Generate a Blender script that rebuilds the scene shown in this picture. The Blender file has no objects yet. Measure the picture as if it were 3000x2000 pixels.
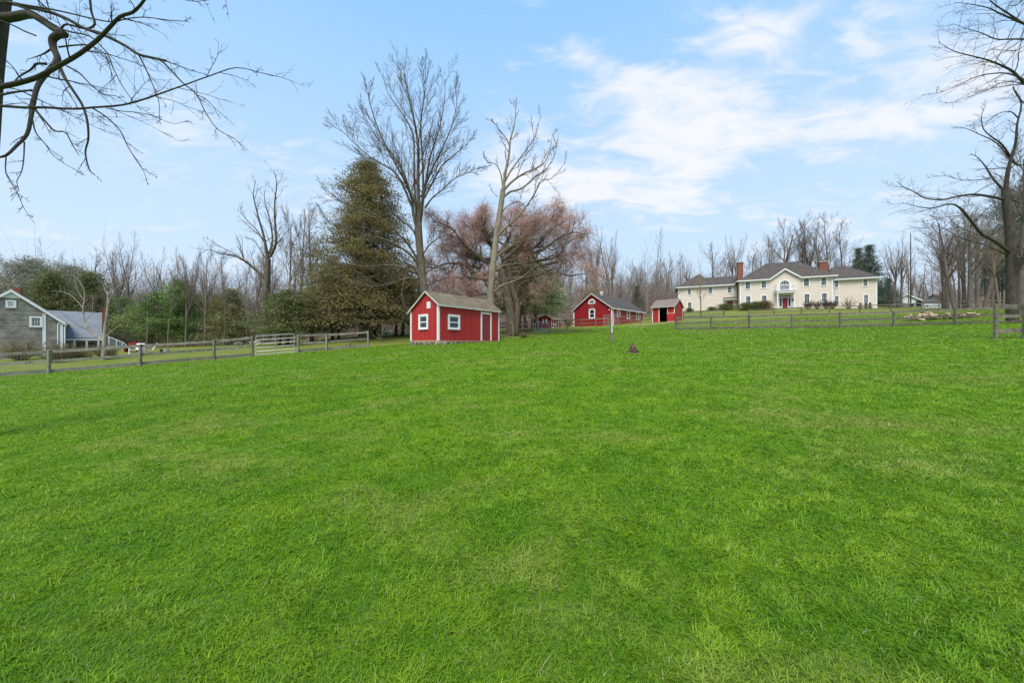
import bpy, math, random
import numpy as np
from mathutils import Vector, Matrix

# ------------------------------------------------------------------ camera
sc = bpy.context.scene
COL = sc.collection
F = 1050.0                      # focal length in pixels of the 3000 px wide photograph
HZ = 1010.0                     # row of the horizon
cam_data = bpy.data.cameras.new('camera')
cam_data.sensor_width = 36.0
cam_data.lens = 36.0 * F / 3000.0
cam_data.shift_y = (HZ - 1000.0) / 3000.0
cam_data.clip_start = 0.05
cam_data.clip_end = 6000.0
cam = bpy.data.objects.new('camera', cam_data)
COL.objects.link(cam)
cam.location = (0, 0, 0)        # the eye is the origin, it looks along +Y
cam.rotation_euler = (math.radians(90), 0, 0)
sc.camera = cam

# ------------------------------------------------------------------ light
SUN_EL, SUN_AZ = math.radians(58), math.radians(200)   # azimuth from +Y, clockwise
sun_data = bpy.data.lights.new('sun', 'SUN')
sun_data.energy = 2.5
sun_data.angle = math.radians(34)
sun_data.color = (1.0, 0.955, 0.89)
sun = bpy.data.objects.new('sun', sun_data)
COL.objects.link(sun)
sdir = Vector((math.sin(SUN_AZ) * math.cos(SUN_EL), math.cos(SUN_AZ) * math.cos(SUN_EL), math.sin(SUN_EL)))
sun.rotation_euler = (-sdir).to_track_quat('-Z', 'Y').to_euler()

sc.view_settings.view_transform = 'Standard'
sc.view_settings.look = 'None'
sc.view_settings.gamma = 1.0
sc.view_settings.exposure = 0.9
sc.view_settings.use_curve_mapping = False

world = bpy.data.worlds.new('World')
sc.world = world
world.use_nodes = True
wt = world.node_tree
for n in list(wt.nodes):
    wt.nodes.remove(n)


class NG:
    """small helper for node graphs"""
    def __init__(s, tree):
        s.t = tree
    def n(s, kind, **kw):
        nd = s.t.nodes.new(kind)
        for k, v in kw.items():
            setattr(nd, k, v)
        return nd
    def put(s, sock, v):
        if isinstance(v, bpy.types.NodeSocket):
            s.t.links.new(v, sock)
        else:
            sock.default_value = v
    def m(s, op, a, b=0.0, c=None, clamp=False):
        nd = s.n('ShaderNodeMath', operation=op, use_clamp=clamp)
        s.put(nd.inputs[0], a)
        s.put(nd.inputs[1], b)
        if c is not None:
            s.put(nd.inputs[2], c)
        return nd.outputs[0]
    def mix(s, f, a, b):
        nd = s.n('ShaderNodeMix', data_type='RGBA')
        s.put(nd.inputs[0], f)
        s.put(nd.inputs[6], a)
        s.put(nd.inputs[7], b)
        return nd.outputs[2]
    def mul(s, f, a, b):
        nd = s.n('ShaderNodeMix', data_type='RGBA', blend_type='MULTIPLY')
        s.put(nd.inputs[0], f)
        s.put(nd.inputs[6], a)
        s.put(nd.inputs[7], b)
        return nd.outputs[2]
    def noise(s, vec, scale, detail=4.0, rough=0.55, dist=0.0):
        nd = s.n('ShaderNodeTexNoise')
        if vec is not None:
            s.put(nd.inputs['Vector'], vec)
        nd.inputs['Scale'].default_value = scale
        nd.inputs['Detail'].default_value = detail
        nd.inputs['Roughness'].default_value = rough
        nd.inputs['Distortion'].default_value = dist
        return nd.outputs['Fac']
    def ramp(s, fac, lo, hi, smooth=True):
        nd = s.n('ShaderNodeMapRange', interpolation_type='SMOOTHSTEP' if smooth else 'LINEAR')
        s.put(nd.inputs[0], fac)
        nd.inputs[1].default_value = lo
        nd.inputs[2].default_value = hi
        return nd.outputs[0]
    def mapping(s, vec, scale=(1, 1, 1), rot=(0, 0, 0)):
        nd = s.n('ShaderNodeMapping')
        s.put(nd.inputs[0], vec)
        nd.inputs['Scale'].default_value = scale
        nd.inputs['Rotation'].default_value = rot
        return nd.outputs[0]


g = NG(wt)
sky = g.n('ShaderNodeTexSky', sky_type='NISHITA')
sky.sun_disc = False
sky.sun_elevation = SUN_EL
sky.sun_rotation = SUN_AZ
sky.air_density = 1.0
sky.dust_density = 0.6
sky.ozone_density = 2.0
tc = g.n('ShaderNodeTexCoord')
sep = g.n('ShaderNodeSeparateXYZ')
g.put(sep.inputs[0], tc.outputs['Generated'])
dx, dy, dz = sep.outputs
SKYGAIN = (1.0, 1.0, 1.0, 1)
# haze: the sky pales towards the horizon
zc = g.m('MAXIMUM', dz, 0.0)
hz = g.m('POWER', g.m('SUBTRACT', 1.0, g.ramp(zc, 0.0, 0.80, False)), 0.72)
# cirrus: noise on a cloud deck, so streaks shorten towards the horizon
den = g.m('ADD', zc, 0.22)
deck = g.n('ShaderNodeCombineXYZ')
g.put(deck.inputs[0], g.m('DIVIDE', dx, den))
g.put(deck.inputs[1], g.m('DIVIDE', dy, den))
wisp = g.noise(g.mapping(deck.outputs[0], (0.9, 1.7, 1), (0, 0, 0.5)), 1.5, 8, 0.58, 0.5)
fine = g.noise(g.mapping(deck.outputs[0], (1.6, 3.2, 1), (0, 0, 0.5)), 3.2, 8, 0.6, 0.9)
warp = g.n('ShaderNodeTexNoise')
g.put(warp.inputs['Vector'], tc.outputs['Generated'])
warp.inputs['Scale'].default_value = 3.6
warp.inputs['Detail'].default_value = 6
wsep = g.n('ShaderNodeSeparateColor')
g.put(wsep.inputs[0], warp.outputs['Color'])
yy = g.m('MAXIMUM', dy, 0.08)
u_ = g.m('ADD', g.m('DIVIDE', dx, yy), g.m('MULTIPLY', g.m('SUBTRACT', wsep.outputs[0], 0.5), 0.34))
v_ = g.m('ADD', g.m('DIVIDE', dz, yy), g.m('MULTIPLY', g.m('SUBTRACT', wsep.outputs[1], 0.5), 0.22))
total = None
# cloud banks: bearing (x/y), height (z/y), half length, half thickness, tilt, weight
BANKS = [(0.52, 0.66, 0.20, 0.12, 0.35, 1.0), (0.70, 0.87, 0.15, 0.05, 0.2, 1.0), (0.30, 0.40, 0.22, 0.06, -0.28, .85),
         (0.28, 0.74, 0.17, 0.05, -0.15, .95), (0.02, 0.86, 0.24, 0.06, -0.25, .45), (1.05, 0.60, 0.45, 0.055, -0.05, .8),
         (1.32, 0.78, 0.22, 0.10, 0.15, .9), (1.0, 0.85, 0.045, 0.06, 0.6, .8), (1.15, 0.95, 0.25, 0.07, 0.1, .6),
         (-0.9, 0.55, 0.45, 0.09, -0.12, .42), (0.95, 0.36, 0.22, 0.035, 0.2, .6), (0.1, 0.50, 0.5, 0.10, 0.1, .32),
         (0.50, 0.50, 0.16, 0.07, 0.6, .7), (-0.35, 0.62, 0.3, 0.05, 0.1, .25), (0.6, 0.62, 0.75, 0.30, 0.1, .34), (-0.9, 0.32, 0.9, 0.12, 0.0, .3)]
for (cu, cv, a, b, th, w) in BANKS:
    du = g.m('SUBTRACT', u_, cu)
    dv = g.m('SUBTRACT', v_, cv)
    p = g.m('ADD', g.m('MULTIPLY', du, math.cos(th) / a), g.m('MULTIPLY', dv, math.sin(th) / a))
    q = g.m('ADD', g.m('MULTIPLY', du, -math.sin(th) / b), g.m('MULTIPLY', dv, math.cos(th) / b))
    r2 = g.m('ADD', g.m('MULTIPLY', p, p), g.m('MULTIPLY', q, q))
    e = g.m('MULTIPLY', g.m('EXPONENT', g.m('MULTIPLY', r2, -0.8)), w)
    total = e if total is None else g.m('ADD', total, e)
front = g.ramp(dy, 0.02, 0.25)
behind = g.m('MULTIPLY', g.m('SUBTRACT', 1.0, front), 0.45)
bank = g.m('ADD', g.m('MULTIPLY', g.m('MINIMUM', total, 1.15), front), behind)
tex = g.m('ADD', g.m('MULTIPLY', wisp, 0.5), g.m('MULTIPLY', fine, 0.5))
cl = g.ramp(g.m('ADD', g.m('MULTIPLY', bank, 0.62), g.m('MULTIPLY', g.m('SUBTRACT', tex, 0.5), 3.0)), 0.16, 0.92, True)
skyc = g.mul(1.0, sky.outputs[0], SKYGAIN)
bright = g.n('ShaderNodeVectorMath', operation='SCALE')
g.put(bright.inputs[0], skyc)
bright.inputs['Scale'].default_value = 1.25
AIRB = (1.0, 2.95, 5.75, 1)      # clear air, in the units of the sky texture (background strength 0.1)
PALE = (4.1, 4.85, 5.6, 1)
WHITE = (5.1, 5.15, 5.5, 1)
blue = g.mix(0.93, bright.outputs[0], AIRB)
c1 = g.mix(g.m('MULTIPLY', hz, 0.97), blue, PALE)
c2 = g.mix(g.m('MULTIPLY', cl, 0.93), c1, WHITE)
bg = g.n('ShaderNodeBackground')
g.put(bg.inputs[0], c2)
bg.inputs[1].default_value = 0.1
wo = g.n('ShaderNodeOutputWorld')
wt.links.new(bg.outputs[0], wo.inputs[0])


# ------------------------------------------------------------------ materials
def new_mat(name):
    m = bpy.data.materials.new(name)
    m.use_nodes = True
    t = m.node_tree
    return m, NG(t), t.nodes['Principled BSDF']


def mat(name, a, b=None, rough=0.8, scale=6.0, detail=5, bump=0.0, bscale=None, stretch=(1, 1, 1), spec=0.3, metal=0.0, jitter=0.0):
    """two tones mixed by noise in the object's own space; jitter = per-object lightness change"""
    m, G, P = new_mat(name)
    tcn = G.n('ShaderNodeTexCoord')
    vec = G.mapping(tcn.outputs['Object'], stretch)
    b = b or tuple(x * 0.8 for x in a)
    f = G.ramp(G.noise(vec, scale, detail, 0.62), 0.3, 0.7)
    c = G.mix(f, (*a, 1), (*b, 1))
    if jitter:
        oi = G.n('ShaderNodeObjectInfo')
        k = G.m('ADD', G.m('MULTIPLY', oi.outputs['Random'], 2 * jitter), 1 - jitter)
        cc = G.n('ShaderNodeCombineColor')
        for i in range(3):
            G.put(cc.inputs[i], k)
        c = G.mul(1.0, c, cc.outputs[0])
    G.put(P.inputs['Base Color'], c)
    P.inputs['Roughness'].default_value = rough
    P.inputs['Specular IOR Level'].default_value = spec
    P.inputs['Metallic'].default_value = metal
    if bump:
        bp = G.n('ShaderNodeBump')
        bp.inputs['Strength'].default_value = bump
        bp.inputs['Distance'].default_value = 0.02
        G.put(bp.inputs['Height'], G.noise(vec, bscale or scale * 4, 5, 0.6))
        G.put(P.inputs['Normal'], bp.outputs[0])
    return m


def leaf_mat(name, dark, light, trans=0.25, rough=0.7):
    """foliage: colour by the 'tint' carried by each leaf"""
    m, G, P = new_mat(name)
    at_ = G.n('ShaderNodeAttribute', attribute_name='tint')
    c = G.mix(at_.outputs['Fac'], (*dark, 1), (*light, 1))
    G.put(P.inputs['Base Color'], c)
    P.inputs['Roughness'].default_value = rough
    P.inputs['Specular IOR Level'].default_value = 0.2
    tr = G.n('ShaderNodeBsdfTranslucent')
    G.put(tr.inputs[0], c)
    mx = G.n('ShaderNodeMixShader')
    mx.inputs[0].default_value = trans
    m.node_tree.links.new(P.outputs[0], mx.inputs[1])
    m.node_tree.links.new(tr.outputs[0], mx.inputs[2])
    out = m.node_tree.nodes['Material Output']
    m.node_tree.links.new(mx.outputs[0], out.inputs[0])
    return m


M = {}
M['red'] = mat('barn_red_paint', (0.44, 0.027, 0.025), (0.37, 0.023, 0.022), 0.6, 3.0, bump=0.15, bscale=30, stretch=(3, 3, .5), jitter=0.10)
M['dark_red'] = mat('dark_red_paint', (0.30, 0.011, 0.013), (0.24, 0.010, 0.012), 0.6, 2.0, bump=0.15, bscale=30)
M['side_red'] = mat('lighter_red_paint', (0.46, 0.055, 0.052), (0.39, 0.048, 0.045), 0.6, 2.0, bump=0.15, bscale=30)
M['door_red'] = mat('door_red_paint', (0.27, 0.03, 0.038), (0.23, 0.026, 0.034), 0.5, 2.0)
M['white'] = mat('white_paint', (0.80, 0.80, 0.80), (0.72, 0.72, 0.71), 0.5, 2.5)
M['cream'] = mat('cream_siding', (0.70, 0.605, 0.51), (0.655, 0.565, 0.475), 0.6, 0.8)
M['old_white'] = mat('weathered_white_trim', (0.60, 0.56, 0.50), (0.42, 0.37, 0.31), 0.7, 4.0)
M['roof_brown'] = mat('brown_grey_shingles', (0.118, 0.097, 0.083), (0.080, 0.066, 0.057), 0.9, 1.2, 8, bump=0.5, bscale=9)
M['roof_grey'] = mat('dark_grey_shingles', (0.10, 0.088, 0.080), (0.075, 0.066, 0.06), 0.9, 1.0, 8, bump=0.5, bscale=9)
M['roof_moss'] = mat('mossy_grey_shingles', (0.235, 0.185, 0.125), (0.15, 0.12, 0.08), 0.95, 1.4, 9, bump=0.5, bscale=14)
M['roof_blue'] = mat('blue_grey_shingles', (0.225, 0.24, 0.265), (0.18, 0.195, 0.215), 0.85, 1.5, 8, bump=0.4, bscale=9)
M['roof_pink'] = mat('faded_brown_shingles', (0.27, 0.20, 0.175), (0.20, 0.15, 0.13), 0.9, 1.5, 8, bump=0.4, bscale=9)
M['glass'] = mat('window_glass', (0.012, 0.016, 0.022), (0.02, 0.025, 0.032), 0.06, 1.0, spec=0.6)
M['brick'] = mat('red_brick', (0.27, 0.105, 0.07), (0.19, 0.075, 0.05), 0.85, 5.0, 6, bump=0.5, bscale=14)
M['stone'] = mat('field_stone', (0.30, 0.25, 0.17), (0.17, 0.15, 0.11), 0.9, 5.0, 6, bump=0.6, bscale=20, jitter=0.35)
M['sill_wood'] = mat('bare_sill_wood', (0.45, 0.29, 0.17), (0.33, 0.2, 0.12), 0.8, 5, stretch=(1, 1, 6))
M['cedar_shake'] = mat('weathered_cedar_shingles', (0.34, 0.315, 0.28), (0.19, 0.17, 0.15), 0.9, 1.4, 9, bump=0.5, bscale=12)
M['fence'] = mat('weathered_fence_wood', (0.205, 0.18, 0.14), (0.095, 0.085, 0.06), 0.9, 4.0, 8, bump=0.6, bscale=30, jitter=0.2)
M['fence_light'] = mat('silvered_fence_wood', (0.255, 0.24, 0.195), (0.13, 0.125, 0.09), 0.9, 4.0, 8, bump=0.6, bscale=30, jitter=0.2)
M['fence_brown'] = mat('brown_fence_wood', (0.27, 0.20, 0.13), (0.15, 0.11, 0.07), 0.9, 4.0, 8, bump=0.6, bscale=30, jitter=0.2)
M['new_wood'] = mat('pale_new_lumber', (0.52, 0.36, 0.20), (0.42, 0.28, 0.15), 0.8, 4)
M['steel'] = mat('galvanised_steel', (0.55, 0.56, 0.58), (0.45, 0.46, 0.48), 0.45, 8, metal=0.5)
M['blue_paint'] = mat('pale_blue_tube', (0.30, 0.42, 0.55), None, 0.5)
M['black'] = mat('black_iron', (0.02, 0.02, 0.022), None, 0.6)
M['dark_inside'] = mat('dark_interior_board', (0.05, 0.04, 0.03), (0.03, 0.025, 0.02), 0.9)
M['bark'] = mat('grey_brown_bark', (0.165, 0.13, 0.095), (0.08, 0.062, 0.045), 0.95, 5, 8, bump=1.0, bscale=18, stretch=(1, 1, .35))
M['bark_dark'] = mat('dark_bark', (0.085, 0.066, 0.052), (0.04, 0.033, 0.027), 0.95, 6, 8, bump=1.0, bscale=20, stretch=(1, 1, .35))
M['bark_moss'] = mat('mossy_grey_bark', (0.075, 0.062, 0.05), (0.035, 0.032, 0.02), 0.95, 4, 8, bump=1.0, bscale=40, stretch=(2, 2, .5))
M['bark_pale'] = mat('pale_bark', (0.29, 0.235, 0.17), (0.16, 0.125, 0.09), 0.9, 3, 8, bump=0.7, bscale=12, stretch=(1, 1, .4))
M['bark_birch'] = mat('peeling_white_bark', (0.40, 0.37, 0.28), (0.15, 0.12, 0.08), 0.9, 6, 8, bump=0.7, bscale=14)
M['twig'] = mat('brown_twigs', (0.135, 0.10, 0.078), (0.085, 0.065, 0.05), 0.9, 2)
M['twig_far'] = mat('grey_brown_twigs', (0.26, 0.195, 0.155), (0.19, 0.145, 0.115), 0.9, 0.4, jitter=0.2)
M['twig_tan'] = mat('tan_twigs', (0.36, 0.26, 0.165), (0.26, 0.185, 0.12), 0.9, 0.8)
M['twig_pink'] = mat('pink_budding_twigs', (0.62, 0.36, 0.33), (0.44, 0.27, 0.22), 0.85, 0.8)
M['twig_olive'] = mat('olive_brown_twigs', (0.25, 0.20, 0.105), (0.17, 0.135, 0.075), 0.9, 0.8)
M['leaf_cedar'] = leaf_mat('cedar_foliage', (0.085, 0.084, 0.032), (0.37, 0.295, 0.125))
M['leaf_hemlock'] = leaf_mat('hemlock_foliage', (0.06, 0.08, 0.025), (0.24, 0.25, 0.095))
M['leaf_green'] = leaf_mat('bright_evergreen_foliage', (0.06, 0.11, 0.028), (0.23, 0.34, 0.09))
M['leaf_grey'] = leaf_mat('grey_green_foliage', (0.16, 0.165, 0.12), (0.38, 0.37, 0.27))
M['leaf_olive'] = leaf_mat('olive_foliage', (0.10, 0.11, 0.035), (0.34, 0.33, 0.13))
M['leaf_rhodo'] = leaf_mat('broadleaf_evergreen_foliage', (0.10, 0.145, 0.06), (0.36, 0.43, 0.22))
M['leaf_spruce'] = leaf_mat('spruce_foliage', (0.055, 0.075, 0.05), (0.19, 0.22, 0.15))
M['leaf_box'] = leaf_mat('clipped_hedge_foliage', (0.05, 0.07, 0.02), (0.18, 0.2, 0.06))
M['leaf_box_brown'] = leaf_mat('brown_hedge_foliage', (0.09, 0.055, 0.025), (0.26, 0.17, 0.07))
M['leaf_dead'] = leaf_mat('dry_leaf_litter', (0.12, 0.07, 0.04), (0.36, 0.22, 0.12))
M['log'] = mat('split_firewood', (0.60, 0.46, 0.30), (0.38, 0.26, 0.16), 0.85, 5, jitter=0.3, bump=0.4, bscale=30)
M['log_bark'] = mat('grey_firewood', (0.26, 0.20, 0.15), (0.16, 0.12, 0.09), 0.9, 5, jitter=0.3, bump=0.5, bscale=30)
M['white_plastic'] = mat('white_plastic', (0.78, 0.79, 0.80), None, 0.4)
M['red_metal'] = mat('red_metal', (0.26, 0.03, 0.03), None, 0.5)
M['patio'] = mat('pale_patio_stone', (0.50, 0.45, 0.43), (0.42, 0.38, 0.36), 0.9, 2)
M['siding_grey'] = mat('pale_grey_siding', (0.46, 0.43, 0.37), None, 0.7)
M['siding_white'] = mat('white_siding', (0.72, 0.73, 0.75), None, 0.6)
M['gravel'] = mat('grey_gravel', (0.30, 0.28, 0.26), (0.18, 0.17, 0.16), 0.95, 3)
M['rotten'] = mat('rotten_stump_wood', (0.17, 0.115, 0.075), (0.07, 0.045, 0.03), 0.95, 12, 8, bump=1.0, bscale=40)


# ------------------------------------------------------------------ positions
def W(px, py, Y):
    """world point seen at pixel (px, py) of the photograph at distance Y"""
    return Vector(((px - 1500) / F * Y, Y, (HZ - py) / F * Y))


CTRL = [(143, 1095, 19.7), (411, 1072, 21.7), (627, 1053, 23.5), (740, 1046, 24.6), (873, 1035, 26), (957, 1026, 27), (1078, 1018, 28.5),
        (1284, 1009.5, 23), (1201, 1009.5, 24.7), (1461, 1000.5, 27.8), (1503, 984, 37), (1610, 974, 41), (1745, 960, 46), (1877, 946, 50.5),
        (1956, 942, 49), (1740, 953, 56), (1620, 960, 46), (1855, 1034, 14), (1790, 1003, 21), (1982, 966, 35), (2195, 964, 33), (2461, 960, 31),
        (2618, 958, 30.5), (2799, 949, 28.5), (2917, 992, 15.3), (2167, 907, 69), (2330, 903, 66), (2560, 903, 63), (1987, 913, 76),
        (2100, 932, 50), (2350, 925, 48), (2620, 922, 45), (2750, 917, 45), (2900, 905, 45), (2700, 903, 75), (2700, 900, 100),
        (1096, 992, 38), (1131, 980, 45), (600, 1017, 38), (300, 1030, 33), (60, 1047, 31), (900, 1003, 38), (1850, 905, 95), (1400, 965, 75),
        (1000, 985, 70), (500, 995, 70), (0, 1005, 70), (3000, 903, 80), (2100, 880, 110)]
WPTS = [(0, 0, -1.72), (0, 2.5, -1.6), (0, 6, -1.22), (-6, 3, -1.85), (6, 3, -1.45), (-12, 8, -1.72), (12, 8, -.85), (-22, 12, -1.95), (22, 8, -.45),
        (0, -15, -2.6), (-20, -10, -3), (20, -10, -1.8), (8, 10, -.62), (-8, 12, -.95), (-14, 20, -.95), (-45, 20, -2.3), (-50, 0, -3.2), (45, 15, .9), (50, 0, .3),
        (0, -60, -5), (-90, -60, -6), (90, -60, -2), (-120, 40, -1), (130, 40, 5), (-150, 130, 1.5), (0, 170, 9), (160, 150, 14), (60, 160, 12)]
_pts = [tuple(W(*c)) for c in CTRL] + WPTS
_P = np.array(_pts)
_xy = _P[:, :2] / 30.0
_d = np.linalg.norm(_xy[:, None] - _xy[None], axis=2)
_n = len(_P)
_A = np.zeros((_n + 3, _n + 3))
_A[:_n, :_n] = np.sqrt(_d ** 2 + 0.02) - np.eye(_n) * 0.02
_A[:_n, _n] = 1
_A[:_n, _n + 1:] = _xy
_A[_n, :_n] = 1
_A[_n + 1:, :_n] = _xy.T
_w = np.linalg.solve(_A, np.concatenate([_P[:, 2], [0, 0, 0]]))


def GZ_np(x, y):
    x = np.asarray(x, float)
    y = np.asarray(y, float)
    rr = np.sqrt(x * x + (y - 50) ** 2)
    k = np.minimum(1.0, 170.0 / np.maximum(rr, 1e-6))      # the land levels out far away
    xx, yy_ = x * k / 30.0, (50 + (y - 50) * k) / 30.0
    z = _w[_n] + _w[_n + 1] * xx + _w[_n + 2] * yy_
    for i in range(_n):
        z = z + _w[i] * np.sqrt((xx - _xy[i, 0]) ** 2 + (yy_ - _xy[i, 1]) ** 2 + 0.02)
    return z


def GZ(x, y):
    return float(GZ_np(x, y))


def G_at(px, Y):
    x = (px - 1500) / F * Y
    return Vector((x, Y, GZ(x, Y)))


# ------------------------------------------------------------------ object helpers
def tag(o, label=None, cat=None, group=None, kind=None):
    if label:
        o['label'] = label
    if cat:
        o['category'] = cat
    if group:
        o['group'] = group
    if kind:
        o['kind'] = kind
    return o


def thing(name, label, cat, loc=(0, 0, 0), rz=0.0, group=None):
    o = bpy.data.objects.new(name, None)
    o.empty_display_size = 0.3
    COL.objects.link(o)
    o.location = loc
    o.rotation_euler = (0, 0, rz)
    return tag(o, label, cat, group)


def link(name, me, m=None, parent=None, loc=None):
    o = bpy.data.objects.new(name, me)
    COL.objects.link(o)
    if m is not None and len(me.materials) == 0:
        me.materials.append(M[m] if isinstance(m, str) else m)
    if parent is not None:
        o.parent = parent
    if loc is not None:
        o.location = loc
    return o


class MB:
    """collects faces; O/U/N is the frame they are given in (U along a wall, N outwards, z up)"""
    def __init__(s, O=(0, 0, 0), U=(1, 0, 0), N=(0, 1, 0)):
        s.v, s.f, s.isl = [], [], []
        s.O, s.U, s.N = Vector(O), Vector(U), Vector(N)
    def pt(s, p):
        return s.O + s.U * p[0] + s.N * p[1] + Vector((0, 0, p[2]))
    def poly(s, pts):
        b = len(s.v)
        s.v += [tuple(s.pt(p)) for p in pts]
        s.f.append(tuple(range(b, b + len(pts))))
    def solid(s, pts, faces):
        b = len(s.v)
        s.isl.append((b, len(s.f)))
        s.v += [tuple(s.pt(p)) for p in pts]
        s.f += [tuple(b + i for i in f) for f in faces]
    def box(s, a0, a1, b0, b1, c0, c1):
        s.solid([(a0, b0, c0), (a1, b0, c0), (a1, b1, c0), (a0, b1, c0), (a0, b0, c1), (a1, b0, c1), (a1, b1, c1), (a0, b1, c1)],
                [(0, 3, 2, 1), (4, 5, 6, 7), (0, 1, 5, 4), (1, 2, 6, 5), (2, 3, 7, 6), (3, 0, 4, 7)])
    def slab(s, pts, off):
        """thick polygon: pts extruded by off"""
        n = len(pts)
        q = [tuple(p) for p in pts] + [(p[0] + off[0], p[1] + off[1], p[2] + off[2]) for p in pts]
        fs = [tuple(range(n)), tuple(range(2 * n - 1, n - 1, -1))] + [(i, i + n, (i + 1) % n + n, (i + 1) % n) for i in range(n)]
        s.solid(q, fs)
    def bar(s, p, q, w, h):
        """board from p to q, w thick sideways, h high"""
        p, q = Vector(p), Vector(q)
        d = (q - p)
        side = Vector((-d.y, d.x, 0))
        if side.length < 1e-6:
            side = Vector((1, 0, 0))
        side = side.normalized() * w / 2
        up = Vector((0, 0, h / 2))
        if abs(d.z) > 0.95 * d.length:
            up = d.cross(side).normalized() * h / 2
        c = []
        for e in (p, q):
            c += [e - side - up, e + side - up, e + side + up, e - side + up]
        s.solid([tuple(x) for x in c], [(0, 1, 2, 3), (7, 6, 5, 4), (0, 4, 5, 1), (1, 5, 6, 2), (2, 6, 7, 3), (3, 7, 4, 0)])
    def tube(s, pts, r, n=6, closed_ends=True):
        pts = [Vector(p) for p in pts]
        rs = r if isinstance(r, (list, tuple)) else [r] * len(pts)
        b = len(s.v)
        s.isl.append((b, len(s.f)))
        ref = None
        for i, p in enumerate(pts):
            t = (pts[min(i + 1, len(pts) - 1)] - pts[max(i - 1, 0)]).normalized()
            if ref is None:
                ref = Vector((0, 0, 1)) if abs(t.z) < 0.8 else Vector((1, 0, 0))
            a = t.cross(ref).normalized()
            c = t.cross(a).normalized()
            for k in range(n):
                an = 2 * math.pi * k / n
                s.v.append(tuple(s.pt(p + (a * math.cos(an) + c * math.sin(an)) * rs[i])))
        for i in range(len(pts) - 1):
            for k in range(n):
                k2 = (k + 1) % n
                s.f.append((b + i * n + k, b + i * n + k2, b + (i + 1) * n + k2, b + (i + 1) * n + k))
        if closed_ends:
            s.f.append(tuple(b + k for k in range(n - 1, -1, -1)))
            s.f.append(tuple(b + (len(pts) - 1) * n + k for k in range(n)))
    def rows(s, A, B, C, D, pitch, lip, nrm):
        """courses of boards or shingles on the face A-B (bottom) .. D-C (top); each course's lower edge stands proud by lip"""
        A, B, C, D, nrm = map(Vector, (A, B, C, D, nrm))
        L = max((D - A).length, (C - B).length)
        n = max(1, int(round(L / pitch)))
        for i in range(n):
            t0, t1 = i / n, (i + 1) / n
            a0, b0, a1, b1 = A.lerp(D, t0), B.lerp(C, t0), A.lerp(D, t1), B.lerp(C, t1)
            if (b0 - a0).length < 0.01:
                continue
            s.poly([a0 + nrm * lip, b0 + nrm * lip, b1 + nrm * .003, a1 + nrm * .003])
            s.poly([a0 + nrm * .0, b0 + nrm * .0, b0 + nrm * lip, a0 + nrm * lip])
    def mesh(s, name, m=None):
        me = bpy.data.meshes.new(name)
        me.from_pydata(s.v, [], s.f)
        if m:
            me.materials.append(M[m] if isinstance(m, str) else m)
        return me
    def each(s, name, m, parent=None):
        """every solid collected becomes an object of its own"""
        ends = s.isl[1:] + [(len(s.v), len(s.f))]
        last = None
        for (v0, f0), (v1, f1) in zip(s.isl, ends):
            me = bpy.data.meshes.new(name)
            me.from_pydata(s.v[v0:v1], [], [tuple(i - v0 for i in f) for f in s.f[f0:f1]])
            me.materials.append(M[m] if isinstance(m, str) else m)
            last = link(name, me, None, parent)
        return last
    def build(s, name, m, parent=None, kind=None, label=None):
        o = link(name, s.mesh(name, m), None, parent)
        if kind:
            o['kind'] = kind
        if label:
            o['label'] = label
        return o


def copy_tree(o, parent=None):
    c = o.copy()
    COL.objects.link(c)
    if parent is not None:
        c.parent = parent
    for ch in list(KIDS.get(o.name, ())):
        copy_tree(ch, c)
    return c


KIDS = {}


def remember(o):
    for ch in o.children:
        KIDS.setdefault(o.name, []).append(ch)
        remember(ch)
    return o


def mesh_np(name, verts, faces, m=None, tint=None, smooth=False):
    """mesh from numpy arrays; faces all with the same number of corners"""
    me = bpy.data.meshes.new(name)
    k = faces.shape[1]
    me.vertices.add(len(verts))
    me.vertices.foreach_set('co', np.ascontiguousarray(verts, dtype=np.float32).ravel())
    me.loops.add(faces.size)
    me.loops.foreach_set('vertex_index', np.ascontiguousarray(faces, dtype=np.int32).ravel())
    me.polygons.add(len(faces))
    me.polygons.foreach_set('loop_start', np.arange(0, faces.size, k, dtype=np.int32))
    if smooth:
        me.polygons.foreach_set('use_smooth', np.ones(len(faces), dtype=bool))
    me.update(calc_edges=True)
    if tint is not None:
        a = me.attributes.new('tint', 'FLOAT', 'POINT')
        a.data.foreach_set('value', np.ascontiguousarray(tint, dtype=np.float32))
    if m is not None:
        me.materials.append(M[m] if isinstance(m, str) else m)
    return me


# ------------------------------------------------------------------ terrain
def litter_from(px):
    """distance at which the mown grass ends and the wood's leaf litter begins, by bearing"""
    return np.interp(px, [-500, 0, 480, 700, 930, 1200, 1500, 1650, 1900, 2050, 2560, 2700, 2800, 2860, 3500],
                     [36, 37, 38, 41, 44, 47, 52, 60, 66, 86, 112, 118, 100, 78, 72])


def axis(lo, hi, fine_lo, fine_hi, step):
    a = list(np.arange(fine_lo, fine_hi, step))
    s, x = step, fine_hi
    while x < hi:
        a.append(x)
        s *= 1.25
        x += s
    a.append(hi)
    s, x = step, fine_lo - step
    b = []
    while x > lo:
        b.append(x)
        s *= 1.25
        x -= s
    b.append(lo)
    return np.array(b[::-1] + a)


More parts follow.
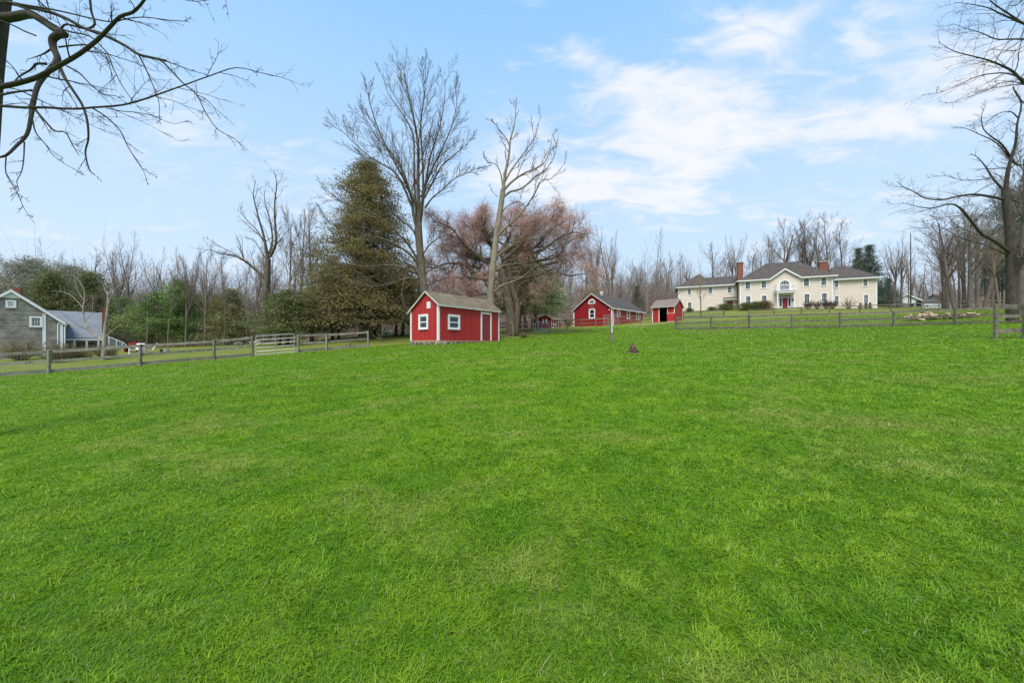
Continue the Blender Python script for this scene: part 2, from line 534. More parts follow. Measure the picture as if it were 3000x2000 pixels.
gx = axis(-2500, 2500, -70, 100, 0.8)
gy = axis(-2500, 3500, -4, 110, 0.8)
GX, GY = np.meshgrid(gx, gy)
GZg = GZ_np(GX, GY)
rngT = np.random.default_rng(3)
pxg = 1500 + F * GX / np.maximum(GY, 1.0)
far_lawn = np.clip((GY - litter_from(pxg)) / 2.0, 0, 1)
far_lawn[GY < 5] = 0
nx_, ny_ = len(gx), len(gy)
idx = np.arange(nx_ * ny_).reshape(ny_, nx_)
faces = np.stack([idx[:-1, :-1], idx[:-1, 1:], idx[1:, 1:], idx[1:, :-1]], -1).reshape(-1, 4)
verts = np.stack([GX, GY, GZg], -1).reshape(-1, 3)
gme = mesh_np('ground', verts, faces, None, None, True)
za = gme.attributes.new('litter', 'FLOAT', 'POINT')
za.data.foreach_set('value', far_lawn.ravel().astype(np.float32))
# pasture inside the fences is greener than the lawn outside
fl = np.interp(GX, [-60, -25.8, -11.4, -4, 2, 8, 15.7, 17], [8, 19.7, 28.5, 33, 37, 43, 50, 50])
fl = np.where(GX > 16, np.interp(GX, [16, 17, 22, 32, 37, 60], [50, 35, 33, 31, 28.5, 27]), fl)
outer = np.clip((GY - fl) / 1.2, 0, 1)
oa = gme.attributes.new('outer', 'FLOAT', 'POINT')
oa.data.foreach_set('value', outer.ravel().astype(np.float32))
# worn, pale patches: (x, y, radius x, radius y)
worn = np.zeros_like(GX)
for (wpx, wy, rx, ry) in [(1905, 46.5, 3.2, 1.5), (1840, 44, 4, 1.6), (2120, 33.0, 3.0, 1.0), (2080, 30.2, 2.6, .8), (1990, 31.5, 1.6, .6), (2150, 37, 2.5, 1.2), (1560, 34.5, 4, 1.6),
                           (1460, 30, 2, 1.4), (1700, 41, 4, 1.5)]:
    wx = (wpx - 1500) / F * wy
    worn = np.maximum(worn, np.exp(-(((GX - wx) / rx) ** 2 + ((GY - wy) / ry) ** 2)))
wa = gme.attributes.new('worn', 'FLOAT', 'POINT')
wa.data.foreach_set('value', worn.ravel().astype(np.float32))

G1 = (0.110, 0.240, 0.005, 1)      # deep green
G2 = (0.176, 0.31, 0.008, 1)      # lighter green
G3 = (0.27, 0.30, 0.05, 1)      # yellowish
DRY = (0.33, 0.27, 0.14, 1)


def patches(G, pos):
    """colour patches of the turf, shared by the ground and the blades"""
    big = G.noise(G.mapping(pos, (0.30, 0.55, 0.0)), 1.0, 5, 0.6, 0.4)
    mid = G.noise(G.mapping(pos, (1.2, 1.8, 0.0)), 1.0, 5, 0.65, 0.6)
    c = G.mix(G.ramp(mid, 0.34, 0.66), G1, G2)
    yel = G.m('MULTIPLY', G.ramp(big, 0.46, 0.68), G.ramp(mid, 0.34, 0.62))
    return G.mix(G.m('MULTIPLY', yel, 0.7), c, G3)


m, G, P = new_mat('turf')
geo = G.n('ShaderNodeNewGeometry')
pos = geo.outputs['Position']
c = patches(G, pos)
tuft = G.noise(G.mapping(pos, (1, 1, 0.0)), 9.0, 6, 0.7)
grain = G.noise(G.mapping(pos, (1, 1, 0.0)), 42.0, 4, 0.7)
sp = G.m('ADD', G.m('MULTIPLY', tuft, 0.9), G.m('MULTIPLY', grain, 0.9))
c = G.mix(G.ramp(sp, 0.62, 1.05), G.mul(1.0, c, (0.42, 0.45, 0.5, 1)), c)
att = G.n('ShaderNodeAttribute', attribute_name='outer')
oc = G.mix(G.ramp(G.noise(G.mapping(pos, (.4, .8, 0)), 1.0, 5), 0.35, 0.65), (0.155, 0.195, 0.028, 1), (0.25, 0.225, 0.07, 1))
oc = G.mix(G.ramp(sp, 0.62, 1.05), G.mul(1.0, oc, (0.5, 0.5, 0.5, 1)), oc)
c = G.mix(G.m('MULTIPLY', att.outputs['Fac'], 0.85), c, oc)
wn = G.n('ShaderNodeAttribute', attribute_name='worn')
wf = G.ramp(G.m('MULTIPLY', wn.outputs['Fac'], G.m('ADD', tuft, 0.55)), 0.38, 0.75)
c = G.mix(G.m('MULTIPLY', wf, 0.75), c, DRY)
lt = G.n('ShaderNodeAttribute', attribute_name='litter')
lc = G.mix(G.ramp(G.noise(pos, 0.8, 8, 0.7), 0.35, 0.65), (0.16, 0.095, 0.055, 1), (0.27, 0.18, 0.11, 1))
lc = G.mix(G.ramp(G.noise(pos, 11, 5, 0.7), 0.3, 0.6), G.mul(1.0, lc, (.5, .5, .5, 1)), lc)
lf = G.ramp(G.m('ADD', lt.outputs['Fac'], G.m('SUBTRACT', G.noise(pos, 0.5, 5), 0.5)), 0.35, 0.65)
c = G.mix(lf, c, lc)
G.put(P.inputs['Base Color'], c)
P.inputs['Roughness'].default_value = 0.9
P.inputs['Specular IOR Level'].default_value = 0.1
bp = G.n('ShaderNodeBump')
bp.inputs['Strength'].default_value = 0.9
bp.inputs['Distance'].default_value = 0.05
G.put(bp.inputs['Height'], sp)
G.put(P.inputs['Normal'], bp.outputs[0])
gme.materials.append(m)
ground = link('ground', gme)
ground['kind'] = 'structure'


# ------------------------------------------------------------------ buildings
class Bld:
    """a building in its own frame: x along the wall that starts at the near corner, y into the building"""
    def __init__(s, name, label, cat, P0, ang, group=None):
        s.P0 = Vector(P0)
        s.a = ang
        s.dx = Vector((math.cos(ang), math.sin(ang), 0))
        s.dy = Vector((-math.sin(ang), math.cos(ang), 0))
        s.o = thing(name, label, cat, P0, ang, group)
    def u(s, px, py=HZ, off=0.0):
        """point of the front wall plane (y = off) on a line of sight -> (x, z)"""
        O = s.P0 + s.dy * off
        r = (px - 1500) / F
        k = (r * O.y - O.x) / (s.dx.x - r * s.dx.y)
        Y = O.y + k * s.dx.y
        return k, (HZ - py) / F * Y - s.P0.z
    def v(s, px, py=HZ, off=0.0):
        """the same for the end wall plane (x = off) -> (y, z)"""
        O = s.P0 + s.dx * off
        r = (px - 1500) / F
        k = (r * O.y - O.x) / (s.dy.x - r * s.dy.y)
        Y = O.y + k * s.dy.y
        return k, (HZ - py) / F * Y - s.P0.z


def window(par, O, U, N, a0, a1, z0, z1, trim=0.1, cols=0, rows=2, trim_mat='white', d=0.05, blind=False, sash=0.04):
    """double-hung window: trim, two sashes, panes, glazing bars. O/U/N is the wall frame."""
    w = MB(O, U, N)
    w.box(a0, a0 + trim, 0, d, z0, z1)
    w.box(a1 - trim, a1, 0, d, z0, z1)
    w.box(a0 + trim, a1 - trim, 0, d, z1 - trim, z1)
    w.box(a0 + trim, a1 - trim, 0, d + .03, z0, z0 + trim * .8)
    f = w.build('window', trim_mat, par)
    i0, i1, j0, j1 = a0 + trim, a1 - trim, z0 + trim * .8, z1 - trim
    jm = (j0 + j1) / 2
    s = MB(O, U, N)
    e = d * 0.7
    s.box(i0, i0 + sash, 0, e, j0, j1)
    s.box(i1 - sash, i1, 0, e, j0, j1)
    s.box(i0 + sash, i1 - sash, 0, e, j0, j0 + sash)
    s.box(i0 + sash, i1 - sash, 0, e, j1 - sash, j1)
    s.box(i0 + sash, i1 - sash, 0, e + .01, jm - sash * .6, jm + sash * .6)
    if cols:
        for c in range(1, cols):
            x = i0 + sash + (i1 - i0 - 2 * sash) * c / cols
            s.box(x - .01, x + .01, 0, e - .006, j0 + sash, jm - sash * .6)
            s.box(x - .01, x + .01, 0, e - .006, jm + sash * .6, j1 - sash)
        for (lo, hi) in ((j0 + sash, jm - sash * .6), (jm + sash * .6, j1 - sash)):
            for r in range(1, rows):
                z = lo + (hi - lo) * r / rows
                s.box(i0 + sash, i1 - sash, 0, e - .008, z - .01, z + .01)
    s.build('sash', 'white', f)
    for (lo, hi) in ((j0 + sash, jm - sash * .6), (jm + sash * .6, j1 - sash)):
        g_ = MB(O, U, N)
        g_.box(i0 + sash, i1 - sash, 0.002, d * .52, lo, hi)
        g_.build('pane', 'glass', f)
    return f


def courses_wall(par, O, U, N, a0, a1, z0, z1, pitch, lip, m, name='clapboards', tri=None):
    """clapboard rows on a wall; tri = (apex a, apex z) adds a gable"""
    w = MB(O, U, N)
    nn = (0, 1, 0)
    w.rows((a0, 0, z0), (a1, 0, z0), (a1, 0, z1), (a0, 0, z1), pitch, lip, nn)
    if tri:
        w.rows((a0, 0, z1), (a1, 0, z1), (tri[0], 0, tri[1]), (tri[0], 0, tri[1]), pitch, lip, nn)
    return w.build(name, m, par, kind='stuff')


# ---- small red shed (near) : x along the long door wall, y along the gable
def P_ang(v):
    return math.atan2(v[1], v[0])


sh = Bld('garden_shed', 'nearest red board shed with white trim standing on a stone footing in the green field', 'shed',
         (-4.73, 23.0, 0.31), P_ang((3.70, 4.80)))
S = sh.o
L_, Wd = 6.06, 2.83
E0, E1, RZ, RS = 2.36, 2.03, 3.20, 1.17          # eaves near/far, ridge height, ridge offset
b = MB()                                          # wall core
b.slab([(0.03, .03, 0), (0.03, Wd - .03, 0), (0.03, Wd - .03, E1 - .04), (0.03, RS, RZ - .06), (0.03, .03, E0 - .04)], (L_ - .06, 0, 0))
b.build('wall', 'red', S)
bw = 0.175


def top_at(y):
    return E0 + (RZ - E0) * y / RS if y < RS else RZ + (E1 - RZ) * (y - RS) / (Wd - RS)


nb = int(L_ / bw)
bwa = (L_ - .2) / nb
board = None
for i in range(nb):
    x0 = .1 + i * bwa
    w = MB((0, 0, 0), (1, 0, 0), (0, -1, 0))
    w.box(x0 + .004, x0 + bwa - .004, -.02, .012 + .003 * (i % 3), 0.0, E0 - .03)
    w.build('board', 'red', S)
nb = int(Wd / bw)
bwb = (Wd - .2) / nb
for i in range(nb):
    y0 = .1 + i * bwb
    ya, yb = y0 + .004, y0 + bwb - .004
    w = MB()
    dd = -.012 - .003 * (i % 3)
    pts = [(dd, ya, 0), (dd, yb, 0), (dd, yb, top_at(yb) - .05)]
    if ya < RS < yb:
        pts.append((dd, RS, RZ - .05))
    pts.append((dd, ya, top_at(ya) - .05))
    w.slab(pts, (.03 - dd - .002, 0, 0))
    w.build('board', 'red', S)
w = MB()
for (x, y) in ((0, 0), (L_, 0), (0, Wd)):
    hh = (E0 if y == 0 else E1) - .05
    w.box(x - .035, x + .10 if x == 0 else x + .035, y - .035 if y == 0 else y - .10, y + .10 if y == 0 else y + .035, -.04, hh)
w.each('corner_trim', 'white', S)
w = MB()
w.box(.1, L_ - .1, -.03, .02, -.10, -.005)
w.box(-.03, .02, .1, Wd - .1, -.10, -.005)
w.build('sill', 'sill_wood', S)
# roof
OV = .13
sl = (RZ - E0) / RS
r = MB()
lowy, lowz = -.16, E0 - .16 * sl
hiy, hiz = Wd + .2, E1 - .2 * (RZ - E1) / (Wd - RS)
n1 = Vector((0, -sl, 1)).normalized()
r.slab([(-OV, lowy, lowz), (-OV, RS, RZ), (L_ + OV, RS, RZ), (L_ + OV, lowy, lowz)], (0, 0, .06))
r.slab([(-OV, RS, RZ + .003), (-OV, hiy, hiz), (L_ + OV, hiy, hiz), (L_ + OV, RS, RZ + .003)], (0, 0, .06))
o_ = Vector((0, 0, .062))
A_, B_, C_, D_ = [Vector(p) + o_ for p in ((-OV, lowy, lowz), (L_ + OV, lowy, lowz), (L_ + OV, RS, RZ), (-OV, RS, RZ))]
r.rows(A_, B_, C_, D_, .14, .014, n1)
r.build('roof', 'roof_moss', S)
w = MB()
w.box(-OV + .005, L_ + OV - .005, lowy - .03, lowy - .001, lowz - .07, lowz + .05)
w.slab([(-OV - .025, lowy - .03, lowz - .07), (-OV - .025, RS, RZ - .06), (-OV - .025, RS, RZ + .05), (-OV - .025, lowy - .03, lowz + .05)], (.024, 0, 0))
w.slab([(-OV - .025, RS + .001, RZ - .06), (-OV - .025, hiy, hiz - .07), (-OV - .025, hiy, hiz + .05), (-OV - .025, RS + .001, RZ + .05)], (.024, 0, 0))
w.build('fascia', 'old_white', S)


def zpix(x0, y0, k):
    return lambda a, b_: (x0 + a / k, y0 + b_ / k)


q = zpix(1150, 800, 5.88)
x0, zt = sh.u(*q(950, 703))
x1, zb = sh.u(*q(1152, 978))
window(S, (0, 0, 0), (1, 0, 0), (0, -1, 0), x0, x1, zb, zt - .01, trim=.11, d=.075, sash=.055)
y0, zt = sh.v(*q(622, 698))
y1, zb = sh.v(*q(460, 975))
window(S, (0, 0, 0), (0, 1, 0), (-1, 0, 0), y0, y1, zb, zt - .02, trim=.11, d=.075, sash=.055)
# louvred vent in the gable
y0, zt = sh.v(*q(658, 490))
y1, zb = sh.v(*q(600, 612))
w = MB((0, 0, 0), (0, 1, 0), (-1, 0, 0))
w.box(y0, y0 + .05, 0, .05, zb, zt)
w.box(y1 - .05, y1, 0, .05, zb, zt)
w.box(y0 + .05, y1 - .05, 0, .05, zt - .05, zt)
w.box(y0 + .05, y1 - .05, 0, .05, zb, zb + .05)
ve = w.build('vent', 'white', S)
w = MB((0, 0, 0), (0, 1, 0), (-1, 0, 0))
for k in range(7):
    z = zb + .07 + k * (zt - zb - .14) / 7
    w.slab([(y0 + .05, .045, z), (y1 - .05, .045, z), (y1 - .05, .02, z + .045), (y0 + .05, .02, z + .045)], (0, .0, .012))
w.build('slat', 'white', ve)
w = MB((0, 0, 0), (0, 1, 0), (-1, 0, 0))
w.box(y0 + .05, y1 - .05, .0, .017, zb + .05, zt - .05)
w.build('backing', 'black', ve)
# door
xa, zt = sh.u(*q(1515, 668))
xb, zb = sh.u(*q(1697, 1150))
w = MB((0, 0, 0), (1, 0, 0), (0, -1, 0))
w.box(xa, xa + .13, 0, .06, 0, zt)
w.box(xb - .13, xb, 0, .06, 0, zt)
w.box(xa + .13, xb - .13, 0, .06, zt - .13, zt)
w.build('door_frame', 'white', S)
w = MB((0, 0, 0), (1, 0, 0), (0, -1, 0))
w.box(xa + .13, xb - .13, 0, .03, 0.02, zt - .13)
dr = w.build('door', 'door_red', S)
w = MB((0, 0, 0), (1, 0, 0), (0, -1, 0))
for k in range(4):
    for c_ in range(2):
        ww = (xb - xa - .26)
        a = xa + .13 + ww * (.12 + .45 * c_)
        zz = .18 + k * (zt - .45) / 4
        w.box(a, a + ww * .33, .03, .036, zz, zz + (zt - .45) / 4 * .72)
w.build('door_panel', 'door_red', dr)
w = MB((0, 0, 0), (1, 0, 0), (0, -1, 0))
w.tube([(xb - .2, .03, .95), (xb - .2, .08, .95)], .025, 8)
w.build('handle', 'steel', dr)
w = MB((0, 0, 0), (1, 0, 0), (0, -1, 0))
w.box(xa + .1, xb - .1, 0.0, .1, -.08, 0.0)
w.build('door_sill', 'sill_wood', S)
# stones of the footing
rnd = random.Random(5)


def stone_mesh(rx, ry, rz, rn):
    import bmesh
    bm = bmesh.new()
    bmesh.ops.create_icosphere(bm, subdivisions=1, radius=1)
    for v in bm.verts:
        k = 1 + rn.uniform(-.22, .22)
        v.co = Vector((max(-.8, min(.8, v.co.x)) * rx * k, max(-.8, min(.8, v.co.y)) * ry * k, max(-.75, min(.75, v.co.z)) * rz * k))
    me = bpy.data.meshes.new('stone')
    bm.to_mesh(me)
    bm.free()
    me.materials.append(M['stone'])
    return me


def stones_along(A, B, lo, hi):
    A, B = Vector(A), Vector(B)
    L = (B - A).length
    d = (B - A) / L
    for row in range(2):
        t = 0.0
        while t < L:
            ln = rnd.uniform(.22, .5) if row else rnd.uniform(.3, .6)
            p = A + d * (t + ln / 2)
            wz = sh.o.matrix_basis @ Vector((p.x, p.y, 0))
            gz = GZ(wz.x, wz.y) - sh.P0.z
            hgt = -.10 - gz
            if hgt > .02 and (row == 0 or hgt > .12):
                h = max(.09, min(.17, hgt * .62))
                zc_ = (gz + h * .35) if row == 0 else (-.10 - h * .42)
                o = link('stone', stone_mesh(ln * .68, .17, h, rnd), None, S, (p.x, p.y, zc_))
                o.rotation_euler = (0, rnd.uniform(-.12, .12), math.atan2(d.y, d.x) + rnd.uniform(-.15, .15))
            t += ln


stones_along((-.05, .07, 0), (L_ - .3, .07, 0), 0, 0)
stones_along((.07, -.02, 0), (.07, Wd, 0), 0, 0)
for (px_, yy_) in ((1283, .72), (1291, .6)):
    o = link('stone', stone_mesh(.3, .2, .17, rnd), None, S, ((px_ - 1283) * .06 + .05, -.05, -.2))

# ---- long red barn
bn = Bld('barn', 'long dark red barn with a fan window in its gable and a cupola pipe', 'barn', (13.95, 50.0, 2.84), P_ang((6.9, 7.0)))
S = bn.o
L_, Wd = 9.8, 6.4
E0, RZ = 2.42, 4.62
b = MB()
b.slab([(.02, .02, -.5), (.02, Wd - .02, -.5), (.02, Wd - .02, E0 - .03), (.02, Wd / 2, RZ - .06), (.02, .02, E0 - .03)], (L_ - .04, 0, 0))
b.build('wall', 'dark_red', S)
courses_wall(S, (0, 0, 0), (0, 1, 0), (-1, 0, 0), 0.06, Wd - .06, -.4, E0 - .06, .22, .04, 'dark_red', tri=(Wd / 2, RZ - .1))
courses_wall(S, (0, 0, 0), (1, 0, 0), (0, -1, 0), 0.06, L_ - .06, -.3, E0 - .06, .22, .04, 'side_red')  # long side gets a lighter red than the gable
r = MB()
OV = .22
sl = (RZ - E0) / (Wd / 2)
ly, lz = -.3, E0 - .3 * sl
r.slab([(-OV, ly, lz), (-OV, Wd / 2, RZ), (L_ + OV, Wd / 2, RZ), (L_ + OV, ly, lz)], (0, 0, .08))
r.slab([(-OV, Wd / 2, RZ + .003), (-OV, Wd + .3, lz), (L_ + OV, Wd + .3, lz), (L_ + OV, Wd / 2, RZ + .003)], (0, 0, .08))
o_ = Vector((0, 0, .082))
A_, B_, C_, D_ = [Vector(p) + o_ for p in ((-OV, ly, lz), (L_ + OV, ly, lz), (L_ + OV, Wd / 2, RZ), (-OV, Wd / 2, RZ))]
r.rows(A_, B_, C_, D_, .2, .015, Vector((0, -sl, 1)).normalized())
r.build('roof', 'roof_grey', S)
w = MB()
w.slab([(-OV - .03, ly, lz - .12), (-OV - .03, Wd / 2, RZ - .12), (-OV - .03, Wd / 2, RZ + .07), (-OV - .03, ly, lz + .07)], (.028, 0, 0))
w.slab([(-OV - .03, Wd / 2 + .001, RZ - .12), (-OV - .03, Wd + .3, lz - .12), (-OV - .03, Wd + .3, lz + .07), (-OV - .03, Wd / 2 + .001, RZ + .07)], (.028, 0, 0))
w.build('fascia', 'old_white', S)
w = MB()
w.box(-OV, L_ + OV, ly - .10, ly - .002, lz - .06, lz + .06)
w.build('gutter', 'white', S)
w = MB()
w.box(-.05, .12, -.05, .12, -.4, E0 - .1)
w.box(-.05, .12, Wd - .12, Wd + .05, -.4, E0 - .1)
w.box(L_ - .12, L_ + .05, -.05, .12, -.3, E0 - .1)
w.each('corner_trim', 'white', S)
w = MB()
w.tube([(.0, -.3, lz), (.25, -.12, lz - .3), (.25, -.1, -.3)], .045, 6)
w.each('downspout', 'white', S)
q = zpix(1450, 800, 3.92)
y0, zt = bn.v(*q(1153, 407))
y1, zb = bn.v(*q(1082, 523))
window(S, (0, 0, 0), (0, 1, 0), (-1, 0, 0), y0, y1, zb, zt, trim=.14, d=.1, sash=.05)
yc, zc0 = bn.v(*q(1114, 345))
# half-round fan window
w = MB((0, 0, 0), (0, 1, 0), (-1, 0, 0))
R1, R0, NN = .58, .40, 12
zc0 += .02
for k in range(NN):
    a0, a1 = math.pi * k / NN, math.pi * (k + 1) / NN
    p = [(yc + R0 * math.cos(a0), .0, zc0 + R0 * math.sin(a0)), (yc + R1 * math.cos(a0), .0, zc0 + R1 * math.sin(a0)),
         (yc + R1 * math.cos(a1), .0, zc0 + R1 * math.sin(a1)), (yc + R0 * math.cos(a1), .0, zc0 + R0 * math.sin(a1))]
    w.slab(p, (0, .09, 0))
w.box(yc - R1, yc + R1, 0, .1, zc0 - .12, zc0 - .001)
fw = w.build('fan_window', 'white', S)
w = MB((0, 0, 0), (0, 1, 0), (-1, 0, 0))
for a in (45, 90, 135):
    w.bar((yc, .045, zc0), (yc + R0 * math.cos(math.radians(a)), .045, zc0 + R0 * math.sin(math.radians(a))), .02, .03)
w.build('glazing_bar', 'white', fw)
w = MB((0, 0, 0), (0, 1, 0), (-1, 0, 0))
w.slab([(yc + R0 * math.cos(math.pi * k / NN), .03, zc0 + R0 * math.sin(math.pi * k / NN)) for k in range(NN + 1)], (0, .008, 0))
w.build('pane', 'glass', fw)
# weathered strip between the two windows
w = MB((0, 0, 0), (0, 1, 0), (-1, 0, 0))
w.box(yc - .38, yc + .38, .028, .034, zt + .02, zc0 - .14)
w.build('weathered_panel', mat('peeling_red_paint', (0.34, 0.09, 0.055), (0.22, 0.06, 0.04), 0.8, 5, stretch=(3, 3, .6)), S, label='weathered brown patch of siding')
for (xa_, xb_, ta, ba) in ((1397, 1434, 412, 508), (1510, 1546, 430, 530), (1618, 1651, 446, 545)):
    x0, zt_ = bn.u(*q(xa_, ta))
    x1, zb_ = bn.u(*q(xb_, ba))
    window(S, (0, 0, 0), (1, 0, 0), (0, -1, 0), x0, x1, zb_, min(zt_, E0 - .12), trim=.2 if x1 - x0 > 1 else .14, d=.1, sash=.05)
# cupola pipe
w = MB()
w.tube([(2.6, Wd / 2, RZ - .1), (2.6, Wd / 2, RZ + .28)], .17, 8)
w.tube([(2.6, Wd / 2, RZ + .28), (2.6, Wd / 2, RZ + .36), (2.6, Wd / 2, RZ + .5), (2.6, Wd / 2, RZ + .58)], [.17, .26, .24, .06], 8)
w.build('roof_vent', 'white', S)
w = MB()
w.tube([(-.12, .35, 2.12), (-.12, .35, 2.0)], [.05, .09], 8)
w.box(-.1, .0, .3, .4, 2.12, 2.17)
w.build('flood_lamp', 'white', S)

# ---- open-fronted red shelter
sl_ = Bld('field_shelter', 'small red shelter with an open dark doorway and faded brown roof beside the long barn', 'shed', (19.6, 50.0, 3.16), P_ang((2.16, -2.0)))
S = sl_.o
L_, Wd = 2.94, 3.3
E0, RZ = 2.16, 3.12
q = zpix(1450, 800, 3.92)
xd0 = sl_.u(*q(1889, 500))[0]
xd1 = sl_.u(*q(1980, 500))[0]
xr = sl_.u(*q(2055, 500))[0]
t = .06
b = MB()
b.box(0, t, t, Wd, -.2, E0 - .03)
b.box(L_ - t, L_, t, Wd, -.2, E0 - .03)
b.box(t, L_ - t, Wd - t, Wd, -.2, E0 - .03)
b.box(0, xd0, 0, t, -.2, E0 - .03)
b.box(xd1, L_, 0, t, -.2, E0 - .03)
for xg in (0, L_ - t):
    b.slab([(xg, 0, E0 - .03), (xg, Wd, E0 - .03), (xg, Wd / 2, RZ - .06)], (t, 0, 0))
b.build('wall', 'red', S)
w = MB()
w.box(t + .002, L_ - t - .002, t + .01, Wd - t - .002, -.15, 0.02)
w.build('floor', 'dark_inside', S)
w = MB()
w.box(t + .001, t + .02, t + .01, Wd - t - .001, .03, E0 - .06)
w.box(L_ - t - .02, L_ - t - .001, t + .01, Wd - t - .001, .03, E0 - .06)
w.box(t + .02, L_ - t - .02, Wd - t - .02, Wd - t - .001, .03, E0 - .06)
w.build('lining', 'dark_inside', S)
n = 5
for i in range(n):
    w = MB((0, 0, 0), (1, 0, 0), (0, -1, 0))
    ww = (xd0 - .1) / n
    w.box(.06 + i * ww, .06 + (i + 1) * ww - .008, 0, .014, -.1, E0 - .05)
    w.build('board', 'red', S)
for i in range(5):
    w = MB((0, 0, 0), (1, 0, 0), (0, -1, 0))
    ww = (L_ - xd1 - .14) / 5
    w.box(xd1 + .08 + i * ww, xd1 + .08 + (i + 1) * ww - .008, 0, .014, 1.1, E0 - .05)
    w.build('board', 'red', S)
w = MB((0, 0, 0), (1, 0, 0), (0, -1, 0))
w.box(xd1 - .02, L_ + .06, .03, .09, .02, 1.05)
w.build('half_door', 'red', S, label='closed lower leaf of the stable door')
w = MB((0, 0, 0), (1, 0, 0), (0, -1, 0))
w.box(xd1 - .02, L_ + .06, .03, .10, 1.052, 1.12)
w.box(xd1 - .02, L_ + .02, .03, .10, -.06, .018)
w.build('ledge', 'old_white', S)
nbp = 14
for i in range(nbp):
    w = MB((L_, 0, 0), (0, 1, 0), (1, 0, 0))
    ww = (Wd - .16) / nbp
    ya, yb = .08 + i * ww, .08 + (i + 1) * ww - .008
    tp = lambda y: E0 + (RZ - E0) * (1 - abs(y - Wd / 2) / (Wd / 2)) - .08
    pts = [(ya, 0, -.1), (yb, 0, -.1), (yb, 0, tp(yb)), (ya, 0, tp(ya))]
    w.slab(pts, (0, .014, 0))
    w.build('board', 'red', S)
w = MB()
w.box(-.03, .06, -.03, .06, -.15, E0 - .06)
w.box(L_ - .06, L_ + .03, -.03, .06, 1.12, E0 - .06)
w.box(L_ - .06, L_ + .03, Wd - .06, Wd + .03, -.15, E0 - .06)
w.box(xd0 - .09, xd0, -.03, -.001, -.15, E0 - .06)
w.box(xd1, xd1 + .06, -.03, -.001, 1.12, E0 - .06)
w.each('corner_trim', 'white', S)
r = MB()
OV = .15
slp = (RZ - E0) / (Wd / 2)
ly, lz = -.25, E0 - .25 * slp
r.slab([(-OV, ly, lz), (-OV, Wd / 2, RZ), (L_ + OV, Wd / 2, RZ), (L_ + OV, ly, lz)], (0, 0, .06))
r.slab([(-OV, Wd / 2, RZ + .002), (-OV, Wd + .25, lz), (L_ + OV, Wd + .25, lz), (L_ + OV, Wd / 2, RZ + .002)], (0, 0, .06))
A_, B_, C_, D_ = [Vector(p) + Vector((0, 0, .062)) for p in ((-OV, ly, lz), (L_ + OV, ly, lz), (L_ + OV, Wd / 2, RZ), (-OV, Wd / 2, RZ))]
r.rows(A_, B_, C_, D_, .16, .014, Vector((0, -slp, 1)).normalized())
r.build('roof', 'roof_pink', S)
w = MB()
w.box(-OV, L_ + OV, ly - .03, ly - .001, lz - .07, lz + .05)
w.slab([(L_ + OV + .001, ly, lz - .08), (L_ + OV + .001, Wd / 2, RZ - .08), (L_ + OV + .001, Wd / 2, RZ + .05), (L_ + OV + .001, ly, lz + .05)], (.025, 0, 0))
w.slab([(L_ + OV + .001, Wd / 2 + .001, RZ - .08), (L_ + OV + .001, Wd + .25, lz - .08), (L_ + OV + .001, Wd + .25, lz + .05), (L_ + OV + .001, Wd / 2 + .001, RZ + .05)], (.025, 0, 0))
w.build('fascia', 'old_white', S)

# ---- playhouse
ph = Bld('playhouse', 'tiny red playhouse with white porch posts and shutters left of the long barn', 'playhouse', (5.02, 46.2, 2.22), P_ang((1.35, 1.5)))
S = ph.o
q = zpix(1560, 900, 19.6)
L_ = ph.u(*q(1690, 1000))[0]
Wd = ph.v(*q(360, 1000))[0]
E0 = ph.u(*q(1060, 600))[1]
RZ = ph.v(*q(690, 470))[1]
b = MB()
b.slab([(0, 0, -.1), (0, Wd, -.1), (0, Wd, E0), (0, Wd / 2, RZ - .04), (0, 0, E0)], (L_, 0, 0))
b.build('wall', 'dark_red', S)
courses_wall(S, (0, 0, 0), (0, 1, 0), (-1, 0, 0), .03, Wd - .03, 0, E0, .12, .012, 'dark_red', tri=(Wd / 2, RZ - .06))
r = MB()
slp = (RZ - E0) / (Wd / 2)
r.slab([(-.12, -.15, E0 - .15 * slp), (-.12, Wd / 2, RZ), (L_ + .12, Wd / 2, RZ), (L_ + .12, -.15, E0 - .15 * slp)], (0, 0, .04))
r.slab([(-.12, Wd / 2, RZ + .002), (-.12, Wd + .15, E0 - .15 * slp), (L_ + .12, Wd + .15, E0 - .15 * slp), (L_ + .12, Wd / 2, RZ + .002)], (0, 0, .04))
r.build('roof', 'roof_moss', S)
w = MB((0, 0, 0), (1, 0, 0), (0, -1, 0))
w.box(-.1, L_ + .1, .15, .19, E0 - .2, E0 - .08)
w.build('fascia', 'old_white', S)
w = MB((0, 0, 0), (1, 0, 0), (0, -1, 0))
for fx in (.03, .2, .42):
    w.box(fx * L_, fx * L_ + .06, .0, .05, 0, E0 - .16)
w.each('porch_post', 'white', S)
w = MB((0, 0, 0), (1, 0, 0), (0, -1, 0))
w.box(.06 * L_ + .06, .2 * L_, 0, .03, .42, .48)
w.bar((.2 * L_ + .08, .03, .12), (.42 * L_ - .02, .03, .46), .03, .05)
w.bar((.2 * L_ + .08, .035, .46), (.42 * L_ - .02, .035, .12), .03, .05)
w.box(.2 * L_ + .06, .42 * L_, 0, .025, .42, .48)
for k in range(5):
    w.box(.06 * L_ + k * .13, .06 * L_ + k * .13 + .05, 0, .04, -.05, .12)
w.build('railing', 'white', S)
w = MB((0, 0, 0), (1, 0, 0), (0, -1, 0))
w.box(.62 * L_, .62 * L_ + .07, 0, .05, 0, .9 * E0)
w.box(.9 * L_, .9 * L_ + .07, 0, .05, 0, .9 * E0)
w.box(.62 * L_ + .07, .9 * L_, 0, .05, .62 * E0, .69 * E0)
w.build('door_frame', 'white', S)
w = MB((0, 0, 0), (1, 0, 0), (0, -1, 0))
